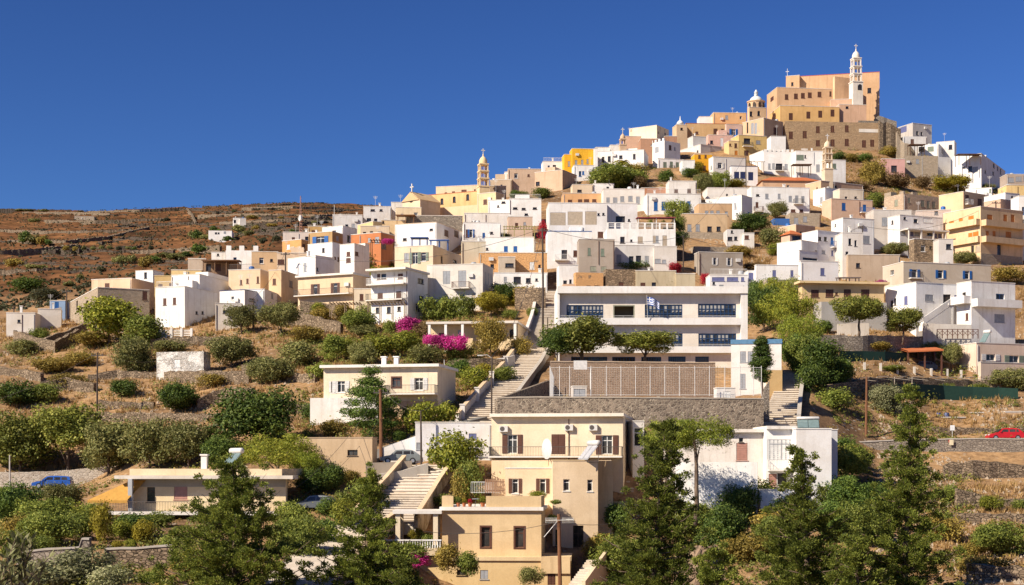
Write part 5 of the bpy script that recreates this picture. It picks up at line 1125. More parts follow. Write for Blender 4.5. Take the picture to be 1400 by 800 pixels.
    # o keeps an identity child frame
def solar(label, loc, rz, s=1.0, n=2, col=(0.16, 0.22, 0.22)):
    r = empty('solar_water_heater', loc, rz); tag(r, label, 'water heater')
    for k in range(n):
        x0 = k * 1.05
        mb = MB(); mb.quad([(x0, 0, 0.05), (x0 + .95, 0, .05), (x0 + .95, 1.1, 1.35), (x0, 1.1, 1.35)]); mb.quad([(x0, 0, -.05), (x0, 1.1, 1.25), (x0 + .95, 1.1, 1.25), (x0 + .95, 0, -.05)])
        for a_, b_ in (((x0, 0, -.05), (x0, 1.1, 1.25)), ((x0 + .95, 0, -.05), (x0 + .95, 1.1, 1.25))): mb.tube([a_, b_], .04, 4)
        mb.build('panel', paint(col, .25, spec=.5, name='collector'), r)
    mb = MB(); mb.tube([(-.1, 1.2, 1.55), (.0, 1.2, 1.55), (n * 1.0, 1.2, 1.55), (n * 1.0 + .1, 1.2, 1.55)], [.15, .28, .28, .15], 10); mb.build('tank', M_METW, r, smooth=True)
    mb = MB()
    mb.tube([(.05, .6, -.28), (n * 1.0 - .05, .6, -.28)], .03, 4)
    for x_ in (0.05, n * 1.0 - .05): mb.tube([(x_, 0, -.28), (x_, 1.2, -.28)], .03, 4); mb.tube([(x_, 1.2, -.3), (x_, 1.2, 1.35)], .03, 4); mb.tube([(x_, 0, -.3), (x_, 0, .05)], .03, 4)
    mb.build('stand', M_IRON, r)
    return r
def at(crop, x, y, Y): u = (cx(crop, x) - 700) / F; return Vector((u * Y, Y, (HOR - cy(crop, y)) / F * Y))
solar('pair of tilted solar water heaters on the cream foreground house', at('R', 672, 250, 146.8), rad(-66), col=(0.42, 0.42, 0.44))
solar('solar water heater on the roof of the white house below the court wall', at('S', 868, 112, 149), rad(-8)).scale = (1, 1, .62)
solar('solar water heater on the roof of the low lower-left house', at('P', 1095, 212, 148), rad(-50))
solar('white solar tank on the roof of the pinkish beige house', at('L', 1035, 514, 215), rad(-52), n=1)
def dish(label, p, r=.45, rz=0):
    e_ = empty('satellite_dish', p, rz); tag(e_, label, 'satellite dish')
    mb = MB(); prof = [(.02, 0)] + [(r * k / 5, .22 * r * (k / 5) ** 2) for k in range(1, 6)]
    n = 14
    for i in range(len(prof) - 1):
        for j in range(n):
            a0, a1 = 2 * math.pi * j / n, 2 * math.pi * (j + 1) / n
            f = lambda pr, a: (pr[0] * math.cos(a), pr[1] - .15, pr[0] * math.sin(a) + r)
            mb.quad([f(prof[i], a0), f(prof[i], a1), f(prof[i + 1], a1), f(prof[i + 1], a0)])
    mb.build('reflector', M_METW, e_, smooth=True)
    mb = MB(); mb.tube([(0, .3, -.6), (0, .25, r), (0, -.15, r)], .03, 5); mb.build('mast', M_IRON, e_); return e_
dish('white satellite dish on the roof of the cream foreground house', at('R', 533, 250, 147), 1.0, rad(-62))
# white house right of the foreground house
sw = B('S', 'white house with tall french windows and balcony below the stone court wall', (726, 728, 860), 118, 480, 1.5, WHITE, '803 208 126 88 W;757 340 34 54 m;797 335 40 50 k;848 345 40 60 k', name='house', Y=150, d=7, roof='s', over=.35, eave=.0, balc=((734, 868, 294, 'w', 1.0),), clutter=False)
B('S', '', (858, 860, 1014), 118, 500, 2, (0.78, 0.76, 0.74), '', root=sw.root, Y=148, d=8, cap=plaster(WHITE, .3))
B('S', '', (290, 724, 726), 132, 480, -2, (0.74, 0.68, 0.62), '622 216 50 76 m;618 165 16 12 k', root=sw.root, Y=151.5, d=7, roof='s', over=.4, eave=.02, cap=plaster((0.76, 0.70, 0.63), .3))
B('S', '', (1000, 1002, 1040), 122, 480, 3, (0.62, 0.63, 0.66), '', root=sw.root, Y=152, d=5)
def sgrill(mb, i):
    w_ = i.W; 
    for k_ in range(7): x_ = w_ * .12 + k_ * w_ * .80 / 6; mb.box(x_ - .04, x_ + .04, .02, .035, i.H - 3.3, i.H - .75)
    mb.box(w_ * .12, w_ * .92, .018, .036, i.H - 1.5, i.H - 1.4)
ext(sw, 'mullion', M_GRY, sgrill)
u_ = B('S', '', (330, 690, 716), 262, 520, -10, (0.78, 0.77, 0.76), '', root=sw.root, Y=147, d=1.0, roof='none')
B('S', '', (700, 704, 890), 384, 470, 2, WHITE, '', root=sw.root, Y=146.5, d=3.2, roof='p', low=470)
# small white gable wing beyond the stairs
B('N', 'white house wall with a small window beside the car', (606, 610, 990), 574, 800, 3, (0.76, 0.74, 0.74), '622 690 22 34 v;895 640 40 26 p', Y=159, d=3, clutter=False)

# things on the terraces of the foreground house
def pot(label, p, r, h, leaf, s_, col=(0.45, 0.16, 0.07)):
    e_ = empty('potted_plant', p); tag(e_, label, 'potted plant')
    mb = MB(); mb.lathe(0, 0, [(r * .7, 0), (r, h * .85), (r * 1.1, h * .86), (r * 1.1, h)], 10); mb.build('pot', plaster(col, .3), e_)
    POTS.append((e_, h, leaf, s_))
POTS = []
zt_ = lo_.ztop + .33
tp = lambda fx, d_=.5: (lo_.org + lo_.e * (lo_.W * fx) + lo_.n * d_)
for fx, lb, r_, lf, s_ in ((.16, 'terracotta pot with green plant at the left end of the terrace gap', .2, 'green', .7), (.22, 'terracotta pot with yellowish plant in the terrace gap', .18, 'yellow', .6), (.28, 'terracotta pot with red flowers in the middle of the terrace gap', .2, 'red', .5), (.41, 'terracotta pot with bushy plant at the right end of the terrace gap', .22, 'bright', .8)):
    p = tp(fx, .25); pot(lb, (p.x, p.y, zt_), r_, .35, lf, s_)
p = tp(.345, .6); t_ = empty('garden_table', (p.x, p.y, zt_)); tag(t_, 'small grey table on the flowered terrace of the foreground house', 'table')
mb = MB(); mb.lathe(0, 0, [(.45, .68), (.45, .72)], 14); mb.lathe(0, 0, [(.45, .679), (.01, .679)], 14); mb.build('table_top', M_GRY, t_)
for k in range(3): a_ = k * 2.09; mb = MB(); mb.tube([(.35 * math.cos(a_), .35 * math.sin(a_), 0), (.15 * math.cos(a_), .15 * math.sin(a_), .68)], .025, 5); mb.build('leg', M_IRON, t_)
ls = empty('lattice_screen', at('R', 266, 400, 146)); tag(ls, 'brown lattice screen on the terrace left of the shuttered middle block', 'screen')
w_ = 86 / 3.2 / F * 146; h_ = 64 / 3.2 / F * 146
mb = MB()
for k in range(12): mb.box(w_ * k / 12 + .02, w_ * (k + 1) / 12 - .03, 0, .04, .1, h_)
mb.box(0, w_, .041, .09, .25, .33); mb.box(0, w_, .041, .09, h_ - .3, h_ - .22); mb.build('panel', paint((0.30, 0.17, 0.10), .8, name='lattice_wood'), ls)
tr_ = empty('terrace_railing', at('R', 205, 398, 147)); tag(tr_, 'white terrace railing behind the flower pots of the foreground house', 'railing'); link('railing', railing_mesh(2.8, 1.1, M_WFR), None, tr_, (0, 0, 0))
# side steps going down at the right of the foreground house
A_ = at('R', 786, 664, 140); B_ = at('R', 690, 796, 131.5)
ss = empty('side_stairs', B_); tag(ss, 'narrow side steps with a slanting cream wall right of the doorway', 'stairs')
n_ = 13; d_ = (A_ - B_); dx = Vector((d_.x, d_.y, 0)).normalized(); nx_ = Vector((-dx.y, dx.x, 0))
for k in range(n_):
    mb = MB(); c0 = d_ * (k / n_); c1 = d_ * ((k + 1) / n_); c1z = c1.z
    p0, p1 = Vector((c0.x, c0.y, 0)), Vector((c1.x, c1.y, 0))
    q = [p0, p1, p1 + nx_ * 1.5, p0 + nx_ * 1.5]
    mb.quad([v + Vector((0, 0, c1z - .55)) for v in q]); mb.quad([q[0] + Vector((0, 0, c1z - 1.6)), q[3] + Vector((0, 0, c1z - 1.6)), q[3] + Vector((0, 0, c1z - .55)), q[0] + Vector((0, 0, c1z - .55))])
    mb.build('step', M_STEP, ss)
mb = MB()
for o_ in (0.0,):
    a0, a1 = -nx_ * .3, nx_ * .0
    up = Vector((0, 0, .25)); dn = Vector((0, 0, -2.6))
    mb.quad([a0 + dn, d_ + a0 + dn, d_ + a0 + up, a0 + up]); mb.quad([a0 + up, d_ + a0 + up, d_ + a1 + up, a1 + up]); mb.quad([a1 + dn, a1 + up, d_ + a1 + up, d_ + a1 + dn]); mb.quad([a0 + dn, a0 + up, a1 + up, a1 + dn])
mb.build('side_wall', plaster((0.72, 0.58, 0.40), .4), ss)
# ---------------------------------------------------------------- walls, court, stairs, roads
RW = random.Random(8)
def wallrow(label, pts, mat, thick=0.6, Y=None, name='retaining_wall', cat='wall', rough=0.12, coping=None, group=None, dz=0.8, dY=0.0):
    """a wall along points (column, top row, ground row) of the photograph; it stands on the ground there"""
    P = []
    for q in pts:
        yy = (Y if Y else lookup(q[0], q[2])) + dY; u = (q[0] - 700) / F
        P.append((Vector((u * yy, yy)), (HOR - q[1]) / F * yy))
    sub = []
    for (p0, z0), (p1, z1) in zip(P[:-1], P[1:]):
        n = max(1, int((p1 - p0).length / 0.9))
        for k in range(n): t = k / n; sub.append((p0.lerp(p1, t), z0 * (1 - t) + z1 * t))
    sub.append(P[-1])
    mb = MB(); k = len(sub); ring_ = []
    for i, (p, z) in enumerate(sub):
        d = (sub[min(i + 1, k - 1)][0] - sub[max(i - 1, 0)][0]).normalized(); n = Vector((-d.y, d.x))
        zt = z + RW.uniform(-rough, rough); g = min(gz(p.x, p.y), zt - .5) - dz
        o1 = RW.uniform(-rough, rough) * .5
        a, b = p + n * o1, p + n * (thick + o1)
        ring_.append(((a.x, a.y, g), (a.x, a.y, zt), (b.x, b.y, zt + RW.uniform(-rough, rough) * .5), (b.x, b.y, g)))
    for q0, q1 in zip(ring_[:-1], ring_[1:]):
        mb.quad([q0[0], q1[0], q1[1], q0[1]]); mb.quad([q0[1], q1[1], q1[2], q0[2]]); mb.quad([q0[2], q1[2], q1[3], q0[3]])
    mb.quad([ring_[0][0], ring_[0][1], ring_[0][2], ring_[0][3]]); mb.quad(list(ring_[-1])[::-1])
    if coping is None:
        o = mb.build(name, mat); tag(o, label, cat, group); return o
    r = empty(name, ring_[0][0]); tag(r, label, cat, group)
    off = Vector(ring_[0][0])
    mb.v = [tuple(Vector(v) - off) for v in mb.v]; mb.build('wall', mat, r)
    cp = MB()
    for (q0, q1) in zip(ring_[:-1], ring_[1:]):
        for (A0, A1) in ((q0, q1),):
            a0, a1 = Vector(A0[1]) - off, Vector(A1[1]) - off; b0, b1 = Vector(A0[2]) - off, Vector(A1[2]) - off
            n0 = (a0 - b0); n0.z = 0; n0 = n0.normalized() * .07; up = Vector((0, 0, .14)); dn = Vector((0, 0, .003))
            cp.quad([a0 + n0 + up, a1 + n0 + up, b1 - n0 + up, b0 - n0 + up]); cp.quad([a0 + n0 + dn, a1 + n0 + dn, a1 + n0 + up, a0 + n0 + up]); cp.quad([b1 - n0 + dn, b0 - n0 + dn, b0 - n0 + up, b1 - n0 + up])
    cp.build('coping', coping, r); return r
# school court
def zrow(r, Y): return (HOR - r) / F * Y
wallrow('tall dark rubble wall carrying the fenced school court', [(680, 545, 592), (735, 543.5, 592), (800, 544, 592), (1044, 546, 592)], ST_COURT, 0.8, Y=168, rough=.02, coping=plaster((0.40, 0.35, 0.29), .4))
wallrow('pinkish stone back wall of the school court', [(752, 495, 556), (900, 496, 556), (978, 497, 556)], ST_PINK, 0.5, Y=188.5, rough=.02, coping=plaster((0.44, 0.34, 0.25), .4))
mb = MB(); xa, xb = (682 - 700) / F * 168, (1042 - 700) / F * 168
zc = zrow(549, 168); mb.box(xa + .3, xb - .2, 168.81, 188.49, zc - .5, zc); struct(mb.build('court_floor', M_CONC))
# left return wall of the court, rising beside the stairs
def wall_line(label, A, Bp, zta, ztb, mat, thick=.5, name='wall', drop=3.0):
    mb = MB(); d = (Vector(Bp) - Vector(A)).normalized(); n = Vector((-d.y, d.x)) * thick
    a, b = Vector(A), Vector(Bp); a2, b2 = a + n, b + n
    q = lambda p, z: (p.x, p.y, z)
    za, zb_ = zta - drop, ztb - drop
    mb.quad([q(a, za), q(b, zb_), q(b, ztb), q(a, zta)]); mb.quad([q(b2, zb_), q(a2, za), q(a2, zta), q(b2, ztb)])
    mb.quad([q(a, zta), q(b, ztb), q(b2, ztb), q(a2, zta)]); mb.quad([q(a2, za), q(a, za), q(a, zta), q(a2, zta)]); mb.quad([q(b, zb_), q(b2, zb_), q(b2, ztb), q(b, ztb)])
    o = mb.build(name, mat); tag(o, label, 'wall'); return o
wall_line('dark rubble side wall of the school court beside the stairway', ((681 - 700) / F * 168.9, 168.9), ((752 - 700) / F * 188, 188), zrow(545, 168), zrow(520, 188), ST_COURT, .4, drop=6)
# court fence: pale posts with rails
fe = empty('court_fence', ((800 - 700) / F * 168.4, 168.4, zrow(543, 168))); tag(fe, 'tall pale metal post fence along the edge of the school court', 'fence')
pm = MB(); pm.tube([(0, 0, 0), (0, 0, 3.3)], .04, 6); pme = pm.mesh('post', M_METW)
fxs = [752, 765, 779, 808, 829, 849, 869, 889, 909, 929, 950, 970, 991, 1012, 1030, 1041]
for px in fxs: link('post', pme, None, fe, ((px - 800) / F * 168.4, 0, 0.15))
for z_ in (.25, 3.25):
    mb = MB(); x0, x1 = (752 - 800) / F * 168.4, (1041 - 800) / F * 168.4; mb.tube([(x0, 0, z_), (x1, 0, z_)], .025, 5); mb.build('rail', M_METW, fe)
mb = MB()
for k in range(90): x_ = x0 + (x1 - x0) * k / 89; mb.box(x_ - .004, x_ + .004, -.004, .004, .2, 3.2)
for k in range(12): z_ = .3 + k * .25; mb.box(x0, x1, -.005, .005, z_ - .003, z_ + .003)
struct(mb.build('wire_mesh', M_METW, fe), 'stuff')
fe2 = empty('court_fence', ((752 - 700) / F * 168.6, 168.6, zrow(543, 168))); tag(fe2, 'metal post fence running back along the left side of the school court', 'fence')
for k in range(8):
    t = k / 7; p = Vector(((752 - 700) / F * 168.6, 168.6)).lerp(Vector(((757 - 700) / F * 187.5, 187.5)), t); link('post', pme, None, fe2, (p.x - fe2.location.x, p.y - fe2.location.y, .1))
# small hut and basketball stand on the court
B('M', 'small grey box hut on the school court', (152, 156, 226), 540, 588, 2, (0.60, 0.56, 0.52), '190 570 56 34 v', name='kiosk', cat='hut', Y=171, d=2.5, clutter=False)
bk = empty('basketball_stand', at('M', 245, 585, 172)); tag(bk, 'grey basketball stand with backboard at the left of the court', 'basketball stand')
mb = MB(); mb.tube([(0, 0, 0), (0, 0, 3.0), (-1.0, -.2, 3.4)], .08, 6); mb.build('pole', M_METW, bk); mb = MB(); mb.box(-1.9, -.4, -.3, -.22, 2.9, 3.9); mb.build('backboard', M_METW, bk)
B('M', 'white utility box with a dark sloping pipe on the court edge', (868, 872, 965), 548, 600, 2, (0.70, 0.67, 0.64), '924 585 34 40 W', name='kiosk', cat='hut', Y=170.5, d=2, clutter=False)

# stairs
sm = MB(); sm.box(-.5, .5, -.07, 1, -.12, 0); sm.box(-.495, .495, .03, 1, -1, -.121)
SME = sm.mesh('step', M_STEP)
STAIRPTS = []
def stairs(label, path, w0, w1, tread, lift=0.35, group=None):
    P = [ground(*p) for p in path]
    root = empty('stairway', P[0]); tag(root, label, 'stairs')
    seg = []; tot = 0
    for a, b in zip(P[:-1], P[1:]):
        L = (b.xy - a.xy).length; seg.append((a, b, tot, L)); tot += L
    n = int(tot / tread); left, right = [], []
    for i in range(n):
        s = i * tot / n; w_ = w0 + (w1 - w0) * s / tot
        for a, b, s0, L in seg:
            if s0 <= s <= s0 + L + 1e-6: break
        t = (s - s0) / L; d = (b.xy - a.xy).normalized(); p = a.lerp(b, t); ang = math.atan2(d.y, d.x) - math.pi / 2
        z = p.z + lift; STAIRPTS.append((p.x, p.y, w_ / 2 + .9))
        o = link('step', SME, None, root, (p.x - root.location.x, p.y - root.location.y, z - root.location.z), ang); o.scale = (w_, tot / n * 1.25, 1.0)
        nrm = Vector((-d.y, d.x)); left.append((p.x + nrm.x * w_ / 2, p.y + nrm.y * w_ / 2, z)); right.append((p.x - nrm.x * w_ / 2, p.y - nrm.y * w_ / 2, z))
    print('stairs', label, n); return left, right
def sidewall(label, line, h, mat, cop, out, thick=.35, pillar=None, skip=0, name='stair_parapet', hf=None):
    r = empty(name, line[0]); tag(r, label, 'wall'); o_ = Vector(line[0]); mb = MB(); cp = MB()
    pts = line[::3] + [line[-1]]
    for i, (a, b) in enumerate(zip(pts[:-1], pts[1:])):
        a, b = Vector(a) - o_, Vector(b) - o_; d = (b - a).xy.normalized(); n = Vector((-d.y, d.x, 0)) * out
        q0, q1 = n * .03, n * (.03 + thick); dn = Vector((0, 0, -1.8)); up = Vector((0, 0, h)); u2 = Vector((0, 0, h + .12))
        for (p, s) in ((q0, -1), (q1, 1)):
            mb.quad([a + p + dn, b + p + dn, b + p + up, a + p + up])
        mb.quad([a + q0 + dn, a + q1 + dn, a + q1 + up, a + q0 + up]); mb.quad([b + q0 + dn, b + q1 + dn, b + q1 + up, b + q0 + up])
        c0, c1 = q0 - n * .06, q1 + n * .06; e = Vector((0, 0, .002))
        cp.quad([a + c0 + u2, b + c0 + u2, b + c1 + u2, a + c1 + u2])
        cp.quad([a + c0 + up + e, b + c0 + up + e, b + c0 + u2, a + c0 + u2]); cp.quad([a + c1 + up + e, b + c1 + up + e, b + c1 + u2, a + c1 + u2])
    mb.build('wall', mat, r); cp.build('coping', cop, r)
    if pillar:
        for p in line[2::pillar]:
            p = Vector(p) - o_; pm_ = MB(); pm_.box(p.x - .28, p.x + .28, p.y - .28, p.y + .28, p.z - 1, p.z + h + .55); pm_.box(p.x - .34, p.x + .34, p.y - .34, p.y + .34, p.z + h + .55, p.z + h + .68)
            pm_.build('pillar', mat, r)
    return r
SWH = plaster((0.74, 0.70, 0.65), .5); SCO = plaster((0.66, 0.50, 0.33), .4); SRU = stone((0.46, 0.37, 0.27), (0.34, 0.27, 0.2), (0.50, 0.43, 0.34), 0.4, 1.6, .4, (0.6, 0.52, 0.42))
l_, r_ = stairs('broad pale stone stairway rising beside the foreground house', [(525, 722), (556, 680), (590, 638)], 5.6, 5.0, .70)
sidewall('low rubble parapet with tan coping left of the broad stairway', l_, .9, SRU, SCO, 1)
sidewall('low plastered parapet with tan coping right of the broad stairway', r_, .75, SRU, SCO, -1)
l_, r_ = stairs('lowest stairway flight half hidden behind the conifers', [(402, 808), (440, 770), (470, 735), (500, 716)], 6.0, 5.6, .55)
sidewall('tan coped parapet right of the lowest stairway flight', r_, .7, SRU, SCO, -1)
l_, r_ = stairs('long straight stairway climbing from the road towards the school', [(655, 580), (685, 540), (714, 505), (736, 470)], 4.6, 4.0, 1.0)
sidewall('long white parapet with square pillars left of the climbing stairway', l_, .8, SWH, SCO, 1, pillar=9)
sidewall('low grey curb wall right of the climbing stairway', r_, .5, M_CONC, M_CONC, -1)
l_, r_ = stairs('narrow upper stairway between the houses beside the tall pole', [(736, 470), (744, 440), (748, 415), (750, 398)], 3.6, 3.0, 1.0)
sidewall('white curved parapet left of the narrow upper stairway', l_, .8, SWH, SWH, 1)
l_, r_ = stairs('shaded concrete stair path right of the school court', [(1064, 586), (1074, 545), (1086, 508)], 4.0, 2.6, 1.0, lift=.4)
sidewall('low rough wall right of the shaded stair path', r_, .5, ST_GREY, M_CONC, -1)

def road(name, path, w_, mat, lift=.12, thick=1.2):
    P = [ground(*p) if len(p) == 2 else Vector(((p[0] - 700) / F * p[2], p[2], (HOR - p[1]) / F * p[2])) for p in path]
    sub = []
    for a, b in zip(P[:-1], P[1:]):
        n = max(1, int((b - a).length / 2))
        for k in range(n): sub.append(a.lerp(b, k / n))
    sub.append(P[-1]); mb = MB(); rr = []
    for i, p in enumerate(sub):
        d = (sub[min(i + 1, len(sub) - 1)] - sub[max(i - 1, 0)]).xy.normalized(); n = Vector((-d.y, d.x))
        a, b = p.xy - n * w_ / 2, p.xy + n * w_ / 2; rr.append(((a.x, a.y, p.z + lift), (b.x, b.y, p.z + lift)))
    dn = lambda v: (v[0], v[1], v[2] - thick)
    for (a0, b0), (a1, b1) in zip(rr[:-1], rr[1:]):
        mb.quad([a0, a1, b1, b0]); mb.quad([dn(a0), dn(a1), a1, a0]); mb.quad([b0, b1, dn(b1), dn(b0)])
    mb.quad([dn(rr[0][0]), rr[0][0], rr[0][1], dn(rr[0][1])])
    o = mb.build(name, mat); struct(o); return o
road('road', [(-60, 674, 176), (40, 671, 176), (120, 669, 176), (190, 664, 175), (260, 656, 172)], 6.5, M_ASPH)
road('road', [(470, 640), (520, 620), (556, 606), (590, 592), (622, 580), (650, 575)], 5.0, M_ASPH, .25)
road('road', [(505, 652), (545, 645), (580, 637)], 6.0, M_CONC, .1)
road('road', [(1180, 603, 182), (1280, 602.5, 182), (1420, 602, 182)], 6.0, M_CONC, .0, 2.5)
wallrow('low concrete and rubble wall behind the blue car', [(-30, 646, 664), (60, 645, 664), (120, 640, 660), (175, 636, 655), (260, 634, 650)], stone((0.44, 0.36, 0.28), (0.34, 0.28, 0.22), (0.42, 0.36, 0.29), .5, 1.6, .7, (0.45, 0.39, 0.32)), .5, Y=180, rough=.05)
wallrow('long dark stone road wall below the red car', [(1150, 606, 626), (1235, 602, 627), (1300, 601, 626), (1425, 601, 625)], ST_GREY, .7, Y=178.6, rough=.03, coping=M_CONC)
wallrow('stone bank wall behind the red car', [(1120, 590, 600), (1200, 588, 600), (1270, 584, 598), (1330, 585, 597), (1430, 586, 596)], ST_DRY, .8, Y=188, rough=.2)
wallrow('sagging rubble terrace wall under the road wall at right', [(1290, 634, 655), (1330, 630, 656), (1365, 632, 655), (1425, 636, 654)], ST_DRY, .8, rough=.15)
wallrow('broken stone terrace wall in the lower right field', [(1308, 668, 696), (1350, 680, 696), (1425, 686, 695)], ST_DRY, .8, rough=.15)
wallrow('lowest dry stone wall at the lower right', [(1298, 700, 716), (1360, 702, 717), (1430, 706, 718)], ST_DRY, .8, rough=.18)
wallrow('dry stone wall below the straw bank at bottom right', [(1320, 772, 795), (1370, 776, 795), (1430, 778, 795)], ST_DRY, .8, rough=.18)
wallrow('field wall under the green shade cloth', [(1130, 528, 540), (1190, 517, 534), (1260, 516, 530), (1330, 520, 532), (1410, 522, 534)], ST_DRY, .7, rough=.12)
wallrow('rough bank wall below the white villa', [(1110, 458, 480), (1180, 459, 484), (1260, 460, 486), (1330, 462, 482)], ST_GREY, .8, rough=.12)
wallrow('white garden wall in front of the white villa', [(1262, 442, 457), (1290, 443, 458), (1328, 444, 456)], plaster((0.56, 0.52, 0.47), .7), .3, Y=217, rough=.01)
wallrow('grey white garden wall below the tan bungalow', [(1145, 443, 458), (1166, 442, 458), (1188, 442, 457)], plaster((0.60, 0.55, 0.50), .7), .3, Y=219, rough=.01)
wallrow('rubble wall left of the shaded stair path', [(1042, 546, 590), (1046, 530, 580), (1052, 520, 560)], ST_GREY, .6, Y=172, rough=.1)
# left terraces
LW = [('dry stone terrace wall below the whitewashed stone hut', [(120, 513, 522), (160, 506, 518), (215, 509, 519), (275, 507, 527), (340, 506, 526)], .6),
 ('rough field wall under the dark round bush', [(135, 548, 561), (170, 549, 560), (210, 550, 559)], .6),
 ('long dry stone wall above the olive row', [(112, 563, 578), (200, 565, 577), (300, 566, 576)], .6),
 ('short broken field wall at the left below the farm', [(55, 522, 536), (90, 517, 535), (128, 523, 537)], .6),
 ('sloping stone wall below the far-left farm building', [(18, 452, 470), (45, 460, 478), (75, 468, 484), (108, 450, 468)], .6),
 ('stone terrace wall near the grey-brown stone house', [(62, 462, 478), (95, 452, 470), (120, 440, 462)], .6),
 ('terrace wall below the low white annexe', [(205, 464, 478), (240, 461, 476), (305, 460, 472)], .6),
 ('dry stone wall in the straw field beside the green bushes', [(270, 545, 562), (300, 532, 552), (345, 530, 546)], .6),
 ('rubble wall under the cream balcony house', [(410, 412, 432), (450, 415, 434), (490, 424, 440)], .6),
 ('stone bank left of the balcony house gardens', [(385, 424, 446), (430, 432, 452), (465, 442, 458)], .6),
 ('low field wall at the far left edge', [(-20, 500, 512), (25, 504, 516), (55, 510, 522)], .6),
 ('rubble garden wall behind the cream bungalow', [(612, 492, 508), (650, 490, 508), (690, 491, 506)], .6),
 ('dry stone wall between the olive bushes at left centre', [(330, 498, 512), (380, 507, 520), (430, 512, 524)], .6),
 ('stone terrace wall under the grey olives', [(380, 556, 568), (410, 552, 566), (440, 550, 564)], .6)]
for lb, pts, th_ in LW: wallrow(lb, pts, ST_DRY, th_, rough=.16)
wallrow('coped stone garden wall at the bottom left', [(22, 757, 780), (60, 752, 778), (108, 750, 776), (112, 738, 776), (122, 738, 776)], ST_GREY, .6, Y=112, rough=.03, coping=M_CONC)
wallrow('concrete capped dry stone wall below the lower-left house', [(143, 752, 782), (185, 751, 784), (235, 747, 786)], ST_DRY, .6, Y=113, rough=.03, coping=M_CONC)
wallrow('white sloping road wall beside the grey car', [(520, 614, 632), (545, 604, 632), (575, 594, 630), (607, 588, 625)], plaster((0.74, 0.71, 0.68), .4), .4, Y=161, rough=.0)
wallrow('low dark kerb wall in front of the grey car', [(500, 633, 642), (535, 632, 642), (563, 630, 640)], plaster((0.30, 0.25, 0.20), .5), .3, Y=157, rough=.01)
wallrow('white garden wall with steps beside the upper stairway', [(664, 492, 506), (690, 489, 506), (704, 486, 502)], plaster((0.70, 0.66, 0.62), .5), .4, rough=.01)
wallrow('white ramp wall on the left terrace garden', [(200, 452, 470), (222, 450, 470), (228, 458, 470)], plaster((0.72, 0.69, 0.64), .5), .3, rough=.01)
wallrow('sunlit white wall below the far-left farm', [(22, 432, 450), (50, 428, 450), (84, 420, 445)], plaster((0.72, 0.66, 0.58), .5), .4, rough=.01)
# rock stair wall below the cathedral, stepped and sunlit
zz_ = [(1226, 182), (1230, 190), (1234, 196), (1239, 202), (1244, 208), (1250, 211)]
wallrow('stepped sunlit stone wall descending from the cathedral rock', [(1226, 180, 200), (1231, 188, 205), (1236, 194, 208), (1243, 201, 212), (1252, 207, 214)], ST_HOUSE, 1.0, Y=404, rough=.9)
wallrow('dark rough rock wall right of the monastery', [(1202, 168, 205), (1212, 165, 205), (1224, 170, 205), (1232, 178, 208)], ST_DRY, 3.0, Y=408, rough=.6)
wallrow('low stone wall on the skyline right of the cathedral', [(1196, 160, 180), (1208, 158, 180), (1218, 164, 180), (1226, 165, 182)], ST_GREY, 1.0, Y=418, rough=.5)
# field walls on the far hill
FHW = [[(0, 316), (60, 318), (120, 318), (180, 316)], [(10, 330), (90, 331), (150, 325), (205, 312)], [(60, 303), (130, 304), (230, 300)], [(255, 287), (262, 296), (266, 306)], [(120, 291), (190, 289), (250, 286)],
 [(270, 296), (340, 294), (430, 296), (480, 295)], [(300, 306), (380, 302), (470, 304)], [(180, 345), (240, 342), (300, 338)], [(0, 345), (60, 341), (110, 336)], [(30, 292), (90, 292), (150, 294)], [(330, 286), (400, 284), (470, 286)], [(0, 372), (50, 370), (95, 366)]]
for k, ln in enumerate(FHW):
    wallrow('dark dry stone field wall crossing the far brown hillside', [(a, b - 2.2, b) for a, b in ln], ST_DRY, 1.2, rough=.4, name='field_wall', group='field walls on the far hillside', dz=3)

ST_FAR = stone((0.13, 0.10, 0.075), (0.085, 0.065, 0.05), (0.05, 0.04, 0.03), 1.2, 2.0)
RF = random.Random(33)
for k in range(64):
    x0 = RF.uniform(-30, 470); r0 = RF.uniform(284, 372) if x0 < 250 else RF.uniform(281, 322); L_ = RF.uniform(30, 130); n_ = 6; sl = RF.uniform(-.07, .03)
    pts = [(x0 + L_ * j / n_, 0, r0 + sl * L_ * j / n_ + RF.uniform(-.5, .5)) for j in range(n_ + 1)]
    pts = [(a, b - 1.1 * 700 / max(lookup(a, b), 420), b) for a, _, b in pts if a < 500]
    if len(pts) > 2 and max(abs(lookup(pts[j][0], pts[j][2]) - lookup(pts[j + 1][0], pts[j + 1][2])) for j in range(len(pts) - 1)) < 70:
        wallrow('dark dry stone field wall crossing the far brown hillside', pts, ST_FAR, 1.2, rough=.4, name='field_wall', group='field walls on the far hillside', dz=3)
# wooden and green shade structures at right
sc_ = empty('shade_cloth', ground(1200, 522)); tag(sc_, 'dark green shade cloth fence across the lower right garden', 'fence')
def cloth(root, pts, Yc, mat, name):
    mb = MB(); o_ = root.location
    for (p0, p1) in zip(pts[:-1], pts[1:]):
        ya, yb = lookup(p0[0], p0[2]), lookup(p1[0], p1[2])
        a = [((p0[0] - 700) / F * ya, ya, zrow(r, ya)) for r in p0[1:]]; b = [((p1[0] - 700) / F * yb, yb, zrow(r, yb)) for r in p1[1:]]
        mb.quad([Vector(a[1]) - o_, Vector(b[1]) - o_, Vector(b[0]) - o_, Vector(a[0]) - o_])
        mb.tube([Vector(a[1]) - o_ + Vector((0, .06, -.6)), Vector(a[0]) - o_ + Vector((0, .06, .2))], .05, 5)
    return mb.build(name, mat, root)
M_GCL = paint((0.018, 0.055, 0.04), .8, name='green_net')
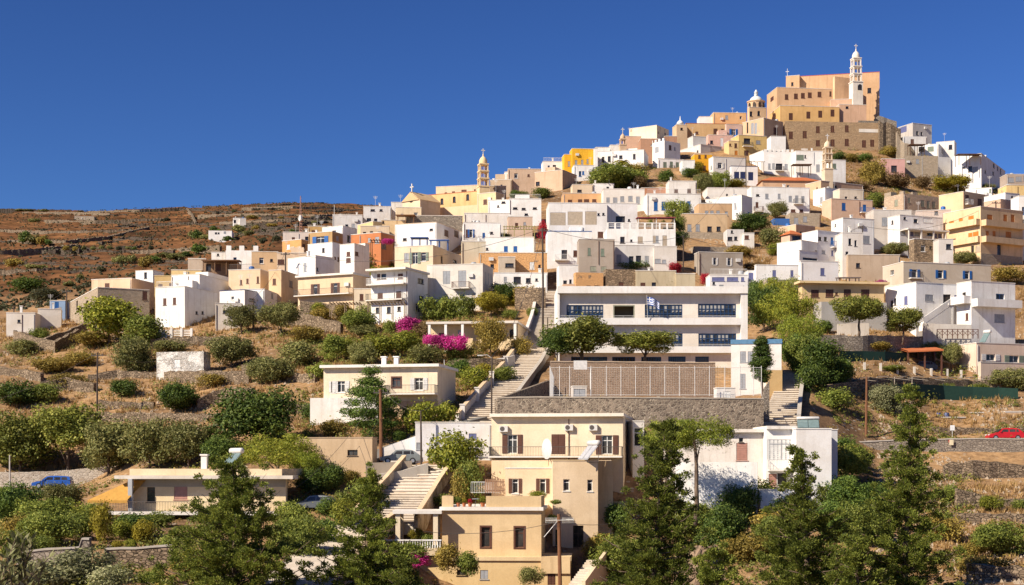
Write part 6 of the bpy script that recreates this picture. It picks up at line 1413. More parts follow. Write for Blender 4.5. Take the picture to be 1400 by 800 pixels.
cloth(sc_, [(1220, 526, 545), (1250, 525, 546), (1290, 527, 547), (1330, 529, 547), (1365, 530, 546), (1392, 531, 545)], 191, M_GCL, 'cloth')
s2 = empty('shade_cloth', ground(1190, 492)); tag(s2, 'upper green net screen below the bank of the white villa', 'fence')
cloth(s2, [(1148, 480, 495), (1180, 480, 494), (1210, 481, 494), (1240, 483, 493)], 206, M_GCL, 'cloth')
cpt = empty('carport', at('L', 640, 660, lookup(1265, 507))); tag(cpt, 'terracotta roofed carport among the lower right gardens', 'carport')
mb = MB(); wq = 195 / 4 / F * lookup(1265, 507)
mb.quad([(0, -.5, 2.5), (wq, -.5, 2.7), (wq, 4, 3.4), (0, 4, 3.2)]); mb.quad([(0, -.5, 2.3), (wq, -.5, 2.5), (wq, -.5, 2.7), (0, -.5, 2.5)]); mb.quad([(0, -.5, 2.3), (0, 4, 3.0), (wq, 4, 3.2), (wq, -.5, 2.5)]); mb.build('roof', M_TILE, cpt)
for x_ in (.15, wq * .5, wq - .15):
    for y_ in (0, 3.6): mb = MB(); mb.box(x_ - .1, x_ + .1, y_ - .1, y_ + .1, -1.2, 2.5 + y_ * .15); mb.build('post', M_BRN, cpt)
mb = MB(); mb.quad([(0, 3.8, -1.2), (wq, 3.8, -1.2), (wq, 3.8, 2.6), (0, 3.8, 2.6)]); mb.build('back_panel', M_DKB, cpt)
gf = empty('post_fence', ground(1200, 512)); tag(gf, 'row of short pale posts along the carport terrace', 'fence')
for px, py in ((1160, 500), (1182, 502), (1204, 503), (1227, 506), (1250, 507), (1273, 509), (1295, 510), (1314, 512)):
    p = ground(px, py + 5); mb = MB(); mb.box(-.14, .14, -.14, .14, -.5, 1.0); mb.build('post', plaster((0.62, 0.58, 0.52), .5), gf, p - gf.location)
tr = empty('vine_trellis', ground(1290, 531)); tag(tr, 'weathered pole trellis above the green shade cloth', 'trellis')
for k in range(9):
    px = 1175 + k * 24; p = ground(px, 531) - tr.location
    mb = MB(); mb.tube([p + Vector((0, 0, -1)), p + Vector((0, 0, 1.3))], .06, 5); mb.tube([p + Vector((0, 0, 1.3)), p + Vector((1.9, 1.5, 1.5))], .05, 5); mb.tube([p + Vector((-1.0, 0, 1.25)), p + Vector((2.0, -.2, .9))], .04, 5); mb.build('pole', paint((0.40, 0.34, 0.27), .9, name='grey_wood'), tr)
zf = empty('rail_fence', at('L', 805, 480, 216)); tag(zf, 'brown cross-braced rail fence beside the white villa garden', 'fence')
mb = MB()
for k in range(9):
    x_ = k * .72
    mb.box(x_ - .05, x_ + .05, -.05, .05, -.3, .95)
    if k < 8: mb.tube([(x_, 0, .1), (x_ + .72, 0, .85)], .035, 4); mb.tube([(x_ + .72, 0, .1), (x_, 0, .85)], .035, 4)
mb.box(-.05, 5.8, -.04, .04, .95, 1.03); mb.build('rail', M_BRN, zf)
# black containers and pale hut at the far right
for k, (x0, x1, y0, y1, lb, c_) in enumerate(((1328, 1345, 564.5, 578, 'black upright tank behind the red car', (0.03, 0.03, 0.035)), (1346, 1373, 568.5, 578, 'long low black container behind the red car', (0.035, 0.035, 0.035)), (1374, 1410, 563, 578, 'pale corrugated shed at the right edge behind the red car', (0.55, 0.50, 0.45)))):
    B('Z', lb, (x0, x0 + .5, x1), y0, y1 + 3, 2, c_, '', name='container', cat='container', Y=196, d=2, clutter=False)
for px, c_, lb in ((1283, (0.02, 0.05, 0.30), 'bright blue barrel'), (1294, (0.10, 0.12, 0.26), 'faded blue barrel')):
    p = Vector(((px - 700) / F * 195, 195, zrow(573, 195))); e_ = empty('barrel', p); tag(e_, lb + ' on the bank above the road at right', 'barrel')
    mb = MB(); mb.lathe(0, 0, [(.26, -.3), (.32, 0), (.34, .25), (.34, .5), (.32, .75), (.30, .78)], 12); mb.build('body', paint(c_, .5, name='barrel_blue'), e_, smooth=True); mb = MB(); mb.lathe(0, 0, [(.31, .781), (.31, .82), (.05, .83)], 12); mb.build('lid', paint((.1, .1, .12), .5), e_)
B('Z', 'low dark planter wall beside the blue barrels', (1286, 1287, 1320), 571, 580, 2, (0.16, 0.12, 0.09), '', name='planter', cat='planter', Y=194, d=1.5, clutter=False)
# white balustrade terrace at the left group
bl = empty('terrace_railing', at('O', 703, 218, 238)); tag(bl, 'white slatted terrace railing with pillars at the left houses', 'railing')
for k in range(6):
    mb = MB(); x_ = k * 1.55
    mb.box(x_ - .18, x_ + .18, -.18, .18, -1.6, 1.25); mb.build('pillar', plaster(WHITE, .3), bl)
    if k < 5:
        for j in range(4): mb = MB(); mb.box(x_ + .181, x_ + 1.369, -.04, .04, .1 + j * .26, .22 + j * .26); mb.build('slat', plaster(WHITE, .3), bl)
# small white porch with columns beside the broad stairway
po_ = empty('porch', at('Q', 870, 600, 137.5)); tag(po_, 'cream roofed porch with white columns and balustrade beside the broad stairway', 'porch')
W_ = (1105 - 870) / 3.635 / F * 137.5; Hp = (600 - 445) / 3.635 / F * 137.5
mb = MB(); mb.box(-.15, W_, -.4, 4.2, Hp, Hp + .3); mb.build('roof', plaster((0.76, 0.72, 0.66), .3), po_)
for x_, y_ in ((0.1, -.2), (W_ * .82, -.2), (0.1, 3.8), (W_ * .82, 3.8)): mb = MB(); mb.box(x_, x_ + .42, y_, y_ + .42, 0, Hp); mb.build('column', plaster((0.74, 0.62, 0.44), .3), po_)
mb = MB(); mb.box(-1.5, W_, -.9, 4, -.9, -.3); mb.build('floor', plaster((0.70, 0.55, 0.36), .4), po_)
bm_ = MB(); nb = 26
for k in range(nb): x_ = -1.4 + (W_ + 1.3) * k / (nb - 1); bm_.lathe(x_, -.8, [(.05, -.3), (.075, -.1), (.045, .1), (.06, .35), (.06, .4)], 6)
bm_.box(-1.5, W_, -.9, -.7, .4, .52); bm_.build('balustrade', plaster(WHITE, .3), po_)

# pergolas, awnings and terrace balustrades of the upper houses
def binfo(t):
    for i in BLD:
        if t in i.root['label']: return i
    print('NO BLD', t); return BLD[0]
def pergola(label, crop, x0, x1, yt, yb, Y, dep, col, fill='slats', tilt=0.0, cat='pergola', name='pergola', nposts=3, post=None):
    A = at(crop, x0, yb, Y); Bq = at(crop, x1, yb, Y); h = (cy(crop, yb) - cy(crop, yt)) / F * Y; L = Bq.x - A.x
    r = empty(name, A); tag(r, label, cat); m = paint(col, .8, name='timber'); pm_ = post or m
    for k in range(nposts):
        for y_ in (0, dep - .12): mb = MB(); x_ = (L - .12) * k / (nposts - 1); mb.box(x_, x_ + .12, y_, y_ + .12, -1.0, h - .12 + (tilt if y_ else 0)); mb.build('post', pm_, r)
    if fill == 'slats':
        for y_ in (0, dep - .12): mb = MB(); mb.box(-.15, L + .15, y_ - .01, y_ + .1, h - .12, h); mb.build('beam', m, r)
        n = max(4, int(L / .45)); 
        for k in range(n): mb = MB(); x_ = (L - .1) * k / (n - 1); mb.box(x_, x_ + .1, -.3, dep + .2, h + .001, h + .12); mb.build('slat', m, r)
    else:
        mb = MB(); mb.quad([(-.2, -.3, h), (L + .2, -.3, h), (L + .2, dep, h + tilt + .05), (-.2, dep, h + tilt + .05)]); mb.quad([(-.2, -.3, h - .14), (-.2, dep, h + tilt - .09), (L + .2, dep, h + tilt - .09), (L + .2, -.3, h - .14)])
        mb.quad([(-.2, -.3, h - .14), (L + .2, -.3, h - .14), (L + .2, -.3, h), (-.2, -.3, h)]); mb.quad([(-.2, dep, h + tilt - .09), (-.2, -.3, h - .14), (-.2, -.3, h), (-.2, dep, h + tilt + .05)]); mb.build('canopy', m, r)
    return r
BRW = (0.12, 0.06, 0.035)
pergola('blue flat terrace awning on the white house above the cream house', 'E', 412, 520, 622, 665, 281, 3, (0.03, 0.10, 0.33), 'solid', .1, 'awning', 'terrace_awning')
pergola('blue awning on slim posts beside the cream house roof', 'E', 540, 662, 640, 690, 270, 3, (0.03, 0.10, 0.33), 'solid', .3, 'awning', 'terrace_awning')
pergola('weathered yellow-brown pergola on the roof of the broad low white house', 'E', 1044, 1256, 548, 622, 280, 3.2, (0.30, 0.26, 0.10), nposts=4)
pergola('white framed terrace pergola with maroon shade on the balustraded house', 'I', 762, 1012, 186, 262, 272.6, 3.2, (0.22, 0.035, 0.05), 'solid', .25, post=M_WFR, nposts=3)
pergola('brown pergola over the entrance of the long crenellated white house', 'D', 826, 944, 222, 268, 361, 3, BRW, 'solid', .15)
pergola('dark lean-to roof beside the white corner house', 'D', 536, 622, 206, 262, 362, 2.5, BRW, 'solid', .5)
pergola('brown timber pergola at the left of the long white ridge house', 'B', 424, 522, 286, 345, 400, 3, BRW, 'solid', .15)
pergola('brown pergola on the terrace of the large white house at the ridge end', 'B', 754, 905, 352, 400, 386, 3, BRW, 'solid', .15)
pergola('rusty brown pergola on the yellow terrace house', 'E', 312, 430, 468, 510, 307.5, 3, (0.25, 0.12, 0.05), 'solid', .1)
pergola('brown arbour with tall posts carrying bougainvillea', 'E', 132, 290, 640, 760, 274, 3, BRW, nposts=2)
pergola('flat brown timber pergola at the left shoulder cottages', 'G', 165, 380, 424, 480, 272, 3.4, (0.20, 0.11, 0.06), 'solid', .1, nposts=4)
pergola('grey-brown vine pergola under the white balcony house', 'H', 10, 265, 566, 640, 235, 2.6, (0.25, 0.18, 0.11), nposts=4)
pergola('low timber pergola in the garden of the cream balcony house', 'G', 935, 1120, 684, 730, 239, 2.4, (0.28, 0.2, 0.13), nposts=3)
pergola('rusty canopy over a parked corner beside the beige long house', 'J', 1040, 1175, 596, 630, 241, 2.5, (0.14, 0.11, 0.10), 'solid', .2)
ib = binfo('balustraded terrace')
def balu(mb, i):
    n = 9
    for k in range(n + 1): x_ = (i.W - .3) * k / n; mb.box(x_, x_ + .3, .02, .28, i.H + .101 - .1, i.H + 1.0)
    mb.box(0, i.W, .05, .25, i.H + 1.001, i.H + 1.12); mb.box(0, i.W, .1, .2, i.H + .35, i.H + .43); mb.box(0, i.W, .1, .2, i.H + .65, i.H + .72)
ext(ib, 'balustrade', plaster(WHITE, .3), balu)
for t_, m_ in (('cream house with deep eaves', M_IRON), ('wide white house with long roof terrace', M_METW), ('white terrace house with blue-grey doors', M_WFR), ('white skyline cottage with two dark-blue', M_WFR), ('long white house with blue doors', M_METW), ('white two-storey house with two brown', M_WFR), ('white roof terrace house with grey-violet', M_WFR), ('tan upper storey with a row', M_IRON)):
    i_ = binfo(t_); o_ = link('roof_railing', railing_mesh(i_.W - .2, .9, m_, .2), None, i_.root); i_.place(o_, (.1, .1, i_.H + .1))
wallrow('old stone terrace wall with dry vines beside the tall pole', [(704, 394, 424), (725, 392, 424), (746, 394, 424)], ST_RUIN, .6, rough=.15)
# ---------------------------------------------------------------- poles and wires
POLE = []
M_POLE = paint((0.19, 0.085, 0.04), .8, name='pole_wood'); M_POLD = paint((0.07, 0.05, 0.04), .8, name='dark_pole_wood')
def pole(px, top, base, label, r=.13, mat=None, arm=False, Y=None, lamp=False):
    Yp = Y or lookup(px, base); u = (px - 700) / F; z1 = (HOR - top) / F * Yp; zb_ = min(gz(u * Yp, Yp), (HOR - base) / F * Yp) - .5
    e_ = empty('utility_pole', (u * Yp, Yp, zb_)); tag(e_, label, 'pole'); h = z1 - zb_
    mb = MB(); mb.tube([(0, 0, 0), (RW.uniform(-.05, .05), 0, h * .5), (RW.uniform(-.08, .08), 0, h)], [r * 1.15, r, r * .8], 7); mb.build('shaft', mat or M_POLE, e_)
    if arm:
        mb = MB(); mb.box(-.8, .8, -.05, .05, h - .45, h - .33)
        for x_ in (-.7, -.25, .25, .7): mb.lathe(x_, 0, [(.05, h - .33), (.07, h - .22), (.04, h - .12)], 6)
        mb.build('crossarm', M_IRON, e_)
    if lamp:
        mb = MB(); mb.tube([(0, 0, h - .2), (-.5, 0, h + .15), (-1.1, 0, h + .1)], .035, 5); mb.box(-1.6, -1.0, -.12, .12, h + .02, h + .14); mb.build('lamp_head', M_METW, e_)
    POLE.append(Vector((u * Yp, Yp, z1))); return e_
pole(133, 482, 580, 'dark wooden pole standing in the terraced field at left', .12, M_POLD, True)
pole(521, 532, 636, 'thick red-brown wooden pole beside the tan shed', .17, None, True)
pole(576, 562, 640, 'slim dark pole beside the white sloping road wall', .10, M_POLD)
pole(672, 487, 574, 'dark street lamp pole left of the climbing stairway', .09, M_POLD, lamp=True)
pole(608, 492, 540, 'thin pale mast in front of the cream bungalow', .05, M_METW)
pole(742, 312, 462, 'very tall wooden pole beside the upper stairway', .15, M_POLD, True)
pole(749, 434, 462, 'short dark pole at the upper stairway corner', .09, M_POLD)
pole(390, 345, 410, 'dark wooden pole between the cream houses on the left shoulder', .14, M_POLD, True)
pole(346, 408, 450, 'wooden pole among the olives on the left shoulder', .12, M_POLD, True)
pole(248, 484, 512, 'short thin pole in front of the whitewashed hut', .07, M_POLD)
pole(19, 418, 456, 'wooden pole at the far-left farm', .12, M_POLD)
pole(91, 396, 440, 'twin-legged wooden pole beside the grey-brown stone house', .13, M_POLD, True)
pole(934, 323, 376, 'dark pole beside the red bougainvillea', .11, M_POLD)
pole(1179, 309, 368, 'wooden pole with cross arm below the blue balcony house', .13, M_POLD, True)
pole(1362, 275, 362, 'wooden pole in front of the orange-yellow apartment house', .14, M_POLD, True)
pole(1020, 208, 256, 'slim pole rising in front of the navy shuttered house', .11, M_POLD)
pole(1184, 515, 600, 'rusty brown pole beside the lower right garden', .14, None)
pole(14, 622, 668, 'pale concrete lamp post beside the blue car', .10, paint((0.45, 0.42, 0.38), .7, name='concrete_post'), Y=172)
pole(1309, 388, 450, 'thin dark pole beside the beige house with blue doors', .08, M_POLD)
# pole with a large aerial in front of the foreground house
e_ = pole(765, 703, 800, 'wooden pole with a long pale aerial in front of the foreground house', .17, None, False, Y=128)
mb = MB(); h = POLE[-1].z - e_.location.z
for s_ in (-1, 1): mb.tube([(-1.15, s_ * .25, h - .55), (1.15, s_ * .25, h - .45)], .02, 4)
for k in range(24): x_ = -1.15 + k * .1; mb.tube([(x_, -.55, h - .5), (x_, .55, h - .5)], .015, 4); mb.tube([(x_, 0, h - .75), (x_, 0, h - .28)], .015, 4)
mb.build('aerial', paint((0.70, 0.68, 0.62), .5, name='aerial_metal'), e_)
mb = MB(); mb.tube([(-.1, 0, h - .5), (-1.3, -.3, h - 1.9)], .03, 4); mb.build('stay', M_METW, e_)
# red-white mast at left skyline
Yp = 300; u = (411 - 700) / F; e_ = empty('radio_mast', (u * Yp, Yp, zrow(322, Yp))); tag(e_, 'tall thin radio mast with a round dish above the left shoulder', 'mast')
hh = zrow(268, Yp) - zrow(322, Yp); mb = MB()
for k in range(3): a = k * 2.1; mb.tube([(.3 * math.cos(a), .3 * math.sin(a), 0), (.06 * math.cos(a), .06 * math.sin(a), hh)], .04, 4)
for k in range(14):
    z_ = hh * k / 14; s_ = .3 - .24 * k / 14; mb.tube([(s_, 0, z_), (-s_ * .5, s_ * .86, z_ + hh / 28), (-s_ * .5, -s_ * .86, z_ + hh / 14)], .025, 4)
mb.build('lattice', paint((0.55, 0.30, 0.22), .6, name='mast_paint'), e_); mb = MB(); mb.tube([(-.1, -.5, hh * .43), (0, -.45, hh * .43), (.05, -.2, hh * .43)], [.62, .55, .1], 14); mb.build('dish', M_METW, e_)
mb = MB(); mb.lathe(0, 0, [(1.0, -1.2), (1.0, -.3), (.8, .2), (.45, .6), (.1, .8)], 12); mb.build('dome_base', plaster((0.55, 0.22, 0.14), .3), e_)
Yp = 310; u = (457 - 700) / F; e_ = empty('radio_mast', (u * Yp, Yp, zrow(305, Yp))); tag(e_, 'thin bare aerial mast on the left skyline houses', 'mast'); mb = MB(); mb.tube([(0, 0, -2), (0, 0, zrow(280, Yp) - zrow(305, Yp))], .05, 5); mb.build('shaft', M_METW, e_)
def wire(label, a, b, sag=1.0, r=.018, group=None):
    mb = MB(); a, b = Vector(a), Vector(b); n = 16
    mb.tube([a.lerp(b, k / n) - Vector((0, 0, sag * 4 * (k / n) * (1 - k / n))) for k in range(n + 1)], r, 4, cap=False); o = mb.build('cable', M_IRON); tag(o, label, 'cable', group)
wire('cable from the red-brown pole down to the lower-left house', POLE[1], at('Q', 270, 385, 145), 1.5, .022)
wire('second lower cable to the lower-left house', POLE[1] - Vector((0, 0, 3)), at('Q', 330, 400, 146), 1.2, .02)
wire('cable between the red-brown pole and the slim dark pole', POLE[1], POLE[2], .6)
wire('cable between the slim dark pole and the street lamp pole', POLE[2], POLE[3], .9)
wire('cable across the front of the foreground house', at('R', 0, 566, 128), POLE[19] - Vector((0, 0, .6)), .5, .02)
wire('cable running right from the aerial pole', POLE[19] - Vector((0, 0, .6)), at('R', 905, 512, 138), .4, .02)
wire('cable from the field pole towards the stone hut pole', POLE[0], POLE[9], 1.2)
wire('cable from the field pole to the left edge', POLE[0], Vector((-75, 205, zrow(560, 205))), 1.2)
wire('cable along the lower right gardens', POLE[16], Vector((66, 196, zrow(512, 196))), .8)

wire('cable from the tall stairway pole to the left shoulder pole', POLE[5], POLE[7], 3, .03)
wire('cable from the tall stairway pole to the bougainvillea pole', POLE[5], POLE[12], 1.5, .03)
wire('cable from the bougainvillea pole to the blue balcony house pole', POLE[12], POLE[13], 3, .03)
wire('cable from the blue balcony house pole to the apartment house pole', POLE[13], POLE[14], 2.5, .03)
wire('cable between the two poles on the left shoulder', POLE[7], POLE[8], 1.0, .03)
wire('cable from the stairway pole down to the street lamp pole', POLE[5], POLE[3], 3, .03)
wire('cable from the left farm pole to the twin-legged pole', POLE[10], POLE[11], 1.2, .03)
wire('cable from the bougainvillea pole up to the navy shuttered house pole', POLE[12], POLE[15], 2, .03)
# ---------------------------------------------------------------- cars
def car(label, loc, rz, col, L=4.2, Wd=1.72, Hc=1.46, estate=False):
    r = empty('parked_car', loc, rz); tag(r, label, 'car')
    pm_ = paint(col, .28, spec=.6, name='car_paint'); M_RUB = paint((0.02, 0.02, 0.02), .8, name='rubber'); M_RIM = paint((0.5, 0.5, 0.52), .35, .6, name='rim')
    # side outline x along the car, front at -L/2
    low_ = [(-L / 2, .32), (-L / 2 + .05, .62), (-L * .40, .78), (-L * .23, .90), (L * .40, .95), (L / 2 - .05, .86), (L / 2, .55), (L / 2 - .08, .30)]
    cab0 = [(-L * .24, .90), (-L * .10, Hc - .06), (L * .06, Hc), (L * .28, Hc - .04), (L * .46 if estate else L * .34, Hc - .12 if estate else Hc - .14), (L * .49 if estate else L * .46, .94)]
    def loft(outline, w0, w1, mb, m=0, zref=.9):
        n = len(outline); half = lambda z: w0 / 2 if z <= zref else w0 / 2 + (w1 - w0) / 2 * (z - zref) / (Hc - zref)
        Lp = [(x, -half(z), z) for x, z in outline]; Rp = [(x, half(z), z) for x, z in outline]
        mb.quad(Lp[::-1], m); mb.quad(Rp, m)
        for i in range(n): j = (i + 1) % n; mb.quad([Lp[i], Lp[j], Rp[j], Rp[i]], m)
    mb = MB(); loft(low_, Wd, Wd, mb); loft(cab0, Wd - .08, Wd - .40, mb)
    b_ = mb.build('body', pm_, r)
    for sgn in (-1, 1):   # side windows
        for (xa, xb_) in ((-L * .17, L * .045), (L * .075, L * .24), (L * .26, L * .42 if estate else L * .34)):
            mb = MB()
            hw = lambda z: (Wd - .08) / 2 + (-.16) * (z - .9) / (Hc - .9) + .012
            xt0 = max(xa, -L * .09) ; q = [(xa, sgn * hw(.98), .98), (xb_, sgn * hw(.98), .98), (xb_ - (.0 if xb_ < L * .3 else .12), sgn * hw(Hc - .16), Hc - .16), (xt0 + .02, sgn * hw(Hc - .16), Hc - .16)]
            mb.quad(q if sgn < 0 else q[::-1]); mb.build('window', M_GLASS, r)
    mb = MB(); mb.quad([(-L * .232, -.66, .97), (-L * .232, .66, .97), (-L * .115, .56, Hc - .1), (-L * .115, -.56, Hc - .1)][::-1]); o = mb.build('windscreen', M_GLASS, r); o.location = (-.03, 0, .02)
    for sgn in (-1, 1):
        for xw in (-L * .31, L * .30):
            mb = MB(); mb.tube([(xw, sgn * (Wd / 2 - .2), .31), (xw, sgn * (Wd / 2 + .015), .31)], .31, 16); wq_ = mb.build('wheel', M_RUB, r)
            mb = MB(); mb.tube([(xw, sgn * (Wd / 2 - .1), .31), (xw, sgn * (Wd / 2 + .025), .31)], .19, 12); mb.build('rim', M_RIM, wq_)
        mb = MB(); mb.box(-L / 2 - .005, -L / 2 + .12, sgn * .62 - .18, sgn * .62 + .18, .58, .72); mb.build('headlight', M_METW, r)
        mb = MB(); mb.box(L / 2 - .1, L / 2 + .006, sgn * .66 - .12, sgn * .66 + .12, .62, .82); mb.build('tail_light', paint((0.4, 0.02, 0.02), .3), r)
        mb = MB(); mb.box(-L * .19, -L * .15, sgn * (Wd / 2 + .02) - .09, sgn * (Wd / 2 + .02) + .09, .94, 1.06); mb.build('mirror', pm_, r)
    return r
Yc = 175.0
car('blue estate car parked along the wall at the lower left', ((72 - 700) / F * Yc, Yc, zrow(669.5, Yc) + .13), rad(3), (0.02, 0.10, 0.42), 4.4, estate=True)
car('red hatchback car on the road above the long stone wall', ((1374 - 700) / F * 181, 181, zrow(602.2, 181)), rad(-2), (0.50, 0.012, 0.02), 4.2)
g_ = ground(548, 634); car('grey car half hidden beside the white sloping road wall', (g_.x, g_.y - 1, zrow(634, g_.y - 1)), rad(6), (0.22, 0.24, 0.24), 4.2)
g_ = ground(432, 700); car('dark car in the shade under the trees', (g_.x, g_.y, g_.z + .1), rad(-12), (0.10, 0.11, 0.12), 4.1)
p_ = at('L', 740, 668, lookup(1265, 507)); p_.z += .9; p_.y += 1.5; car('dark grey car under the terracotta roofed carport', (p_.x, p_.y + .6, p_.z - .9), rad(4), (0.08, 0.09, 0.10), 4.1)

# signs by the right-hand road
for px, top_, base_, lb, c_ in ((1302, 581.5, 601, 'small white road sign on a thin post above the long stone road wall', (0.75, 0.75, 0.73)), ):
    p = Vector(((px - 700) / F * 184, 184, zrow(base_, 184))); e_ = empty('road_sign', p); tag(e_, lb, 'sign'); h = zrow(top_, 184) - p.z
    mb = MB(); mb.tube([(0, 0, -.4), (0, 0, h)], .035, 6); mb.build('post', M_METW, e_); mb = MB(); mb.box(-.27, .27, -.06, -.036, h - .62, h); mb.build('panel', paint(c_, .5, name='sign_white'), e_)
p = Vector(((1300.5 - 700) / F * 178.4, 178.4, zrow(608.5, 178.4))); e_ = empty('warning_board', p); tag(e_, 'small cream and red board hung on the long stone road wall', 'sign')
mb = MB(); mb.box(-.22, .25, -.05, -.01, 0, .62); mb.build('board', paint((0.72, 0.62, 0.42), .6, name='cream_board'), e_); mb = MB(); mb.box(-.32, -.221, -.05, -.01, .3, .62); mb.build('stripe', paint((0.45, 0.06, 0.05), .6, name='red_board'), e_)
# rock outcrop in the gully
rk = empty('rock_outcrop', at('S', 440, 790, 118)); tag(rk, 'brown rock face in the gully below the lone pine', 'rock')
mb = MB(); nu, nv = 14, 10; q_ = random.Random(4); J = [[(q_.uniform(-.35, .35), q_.uniform(-.35, .35)) for _ in range(nu + 1)] for _ in range(nv + 1)]
gp = lambda i, j: Vector(((i / nu - .5) * 5.4 * (1 - .35 * j / nv) + J[j][i][0], -math.sin(math.pi * i / nu) * 1.6 + j * .28 + J[j][i][1], -3.5 + j * .62 + J[j][i][1] * .5))
for j in range(nv):
    for i in range(nu): mb.quad([gp(i, j), gp(i + 1, j), gp(i + 1, j + 1), gp(i, j + 1)])
mb.build('rock_face', stone((0.33, 0.235, 0.155), (0.22, 0.155, 0.105), (0.16, 0.11, 0.08), 1.1, .8, .5, (0.27, 0.19, 0.125)), rk)
# ---------------------------------------------------------------- plants
rng = np.random.default_rng(4)
def leaf_faces(C, D, ls, asp, tri=False):
    """quads at centres C, roughly facing D, of length ls"""
    n = len(C)
    D = D / (np.linalg.norm(D, axis=1, keepdims=True) + 1e-9)
    r = rng.normal(size=(n, 3)); a = np.cross(D, r); a /= np.linalg.norm(a, axis=1, keepdims=True) + 1e-9; b = np.cross(D, a)
    s = ls * rng.uniform(.6, 1.3, (n, 1)); a = a * s * .5; b = b * s * asp * .5
    return np.stack([C - a, C - b, C + a, C + b], 1).reshape(-1, 3)
def clump_crown(name, nc, per, ls, asp=.55, shape='round', cr=(.15, .25), seed=0, flat=1.0):
    """unit crown: width 1, base at z=0, height = flat"""
    global rng
    rng = np.random.default_rng(seed); cs = []
    tries = 0; ph = rng.uniform(0, 6.28, 4)
    while len(cs) < nc and tries < 6000:
        tries += 1
        p = rng.uniform(-1, 1, 3); q = np.linalg.norm(p)
        if q > 1 or q < .45: continue
        if shape == 'round' and p[2] < -.75: continue
        if shape == 'umbrella' and p[2] < -.25: continue
        r = rng.uniform(*cr) * rng.uniform(.75, 1.2)
        if shape in ('round', 'hedge'):
            a_ = math.atan2(p[1], p[0]); p = p * (.86 + .16 * math.sin(2 * a_ + ph[0]) + .14 * math.sin(3 * a_ + ph[1]) + .12 * math.sin(5 * p[2] + ph[2]))
        wz = 1.0
        if shape == 'column': wz = np.clip((1 - p[2]) * .75, .16, 1)
        if shape == 'layer': wz = np.clip((1.05 - p[2]) * .7, .15, 1); p[2] = np.round(p[2] * 3.2) / 3.2 + rng.normal() * .04
        if shape == 'hedge': p = np.sign(p) * np.abs(p) ** .6
        c = np.array([p[0] * (.5 - r * .7) * wz, p[1] * (.5 - r * .7) * wz, flat * (.5 + p[2] * .5 * (1 - r * .9))])
        c[2] = min(max(c[2], r * .35), flat - r * .55)
        cs.append((c, r))
    V = []
    for c, r in cs:
        d = rng.normal(size=(per, 3)); d /= np.linalg.norm(d, axis=1, keepdims=True)
        rr = r * rng.uniform(.55, 1.08, (per, 1)) ** .7
        sq = np.array([1, 1, .75 if shape not in ('layer', 'umbrella') else .55]); sq2 = rng.uniform(.8, 1.2, 3)
        P = c + d * rr * sq * sq2
        D = d * .8 + rng.normal(size=(per, 3)) * .6 + np.array([0, 0, .35])
        V.append(leaf_faces(P, D, ls, asp))
    # stray shoots give an uneven outline
    k = nc * per // 14
    d = rng.normal(size=(k, 3)); d /= np.linalg.norm(d, axis=1, keepdims=True); ii = rng.integers(0, len(cs), k)
    P = np.array([cs[i][0] for i in ii]) + d * np.array([[cs[i][1]] for i in ii]) * rng.uniform(1.0, 1.35, (k, 1))
    V.append(leaf_faces(P, d + rng.normal(size=(k, 3)) * .5, ls, asp))
    V = np.concatenate(V); V[:, 2] = np.maximum(V[:, 2], 0.0)
    return quads_mesh('crown', V, LEAF['olive'])
CROWN = {
 'round': [clump_crown('r', 34, 125, .058, seed=s, flat=.8) for s in (1, 2, 3, 4)],
 'big': [clump_crown('b', 66, 190, .038, seed=s, flat=.75, cr=(.10, .19)) for s in (11, 12, 13)],
 'hedge': [clump_crown('h', 36, 120, .05, seed=s, flat=.45, shape='hedge', cr=(.12, .19)) for s in (21, 22, 23)],
 'umbrella': [clump_crown('u', 46, 190, .036, asp=.25, seed=s, flat=.55, shape='umbrella', cr=(.09, .16)) for s in (31, 32)],
 'tall': [clump_crown('t', 46, 130, .06, seed=s, flat=1.35, cr=(.14, .23)) for s in (41, 42)],
 'column': [clump_crown('c', 80, 240, .085, asp=.35, seed=51, flat=3.4, shape='column', cr=(.16, .26))],
 'layer': [clump_crown('l', 90, 170, .038, asp=.35, seed=61, flat=1.05, shape='layer', cr=(.08, .15))],
 'far': [clump_crown('f', 16, 60, .12, seed=s, flat=.7, cr=(.18, .28)) for s in (71, 72, 73)],
}
def trunk_mesh(h, r, seed, lean=.1, forks=3):
    q = random.Random(seed); mb = MB()
    p = [Vector((0, 0, -.6))]; 
    for k in range(4): p.append(p[-1] + Vector((q.uniform(-lean, lean), q.uniform(-lean, lean), (h + .6) / 4)))
    mb.tube(p, [r * 1.25, r, r * .9, r * .75, r * .6], 7)
    for k in range(forks):
        a = q.uniform(0, 6.3); s = p[2].lerp(p[4], q.random()); L = h * q.uniform(.4, .8)
        e = s + Vector((math.cos(a) * L * .7, math.sin(a) * L * .7, L * .75)); mb.tube([s, s.lerp(e, .5) + Vector((0, 0, L * .08)), e], [r * .5, r * .35, r * .15], 5)
    return mb.mesh('trunk', bark(), True)
TRUNK = [trunk_mesh(1.0, .09, s) for s in range(4)]
RT = random.Random(21)
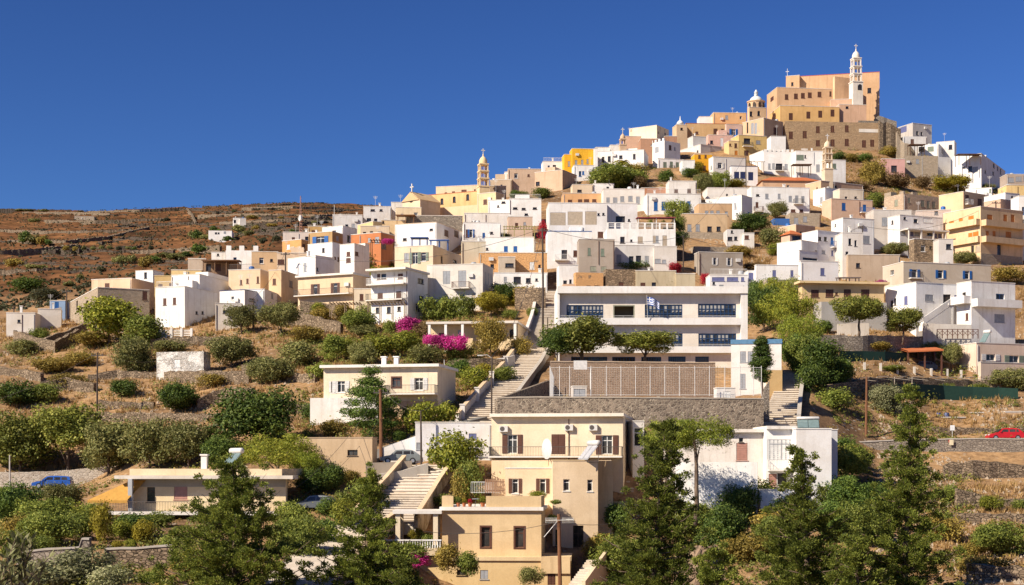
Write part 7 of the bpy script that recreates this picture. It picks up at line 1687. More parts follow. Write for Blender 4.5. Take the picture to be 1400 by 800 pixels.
def plant(kind, leaf, px, base, w, h, label, cat='bush', trunk=0.0, Y=None, name=None, group=None, dY=0.0):
    """w, h: crown size in photograph pixels; base: ground row; trunk: share of the height that is bare trunk"""
    Yp = (Y or lookup(px, base)) + dY; k = Yp / F; u = (px - 700) / F
    zg = min(gz(u * Yp, Yp), (HOR - base) / F * Yp) if Y is None else (HOR - base) / F * Yp
    var = RT.choice(CROWN[kind]); me = var
    wm, hm = w * k * 1.08, h * k * 1.06; flat = {'round': .8, 'big': .75, 'hedge': .45, 'umbrella': .55, 'tall': 1.35, 'column': 3.4, 'layer': 1.05, 'far': .7}[kind]
    ch = hm * (1 - trunk)
    sc = (wm, wm * RT.uniform(.85, 1.1), ch / flat)
    def setc(o): o.material_slots[0].link = 'OBJECT'; o.material_slots[0].material = LEAF[leaf]
    if trunk <= 0 and kind != 'layer':
        o = bpy.data.objects.new(name or 'shrub', me); COL.objects.link(o); o.location = (u * Yp, Yp, zg - ch * .06); o.rotation_euler = (0, 0, RT.uniform(0, 6.28)); o.scale = sc
        setc(o); tag(o, label, cat, group); return o
    r = empty(name or 'tree', (u * Yp, Yp, zg), RT.uniform(0, 6.28)); tag(r, label, cat, group)
    o = bpy.data.objects.new('crown', me); COL.objects.link(o); o.parent = r; o.location = (0, 0, hm * trunk); o.scale = sc; setc(o)
    t = bpy.data.objects.new('trunk', RT.choice(TRUNK)); COL.objects.link(t); t.parent = r; hh = hm * max(trunk, .12) + ch * .35; t.scale = (max(hh * .55, wm * .25), max(hh * .55, wm * .25), hh)
    return r
PL = '''
round|bright|150|472|92|62|bright green mulberry tree below the grey-brown stone house|tree|.12
round|green|196|476|62|48|darker green bush between the stone house and the white terrace|bush
round|khaki|128|474|60|22|low khaki bush at the foot of the bright mulberry|bush
big|olive|330|456|52|40|grey olive tree left of the pair above the stone bank|tree|.15
big|olive|384|459|54|46|grey olive tree right of the pair above the stone bank|tree|.15
big|olive|183|510|64|50|dark olive bush left of the whitewashed stone hut|bush
round|olive|230|482|46|18|low olive bush above the whitewashed stone hut|bush
big|olive|316|504|62|46|rounded olive tree right of the whitewashed stone hut|tree|.05
round|dark|170|543|44|26|small round dark bush in the straw field|bush
big|dark|243|563|78|44|large round dark bush on the straw terrace|bush
round|dark|22|556|70|40|dark hedge bush at the far left of the straw field|bush
round|green|62|552|44|30|greener bush right of the far-left dark hedge|bush
round|olive|30|485|50|22|olive bush at the far left above the field wall|bush
round|green|55|466|30|20|small bright bush near the far-left farm wall|bush
round|khaki|72|510|56|26|khaki scrub bush on the far-left terraces|bush
round|khaki|110|500|50|22|khaki scrub bush below the left terrace walls|bush
big|olive|366|526|64|42|olive bush left of centre on the terrace|bush
round|olive|406|502|58|38|grey-green olive bush right of the terrace pair|bush
round|bright|435|434|22|20|small bright lemon tree beside the cream balcony house|tree|.1
big|grove|30|650|104|82|silvery olive at the left end of the olive row|tree|.03
big|grove|92|652|110|95|tall silvery olive with bare trunk above the blue car|tree|.3
big|olive|150|648|90|75|silvery olive third from the left in the olive row|tree|.03
big|olive|205|645|86|70|silvery olive near the middle of the olive row|tree|.03
big|olive|258|640|80|66|silvery olive at the right end of the olive row|tree|.03
big|dark|352|618|135|84|large dark carob tree with dense rounded crown|tree|.05
big|dark|305|640|70|50|dark bush at the foot of the large carob tree|bush
umbrella|bright|378|662|118|68|bright yellow-green pine behind the lower-left house|tree|.1
umbrella|pine|420|668|52|52|smaller bright pine beside the tan shed|tree|.12
layer|dark|508|606|98|100|dark layered cypress in front of the cream bungalow|tree|.05
hedge|bright|588|592|78|40|yellow-green hedge beside the climbing stairway|hedge
round|bright|622|660|74|74|bright leafy tree in front of the white house wall|tree|.1
round|green|642|688|44|62|loose green shrub left of the foreground house|bush
round|khaki|628|690|30|50|twiggy khaki shrub beside the broad stairway|bush
round|green|612|700|40|24|low green shrub at the parapet of the broad stairway|bush
big|dark|22|722|72|68|large dark hedge bush at the left edge below the road|bush
big|olive|85|700|62|44|olive-green hedge bush in front of the blue car|bush
big|green|62|748|84|54|mixed green shrub in the lower-left garden|bush
round|green|106|738|46|40|bright green garden shrub left of the orange awning|bush
round|yellow|140|742|34|58|orange-yellow shrub under the orange awning balcony|bush
round|yellow|197|742|44|32|yellow-green rounded shrub before the lower-left house|bush
round|bright|165|738|36|28|bright green shrub between the two yellow shrubs|bush
round|yellow|160|752|18|15|small round yellow bush on the capped garden wall|bush
round|bright|179|752|18|15|small round lime bush on the capped garden wall|bush
round|green|60|756|46|24|green shrub above the coped garden wall|bush
round|silver|110|806|92|56|large silvery bush at the bottom left|bush|0|104
round|silver|56|812|90|52|silvery bush at the bottom left corner|bush|0|102
round|silver|150|818|66|44|silvery bush right of the large bottom-left silvery bush|bush|0|102
round|green|205|806|50|28|low green bush at the bottom beneath the capped wall|bush|0|106
tall|green|456|498|40|44|feathery light green tree behind the cream bungalow|tree|.05
big|olive|494|500|46|34|grey shrub above the roof of the cream bungalow|bush
round|bright|520|488|62|36|bright green garden bushes right of the grey shrub|bush
round|bright|478|488|40|30|lime green garden bush left of the bougainvillea garden|bush
round|olive|584|498|50|28|grey olive shrub above the right end of the bungalow roof|bush
round|bright|556|482|52|30|bright bush between the bougainvilleas and the bungalow|bush
big|khaki|670|488|52|54|tall khaki olive tree in front of the porch house|tree|.08
round|green|626|492|46|22|green bush under the hot pink bougainvillea|bush
round|khaki|712|486|36|26|khaki bush right of the porch house|bush
round|pink|558|460|40|28|pink bougainvillea left of the porch house|bush
round|brown|580|464|30|26|brownish withered bougainvillea beside the pink one|bush
hedge|pink|604|477|32|18|hot pink bougainvillea clump under the first porch columns|hedge|0|206
hedge|pink|590|470|24|12|small pink bougainvillea between the porch and the larger clump|hedge|0|206.5
hedge|pink|624|478|36|18|hot pink bougainvillea hedge under the porch house|hedge|0|205.5
big|green|490|456|56|36|large green bush below the white balcony house|bush
round|green|534|458|28|20|small green bush left of the pink bougainvillea|bush
round|olive|500|462|40|20|grey-green bush under the large green bush|bush
round|bright|648|532|44|32|bright garden bush left of the street lamp pole|bush
round|green|690|522|40|22|green flowering bush beside the white garden wall|bush
round|yellow|662|516|30|20|yellowish bush above the garden left of the stairway|bush
round|dark|630|516|38|26|dark bush right of the cream bungalow|bush
hedge|green|600|436|46|28|green hedge left half below the big off-white house|hedge
hedge|green|632|434|36|28|green hedge right half below the big off-white house|hedge
big|yellow|672|434|50|36|yellow-green tree in front of the big off-white house|tree|.06
big|dark|688|418|42|30|dark dense tree under the ochre patched house|tree|.05
round|khaki|716|416|46|26|khaki vines over the stone terrace beside the tall pole|bush
round|green|698|436|24|14|low green bush above the porch house|bush
round|green|728|434|18|14|small dark green bush beside the upper stairway|bush
round|green|508|440|40|32|green bush in the garden below the white balcony house|bush
round|bright|484|430|44|26|light green vine bush beside the cream balcony house|bush
round|khaki|470|440|36|26|khaki bush below the cream balcony house|bush
round|green|505|376|44|30|green bush under the bougainvillea arbour|bush
round|yellow|524|380|28|18|yellowish creeper beside the white house with brown windows|bush
round|pink|518|330|26|9|pink bougainvillea over the brown arbour|bush
round|olive|294|380|34|20|rounded dark olive before the pergola house|bush
big|green|355|374|50|28|green spreading tree beside the turreted cottage|tree|.1
round|green|450|374|24|14|green creeper right of the white house with blue-grey window|bush
round|olive|480|378|34|14|pale bush above the cream balcony house|bush
big|green|846|260|86|38|large green bush clump below the long white house|bush
tall|khaki|868|250|36|30|khaki bush right of the palm|bush
round|green|822|258|40|26|dark green bush left of the palm|bush
round|brown|872|262|34|20|brown dry bush below the palm|bush
round|dark|911|249|24|18|dark round bush before the white shuttered house|bush
round|green|712|272|28|12|green bush left below the arched peach house|bush
round|green|740|272|32|16|brighter green bush below the arched peach house|bush
round|dark|704|274|20|14|dark bush at the end of the cream house|bush
big|olive|962|268|26|32|olive tree left in the grove below the off-white house|tree|.08
big|green|984|264|36|28|dark green tree in the middle of the grove|tree|.08
round|yellow|1005|260|34|16|yellow-green tree right in the grove by the navy shuttered house|tree|.08
round|yellow|953|238|22|16|golden bush in front of the orange-yellow house|bush
round|dark|942|242|28|12|dark hedge under the orange-yellow house|bush
hedge|green|924|296|40|20|green vine spilling over the maroon pergola|bush
big|olive|1063|300|34|24|olive tree in front of the long white shuttered house|tree|.1
big|dark|1028|322|54|30|dark spreading tree below the broad lit white house|tree|.1
round|olive|1054|342|38|30|grey olive tree among the rubble slope|tree|.1
round|bright|1058|350|26|18|bright green bush under the grey olive tree|bush
round|dark|1146|220|18|14|dark bush at the left foot of the monastery wall|bush
round|dark|1182|222|26|14|dark bush under the monastery wall|bush
round|khaki|1163|222|22|12|khaki bush between the dark bushes under the monastery|bush
big|khaki|1195|254|38|36|large khaki bush left of the small pink house|bush
big|khaki|1258|240|42|28|khaki bush right of the small pink house|bush
round|brown|1226|258|42|24|brown dry bush below the small pink house|bush
round|brown|1262|258|32|18|brown dry bush right of the dry slope|bush
big|yellow|1300|262|60|24|wide yellow-green bush on the dry slope|bush
round|dark|1298|242|15|13|small dark round bush below the ridge houses|bush
round|khaki|1216|214|28|16|khaki bush beneath the stepped stone wall|bush
round|dark|1228|210|20|20|dark bush in the shade of the cathedral rock|bush
round|green|1196|284|28|22|green bush left of the large sandstone house|bush
round|dark|1354|250|30|16|dark bush below the large white ridge house|bush
round|khaki|1184|244|30|14|khaki bush left on the dry slope|bush
round|red|922|374|22|19|bright red bougainvillea beside the brown-grey house|bush
round|red|964|390|15|17|dark red bougainvillea behind the school roof|bush
round|dark|864|372|42|17|dark bushes before the beige porch house|bush
round|olive|916|398|46|20|silvery bush behind the school roof|bush
big|dark|1036|424|34|42|dark tree at the right end of the school|tree|.05
umbrella|bright|1070|434|74|54|bright pine crown beside the shaded taupe house|tree|.15
round|dark|1160|380|30|24|dark leafy tree right of the white cube house|tree|.08
round|green|1190|366|22|14|small palm-like green bush beside the cross-arm pole|bush
big|olive|1222|350|40|20|olive bush below the blue-grey door terrace|bush
big|olive|1319|362|34|20|olive bush at the foot of the apartment house|bush
round|khaki|1378|388|50|24|khaki bush on the slope at the right edge|bush
big|dark|1044|456|50|66|dark pine at the left of the pine grove|tree|.08
umbrella|bright|1072|474|92|74|bright green pine in the middle of the pine grove|tree|.15
umbrella|pine|1096|492|70|62|bright green pine low in the pine grove|tree|.15
tall|dark|1124|532|52|74|large dark tree in the shade right of the stair path|tree|.03
big|green|1098|512|60|56|tall green shrub spilling over the stair path|bush
big|dark|1140|528|56|44|dark spreading shrub beside the large dark tree|bush
round|dark|1108|536|50|40|dark undergrowth at the foot of the large dark tree|bush
big|dark|1092|508|56|56|dark bush between pines and stair path|bush
round|dark|1142|520|40|30|dark scrub under the large dark tree|bush
big|grove|1174|450|72|46|spreading olive tree in front of the tan bungalow|tree|.12|213
big|grove|1234|460|58|40|olive tree in front of the white villa arcade|tree|.1|214
round|dark|1126|456|28|18|dark bush left of the tan bungalow terrace|bush
big|olive|1273|490|34|24|olive tree left behind the carport|tree|.1
big|olive|1300|504|34|36|olive tree right beside the carport|tree|.1
big|silver|1212|564|54|42|silvery olive bush above the road at right|bush
round|green|1140|560|50|30|green fig bush beside the rusty pole|bush
big|olive|1385|534|60|34|olive bush at the right edge under the pinkish house|bush
round|green|1290|534|26|12|green creeper on the pole trellis|bush
round|green|1340|536|30|12|green creeper right on the pole trellis|bush
big|green|1165|662|70|55|leafy green tree behind the rightmost conifer|tree|.1
big|dark|1150|700|76|50|dark bush below the white french-window house|bush
big|dark|1195|706|70|46|dark bush between the two right conifers|bush
round|bright|1353|700|40|24|bright green bush on the lower right terrace|bush
big|green|1368|760|76|52|large green bush at the lower right|bush
round|khaki|1330|762|40|26|khaki bush left of the large lower right bush|bush
round|green|1035|700|70|50|dark green bush below the white house balcony|bush
big|dark|1010|720|70|60|dark shaded bush on the rock below the white house|bush
round|khaki|1060|735|60|44|khaki scrub below the white house|bush
round|bright|918|712|52|46|bright round tree in front of the lone pine|tree|.05
round|green|560|770|60|30|green oleander under the porch terrace|bush|0|132
round|pink|572|776|34|20|pink oleander flowers under the porch balustrade|bush|0|131
round|khaki|612|782|40|40|dry khaki shrub at the base of the foreground house|bush|0|130
round|green|640|786|40|32|green shrub below the small basement window|bush|0|130
round|olive|724|800|34|26|olive shrub beside the basement door|bush|0|130
round|green|760|690|16|8|tiny flower box bush on the foreground terrace|bush|0|138.5
round|green|755|712|14|10|potted green plant at the dark doorway|bush|0|139
round|bright|735|680|26|9|lime planter bush on the middle terrace|bush|0|144
round|green|500|700|56|48|green bush beside the broad stairway at left|bush
round|bright|470|722|40|40|lime bush right of the shaded dark car|bush
round|dark|430|676|60|40|dark bush behind the shaded dark car|bush
round|dark|545|604|24|16|dark scrub under the cream bungalow|bush
round|khaki|455|596|40|22|straw-coloured bush left of the dark layered cypress|bush
round|green|20|770|60|44|leafy shrub at the bottom left beside the olive shoots|bush
big|green|60|730|90|50|large mixed shrub in the middle of the lower-left garden|bush
round|khaki|30|742|60|44|khaki shrub under the dark hedge at the left edge|bush
round|bright|92|724|50|36|fresh green shrub below the hedge in front of the blue car|bush
round|green|122|716|38|30|green shrub at the left end of the awning balcony|bush
round|dark|180|734|60|34|dark green shrubs under the lower-left balcony|bush
round|green|215|722|40|26|green shrub against the base wall of the lower-left house|bush
round|dark|300|722|70|34|dark shrub under the lower-left house behind the sprawling conifer|bush
round|green|400|730|60|44|green shrub left of the shaded dark car|bush
big|green|410|760|80|60|leafy bush between the sprawling and the slender conifer|bush
round|dark|445|745|50|40|dark bush beside the lowest stairway flight|bush
round|khaki|270|790|70|34|khaki scrub below the capped dry stone wall|bush
round|green|232|770|34|40|spiky green bush at the end of the capped wall|bush
round|green|470|700|44|30|green bush under the road beside the tan shed|bush
round|dark|456|672|36|40|dark slim bush at the corner of the tan shed|bush
round|khaki|480|664|30|22|khaki bush on the bank below the tan shed|bush
round|green|585|756|34|30|green potted shrub inside the cream porch|bush|0|139
round|yellow|570|742|24|20|yellow flowering shrub inside the cream porch|bush|0|139.5
big|green|950|740|80|60|green bush on the rock between house and lone pine|bush
big|dark|990|760|90|70|large dark bush in the shaded gully|bush
round|khaki|1020|770|70|46|khaki bush in the gully below the white house|bush
big|green|1060|760|90|60|green bush behind the narrow-tipped conifer|bush
round|dark|1080|716|60|40|dark bush under the white house terrace|bush
big|dark|1140|740|90|60|dark bush mass between the two right conifers|bush
big|green|1180|745|80|60|green bush left of the tallest conifer|bush
round|khaki|1290|740|60|40|dry khaki bush right of the tallest conifer|bush
round|green|1300|690|40|26|green bush at the edge of the right terraces|bush
round|khaki|1160|640|60|34|khaki scrub on the shaded bank right of the white house|bush
round|dark|1150|626|50|30|dark scrub on the bank beside the solar roof house|bush
round|khaki|1345|790|80|30|dry khaki scrub at the bottom right corner|bush
round|green|1395|700|30|18|small green bush at the right edge terrace|bush
round|khaki|820|770|50|40|khaki shrub right of the side stairs of the foreground house|bush
big|green|850|790|80|60|green shrub below the foreground house at right|bush
round|dark|842|730|40|46|dark shrub against the right side of the foreground house|bush
round|khaki|420|470|50|24|khaki bush below the stone bank at left centre|bush
round|khaki|290|530|50|20|straw-green bush between the terrace walls at left|bush
round|khaki|90|530|50|20|low scrub at the far-left terraces under the field pole|bush
round|green|470|540|30|24|green bush left of the cream bungalow terrace|bush
round|green|440|520|44|28|green bush on the terrace left of the cream bungalow|bush
round|dark|430|576|40|30|dark bush right of the large carob|bush
round|dark|496|376|26|22|dark climbing shrub under the brown bougainvillea arbour|bush
round|bright|512|384|26|20|lime shrub beside the cream house with green shutters|bush
round|green|466|378|30|14|green shrub in front of the white house with blue-grey window|bush
round|pink|530|334|20|8|second pink bougainvillea patch on the brown arbour|bush|0|274
round|green|368|366|30|18|green tree top behind the plain cream house|bush
round|green|460|424|40|20|green vine garden below the cream balcony house|bush
round|khaki|440|440|40|20|khaki garden scrub left of the large green bush|bush
round|dark|446|706|36|26|dark bush hiding part of the shaded dark car|bush
round|red|742|330|16|28|red-green bougainvillea climbing beside the tall roller-blind house|bush|0|281
round|green|929|318|24|26|green creeper hanging in the alley right of the balustraded terrace|bush|0|276
round|dark|930|338|22|24|dark shrub filling the alley under the green creeper|bush|0|274
round|dark|912|322|16|14|dark potted greenery on the balustraded terrace|bush|0|275
round|pink|1203|392|20|9|red-pink creeper on the wall behind the white villa|bush|0|236
round|green|1012|318|30|14|green bush under the dark spreading tree|bush
round|khaki|1010|352|40|16|dry khaki bush on the rubble slope below the ruined hut|bush
round|brown|1030|372|40|14|brown dry weeds on the rubble slope|bush
round|khaki|985|372|30|12|khaki weeds above the violet-shuttered house|bush
round|khaki|760|296|30|12|khaki bush behind the orange-peach flat house|bush
round|dark|690|330|22|12|dark bush beside the pinkish plaster house|bush
round|olive|560|350|22|14|olive bush behind the white balcony house|bush
round|khaki|532|372|22|16|khaki bush on the bank right of the cream house with green shutters|bush
round|green|1240|420|30|16|green bush behind the white villa|bush
round|khaki|1345|440|50|22|khaki bush at the right side of the white villa|bush
round|khaki|1150|412|26|14|khaki bush beside the tan bungalow roof|bush
round|green|1108|470|30|20|green bush at the top of the shaded stair path|bush
round|khaki|1200|480|46|14|khaki weeds on the bank below the white villa|bush
round|olive|1130|490|36|18|olive scrub beside the upper green net|bush
round|green|1220|508|40|10|green bedding plants on the carport terrace|bush
round|khaki|1110|262|30|12|khaki bush on the dry slope below the stone bell tower|bush
round|khaki|1220|276|40|12|khaki weeds on the dry slope above the sandstone house|bush
round|brown|1175|262|40|12|brown weeds at the left of the dry slope|bush
round|olive|1345|262|30|10|olive weeds below the large white ridge house|bush
round|yellow|705|418|26|12|yellowish dry vines on the old stone terrace wall|bush
round|dark|40|400|60|22|dark scrub patch on the hillside above the far-left farm|bush
round|scrub|62|412|52|18|dark bush above the tiny blue and white hut|bush
'''
for ln in PL.strip().split('\n'):
    f = ln.split('|')
    plant(f[0], f[1], float(f[2]), float(f[3]), float(f[4]), float(f[5]), f[6], f[7], float(f[8]) if len(f) > 8 else 0.0, float(f[9]) if len(f) > 9 else None, name=('tree' if f[7] == 'tree' else 'hedge' if f[7] == 'hedge' else 'shrub'))
# cypress beside the school annexe
plant('column', 'dark', 1041, 532, 33, 76, 'slim dark cypress standing before the school annexe', 'tree', .04, Y=176, name='cypress_tree')
# school yard trees
plant('big', 'grove', 796, 496, 112, 64, 'wide olive-green tree left in front of the school', 'tree', .1, Y=196)
plant('big', 'dark', 762, 492, 56, 44, 'small dark tree at the left corner of the school yard', 'tree', .1, Y=194)
plant('big', 'grove', 881, 495, 96, 42, 'spreading low tree in the middle of the school yard', 'tree', .25, Y=195)
# lone pine with a bare trunk beside the white house
lp_ = plant('umbrella', 'pine', 952, 676, 104, 102, 'lone pine with a bare curved trunk before the white house', 'tree', .42, Y=141, name='pine_tree')
plant('umbrella', 'pine', 912, 650, 84, 74, 'bright pine beside the upper right corner of the foreground house', 'tree', .2, Y=143, name='pine_tree')
# palm
def palm(px, base, top, Y, label):
    u = (px - 700) / F; z0 = zrow(base, Y); h = zrow(top, Y) - z0; r = empty('palm_tree', (u * Y, Y, z0)); tag(r, label, 'palm tree')
    mb = MB(); mb.tube([(0, 0, -1), (.1, 0, h * .3), (0, 0, h * .6)], [.3, .25, .25], 7); mb.build('trunk', bark(), r)
    q = random.Random(3); fr_ = MB()
    for k in range(26):
        a = q.uniform(0, 6.28); el = q.uniform(.1, 1.3); L = h * q.uniform(.45, .65); pts = []
        for j in range(7):
            t = j / 6; pts.append(Vector((math.cos(a) * L * t * math.cos(el), math.sin(a) * L * t * math.cos(el), h * .6 + L * (t * math.sin(el) - .75 * t * t))))
        for p, p2 in zip(pts[:-1], pts[1:]):
            d = (p2 - p).normalized(); sd_ = d.cross(Vector((0, 0, 1))).normalized()
            for j in range(3):
                b_ = p.lerp(p2, j / 3)
                for s in (-1, 1): e = b_ + sd_ * s * L * .16 + d * L * .1 - Vector((0, 0, L * .06)); fr_.quad([b_, b_ + d * .14, e])
    fr_.build('fronds', LEAF['yellow'], r)
palm(850, 250, 210, 352, 'golden green palm in front of the long white house')

for e_, h, lf, s_ in POTS:
    o = bpy.data.objects.new('foliage', CROWN['far'][0]); COL.objects.link(o); o.parent = e_; o.location = (0, 0, h - .05); o.scale = (s_, s_, s_ * 1.2); o.material_slots[0].link = 'OBJECT'; o.material_slots[0].material = LEAF[lf]
# far hillside bushes
FAR = [(35, 332, 24, 15), (46, 332, 22, 13), (58, 333, 20, 13), (66, 334, 12, 8), (90, 343, 10, 7), (103, 343, 8, 6), (115, 342, 9, 6), (127, 342, 9, 6), (139, 341, 9, 5), (150, 341, 8, 5), (162, 342, 9, 5), (176, 341, 9, 5), (184, 343, 10, 5), (206, 342, 10, 6), (162, 361, 18, 11), (178, 360, 18, 11), (200, 366, 24, 15), (270, 327, 16, 12), (262, 326, 14, 9), (280, 328, 14, 9), (292, 316, 12, 7), (326, 318, 22, 10), (340, 322, 20, 9), (350, 314, 12, 6), (272, 346, 22, 12), (360, 333, 14, 8), (378, 330, 14, 8), (400, 320, 12, 6), (372, 310, 16, 6), (28, 288, 14, 4), (40, 288, 12, 4), (60, 290, 14, 4), (110, 290, 10, 3), (20, 365, 30, 11), (50, 368, 28, 8), (48, 304, 18, 7), (228, 303, 12, 5), (320, 290, 8, 3), (240, 355, 28, 8), (225, 352, 26, 8), (212, 359, 20, 9), (255, 352, 22, 8), (384, 300, 10, 4), (345, 300, 16, 6), (430, 306, 10, 4), (139, 372, 14, 8), (110, 382, 14, 7), (95, 392, 22, 7), (300, 322, 16, 8), (312, 330, 16, 7), (410, 330, 14, 7)]
for i, (px, py, w_, h_) in enumerate(FAR):
    plant('far', RT.choice(['dark', 'olive', 'scrub', 'olive', 'khaki']), px, py, w_, h_, 'dark bush dotted over the far brown hillside', 'bush', name='shrub', group='bushes on the far hillside', dY=0)

# ---------------------------------------------------------------- big conifers in the foreground
def conifer(px, top, base, Y, wpx, seed, label, prof=1.0, lean=0.0, gap=.0, leaf='cypress', nb=95, bare=0.0):
    global rng
    rng = np.random.default_rng(seed); q = random.Random(seed)
    k = Y / F; u = (px - 700) / F; z0 = zrow(base, Y); H = (base - top) * k; Rm = wpx * k / 2
    zg = min(z0, gz(u * Y, Y)) ; ex = z0 - zg
    r = empty('conifer_tree', (u * Y, Y, zg)); tag(r, label, 'tree')
    ax = lambda t: Vector((lean * t * t * H * .2 + math.sin(t * 5 + seed) * .12, math.cos(t * 4 + seed) * .12, ex + H * t))
    mb = MB(); mb.tube([ax(t) if t > 0 else Vector((0, 0, -.5)) for t in (0, .15, .3, .5, .7, .85, 1.0)], [.34, .27, .23, .17, .11, .06, .02], 8)
    Vs = []
    for i in range(nb):
        t = bare + (1 - bare) * (i + q.random()) / nb; t = min(t, .985)
        L = Rm * (min(1.0, (1 - t) * 1.75) ** prof) * q.uniform(.45, 1.08) + .25
        a = i * 2.39996 + q.uniform(-.4, .4)
        if q.random() < gap + .0: continue
        s = ax(t); up = q.uniform(.10, .45) + .5 * t * t; pts = []
        for j in range(6):
            f = j / 5; pts.append(s + Vector((math.cos(a) * L * f, math.sin(a) * L * f, L * (up * f - .42 * f * f + .34 * f ** 4) )))
        mb.tube(pts, [.07 * (1 - .12 * j) * (1.2 - t) for j in range(6)], 4, cap=False)
        nsp = max(2, int(L / .44))
        for j in range(nsp):
            f = .22 + .80 * (j + q.random() * .6) / nsp; f = min(f, 1.0); g = f * 5; g0 = min(int(g), 4); c = pts[g0].lerp(pts[g0 + 1], g - g0)
            c = c + Vector((q.gauss(0, .30), q.gauss(0, .30), q.gauss(.0, .26))); cr_ = q.uniform(.28, .60) * (.72 + .28 * (1 - t))
            n = int(140 * (cr_ / .4) ** 1.6)
            d = rng.normal(size=(n, 3)); d /= np.linalg.norm(d, axis=1, keepdims=True)
            P = np.array(c) + d * cr_ * rng.uniform(.3, 1.05, (n, 1)) * np.array([1.05, 1.05, .75])
            dirv = d + np.array([math.cos(a) * .5, math.sin(a) * .5, .5])
            # sprays: long narrow faces pointing outward
            nrm = np.cross(dirv, rng.normal(size=(n, 3))); Vs.append(spray(P, dirv, nrm, .165, .042))
    mb.build('trunk', bark(), r, smooth=True)
    me = quads_mesh('crown', np.concatenate(Vs), LEAF[leaf]); o = bpy.data.objects.new('crown', me); COL.objects.link(o); o.parent = r
    return r
def spray(P, D, N, L, W_):
    n = len(P); D = D / (np.linalg.norm(D, axis=1, keepdims=True) + 1e-9); N = N / (np.linalg.norm(N, axis=1, keepdims=True) + 1e-9); S_ = np.cross(D, N)
    l = L * rng.uniform(.6, 1.3, (n, 1)); w_ = W_ * rng.uniform(.7, 1.4, (n, 1))
    return np.stack([P - D * l * .5, P + S_ * w_ - D * l * .05, P + D * l * .5, P - S_ * w_ - D * l * .05], 1).reshape(-1, 3)
conifer(325, 634, 880, 104, 225, 3, 'wide sprawling conifer at the bottom left in front of the stairway', .75, -.2, nb=120)
conifer(500, 648, 880, 106, 150, 7, 'slender conifer with a narrow top in front of the broad stairway', 1.15, .2, nb=110)
conifer(890, 576, 900, 108, 150, 12, 'tall irregular conifer hiding the right side of the foreground house', .8, .35, nb=150, leaf='cypress')
conifer(1103, 615, 900, 106, 165, 19, 'narrow-tipped conifer below the french-window house', 1.25, -.1, nb=130)
conifer(1238, 530, 900, 110, 140, 23, 'tallest conifer standing at the right above the terraces', .9, .1, nb=160)
conifer(990, 752, 900, 100, 100, 29, 'small conifer between the two tall ones at the bottom', .9, -.6, nb=60)
conifer(1168, 738, 900, 100, 110, 31, 'bushy conifer filling the gap at the bottom right', .8, .2, nb=70)
conifer(552, 768, 900, 100, 90, 37, 'low conifer at the bottom left of the foreground house', .8, .2, nb=60)
# olive twig close to the viewpoint at the left edge
tw = empty('olive_tree', (-7.72, 24.0, -2.85)); tag(tw, 'pale olive shoots close by at the lower left edge', 'tree')
mb = MB(); lv = MB(); q = random.Random(2)
mb.tube([(-.6, 0, -4.4), (-.35, 0, -.6), (-.15, 0, 1.0)], [.07, .05, .03], 6)
for k in range(30):
    b0 = Vector((-.25 + q.uniform(-.3, .4), q.uniform(-.4, .4), q.uniform(.3, 1.15))); d = Vector((q.uniform(-.2, .6), q.uniform(-.3, .3), q.uniform(.5, 1.0))).normalized(); L = q.uniform(.5, .95)
    mb.tube([b0, b0 + d * L * .5, b0 + d * L], [.012, .01, .005], 4)
    for j in range(18):
        p = b0 + d * L * (j + 1) / 18; sd_ = Vector((q.uniform(-1, 1), q.uniform(-1, 1), q.uniform(-.1, .7))).normalized(); ll = q.uniform(.14, .22); dd = (sd_ + d * .7).normalized(); wv_ = dd.cross(Vector((q.gauss(0, 1), q.gauss(0, 1), q.gauss(0, 1)))).normalized() * .027
        lv.quad([p, p + dd * ll * .5 + wv_, p + dd * ll, p + dd * ll * .5 - wv_])
mb.build('branches', bark(), tw); lv.build('leaves', leafmat('oliveshoot', (0.10, 0.11, 0.04), (0.25, 0.26, 0.10), (0.50, 0.47, 0.27), .35), tw)

# ---------------------------------------------------------------- ground cover, rocks, scrub (stuff)
def scatter(name, n, boxes, maker, mat, seed):
    rs = np.random.default_rng(seed); Vs = []
    for (x0, x1, y0, y1, wgt) in boxes:
        m_ = int(n * wgt); px = rs.uniform(x0, x1, m_); Y = rs.uniform(y0, y1, m_)
        x = (px - 700) / F * Y; z = gz_arr(px, Y) + (fbm(x / 3.0, Y / 3.0, 3) - .5) * .5 * (Y < 480)
        keep = fbm(x / 7.0, Y / 7.0, seed) > .44
        for sx_, sy_, sr_ in STAIRPTS[::2]: keep &= ((x - sx_) ** 2 + (Y - sy_) ** 2) > (sr_ + .8) ** 2
        Vs.append(maker(np.stack([x, Y, z], 1)[keep], rs))
    V = np.concatenate(Vs); me = quads_mesh(name, V, mat, 3 if maker in (tuft, rock) else 4)
    o = bpy.data.objects.new(name, me); COL.objects.link(o); struct(o, 'stuff'); return o
def tuft(P, rs):
    n = len(P); out_ = []
    for k in range(7):
        a = rs.uniform(0, 6.28, n); s = rs.uniform(.25, .7, (n, 1)); d = np.stack([np.cos(a), np.sin(a), np.zeros(n)], 1); b = np.stack([-np.sin(a), np.cos(a), np.zeros(n)], 1)
        o = P + d * rs.uniform(0, .35, (n, 1)); out_.append(np.stack([o - b * .07, o + b * .07, o + d * s * .5 + np.array([0, 0, 1]) * s], 1).reshape(-1, 3))
    return np.concatenate(out_)
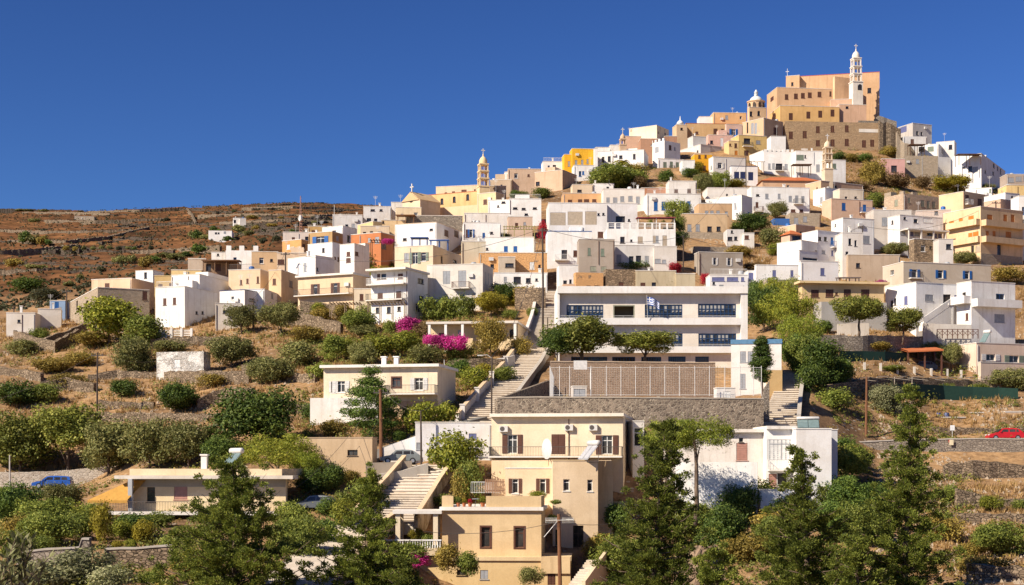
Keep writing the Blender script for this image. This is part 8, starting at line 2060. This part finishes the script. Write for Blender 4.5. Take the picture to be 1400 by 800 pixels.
def rock(P, rs):
    n = len(P); s = rs.uniform(.12, .42, (n, 1)) * rs.uniform(.5, 1, (n, 1)); out_ = []
    top = P + np.concatenate([rs.normal(size=(n, 2)) * .2 * s, s * rs.uniform(.5, 1.0, (n, 1))], 1); bot = P - np.array([0, 0, .1])
    ring_ = [bot + np.concatenate([np.cos(6.283 * k / 5 + rs.uniform(-.3, .3, (n, 1))) * s * rs.uniform(.7, 1.2, (n, 1)), np.sin(6.283 * k / 5 + rs.uniform(-.3, .3, (n, 1))) * s, np.zeros((n, 1))], 1) for k in range(5)]
    for k in range(5): out_.append(np.stack([ring_[k], ring_[(k + 1) % 5], top], 1).reshape(-1, 3))
    return np.concatenate(out_)
def scrubm(P, rs):
    global rng
    rng = rs; n = len(P); out_ = []
    sz = rs.uniform(.5, 1.6, (n, 1))
    for k in range(9):
        d = rs.normal(size=(n, 3)); d /= np.linalg.norm(d, axis=1, keepdims=True); d[:, 2] = np.abs(d[:, 2]); out_.append(leaf_faces(P + d * sz * .6, d, .9, .7))
    return np.concatenate(out_)
def herb(P, rs):
    global rng
    rng = rs; n = len(P); out_ = []; sz = rs.uniform(.2, .6, (n, 1))
    for k in range(16):
        d = rs.normal(size=(n, 3)); d /= np.linalg.norm(d, axis=1, keepdims=True); d[:, 2] = np.abs(d[:, 2]); out_.append(leaf_faces(P + d * sz, d, .22, .5))
    return np.concatenate(out_)
scatter('dry_grass', 10500, [(-260, 480, 185, 300, 1.0), (1250, 1440, 120, 160, .10), (1120, 1440, 188, 262, .3), (1150, 1400, 330, 410, .35), (1000, 1060, 255, 300, .12), (400, 700, 160, 260, .4)], tuft, LEAF['straw'], 5)
scatter('loose_stones', 5600, [(-260, 480, 185, 290, 1.0), (1200, 1440, 110, 200, .9), (1120, 1440, 200, 400, .7), (960, 1080, 240, 300, .25)], rock, plaster((0.36, 0.29, 0.215), .4), 6)
scatter('low_herbs', 2200, [(-260, 480, 100, 285, 1.0), (1100, 1440, 95, 400, .9), (420, 1100, 95, 260, .8)], herb, LEAF['khaki'], 7)
scatter('hillside_scrub', 5200, [(-60, 540, 470, 1400, 1.0), (-60, 420, 330, 520, .25)], scrubm, LEAF['scrub'], 8)
def grove(P, rs):
    global rng
    rng = rs; n = len(P); out_ = []; sz = rs.uniform(.35, 1.5, (n, 1))
    for k in range(46):
        d = rs.normal(size=(n, 3)); d /= np.linalg.norm(d, axis=1, keepdims=True); d[:, 2] = np.abs(d[:, 2]) * .8; out_.append(leaf_faces(P + d * sz * rs.uniform(.5, 1.15, (n, 1)), d, .26, .55))
    return np.concatenate(out_)
scatter('green_undergrowth', 1500, [(380, 720, 170, 262, .9), (-260, 440, 100, 172, .75), (900, 1330, 98, 168, .8), (1090, 1420, 180, 215, .30), (-40, 400, 195, 262, .18), (1120, 1400, 330, 412, .25), (780, 1080, 300, 390, .12)], grove, LEAF['grove'], 17)
print('objects', len(bpy.data.objects), 'tris', sum(len(m.polygons) for m in bpy.data.meshes) )
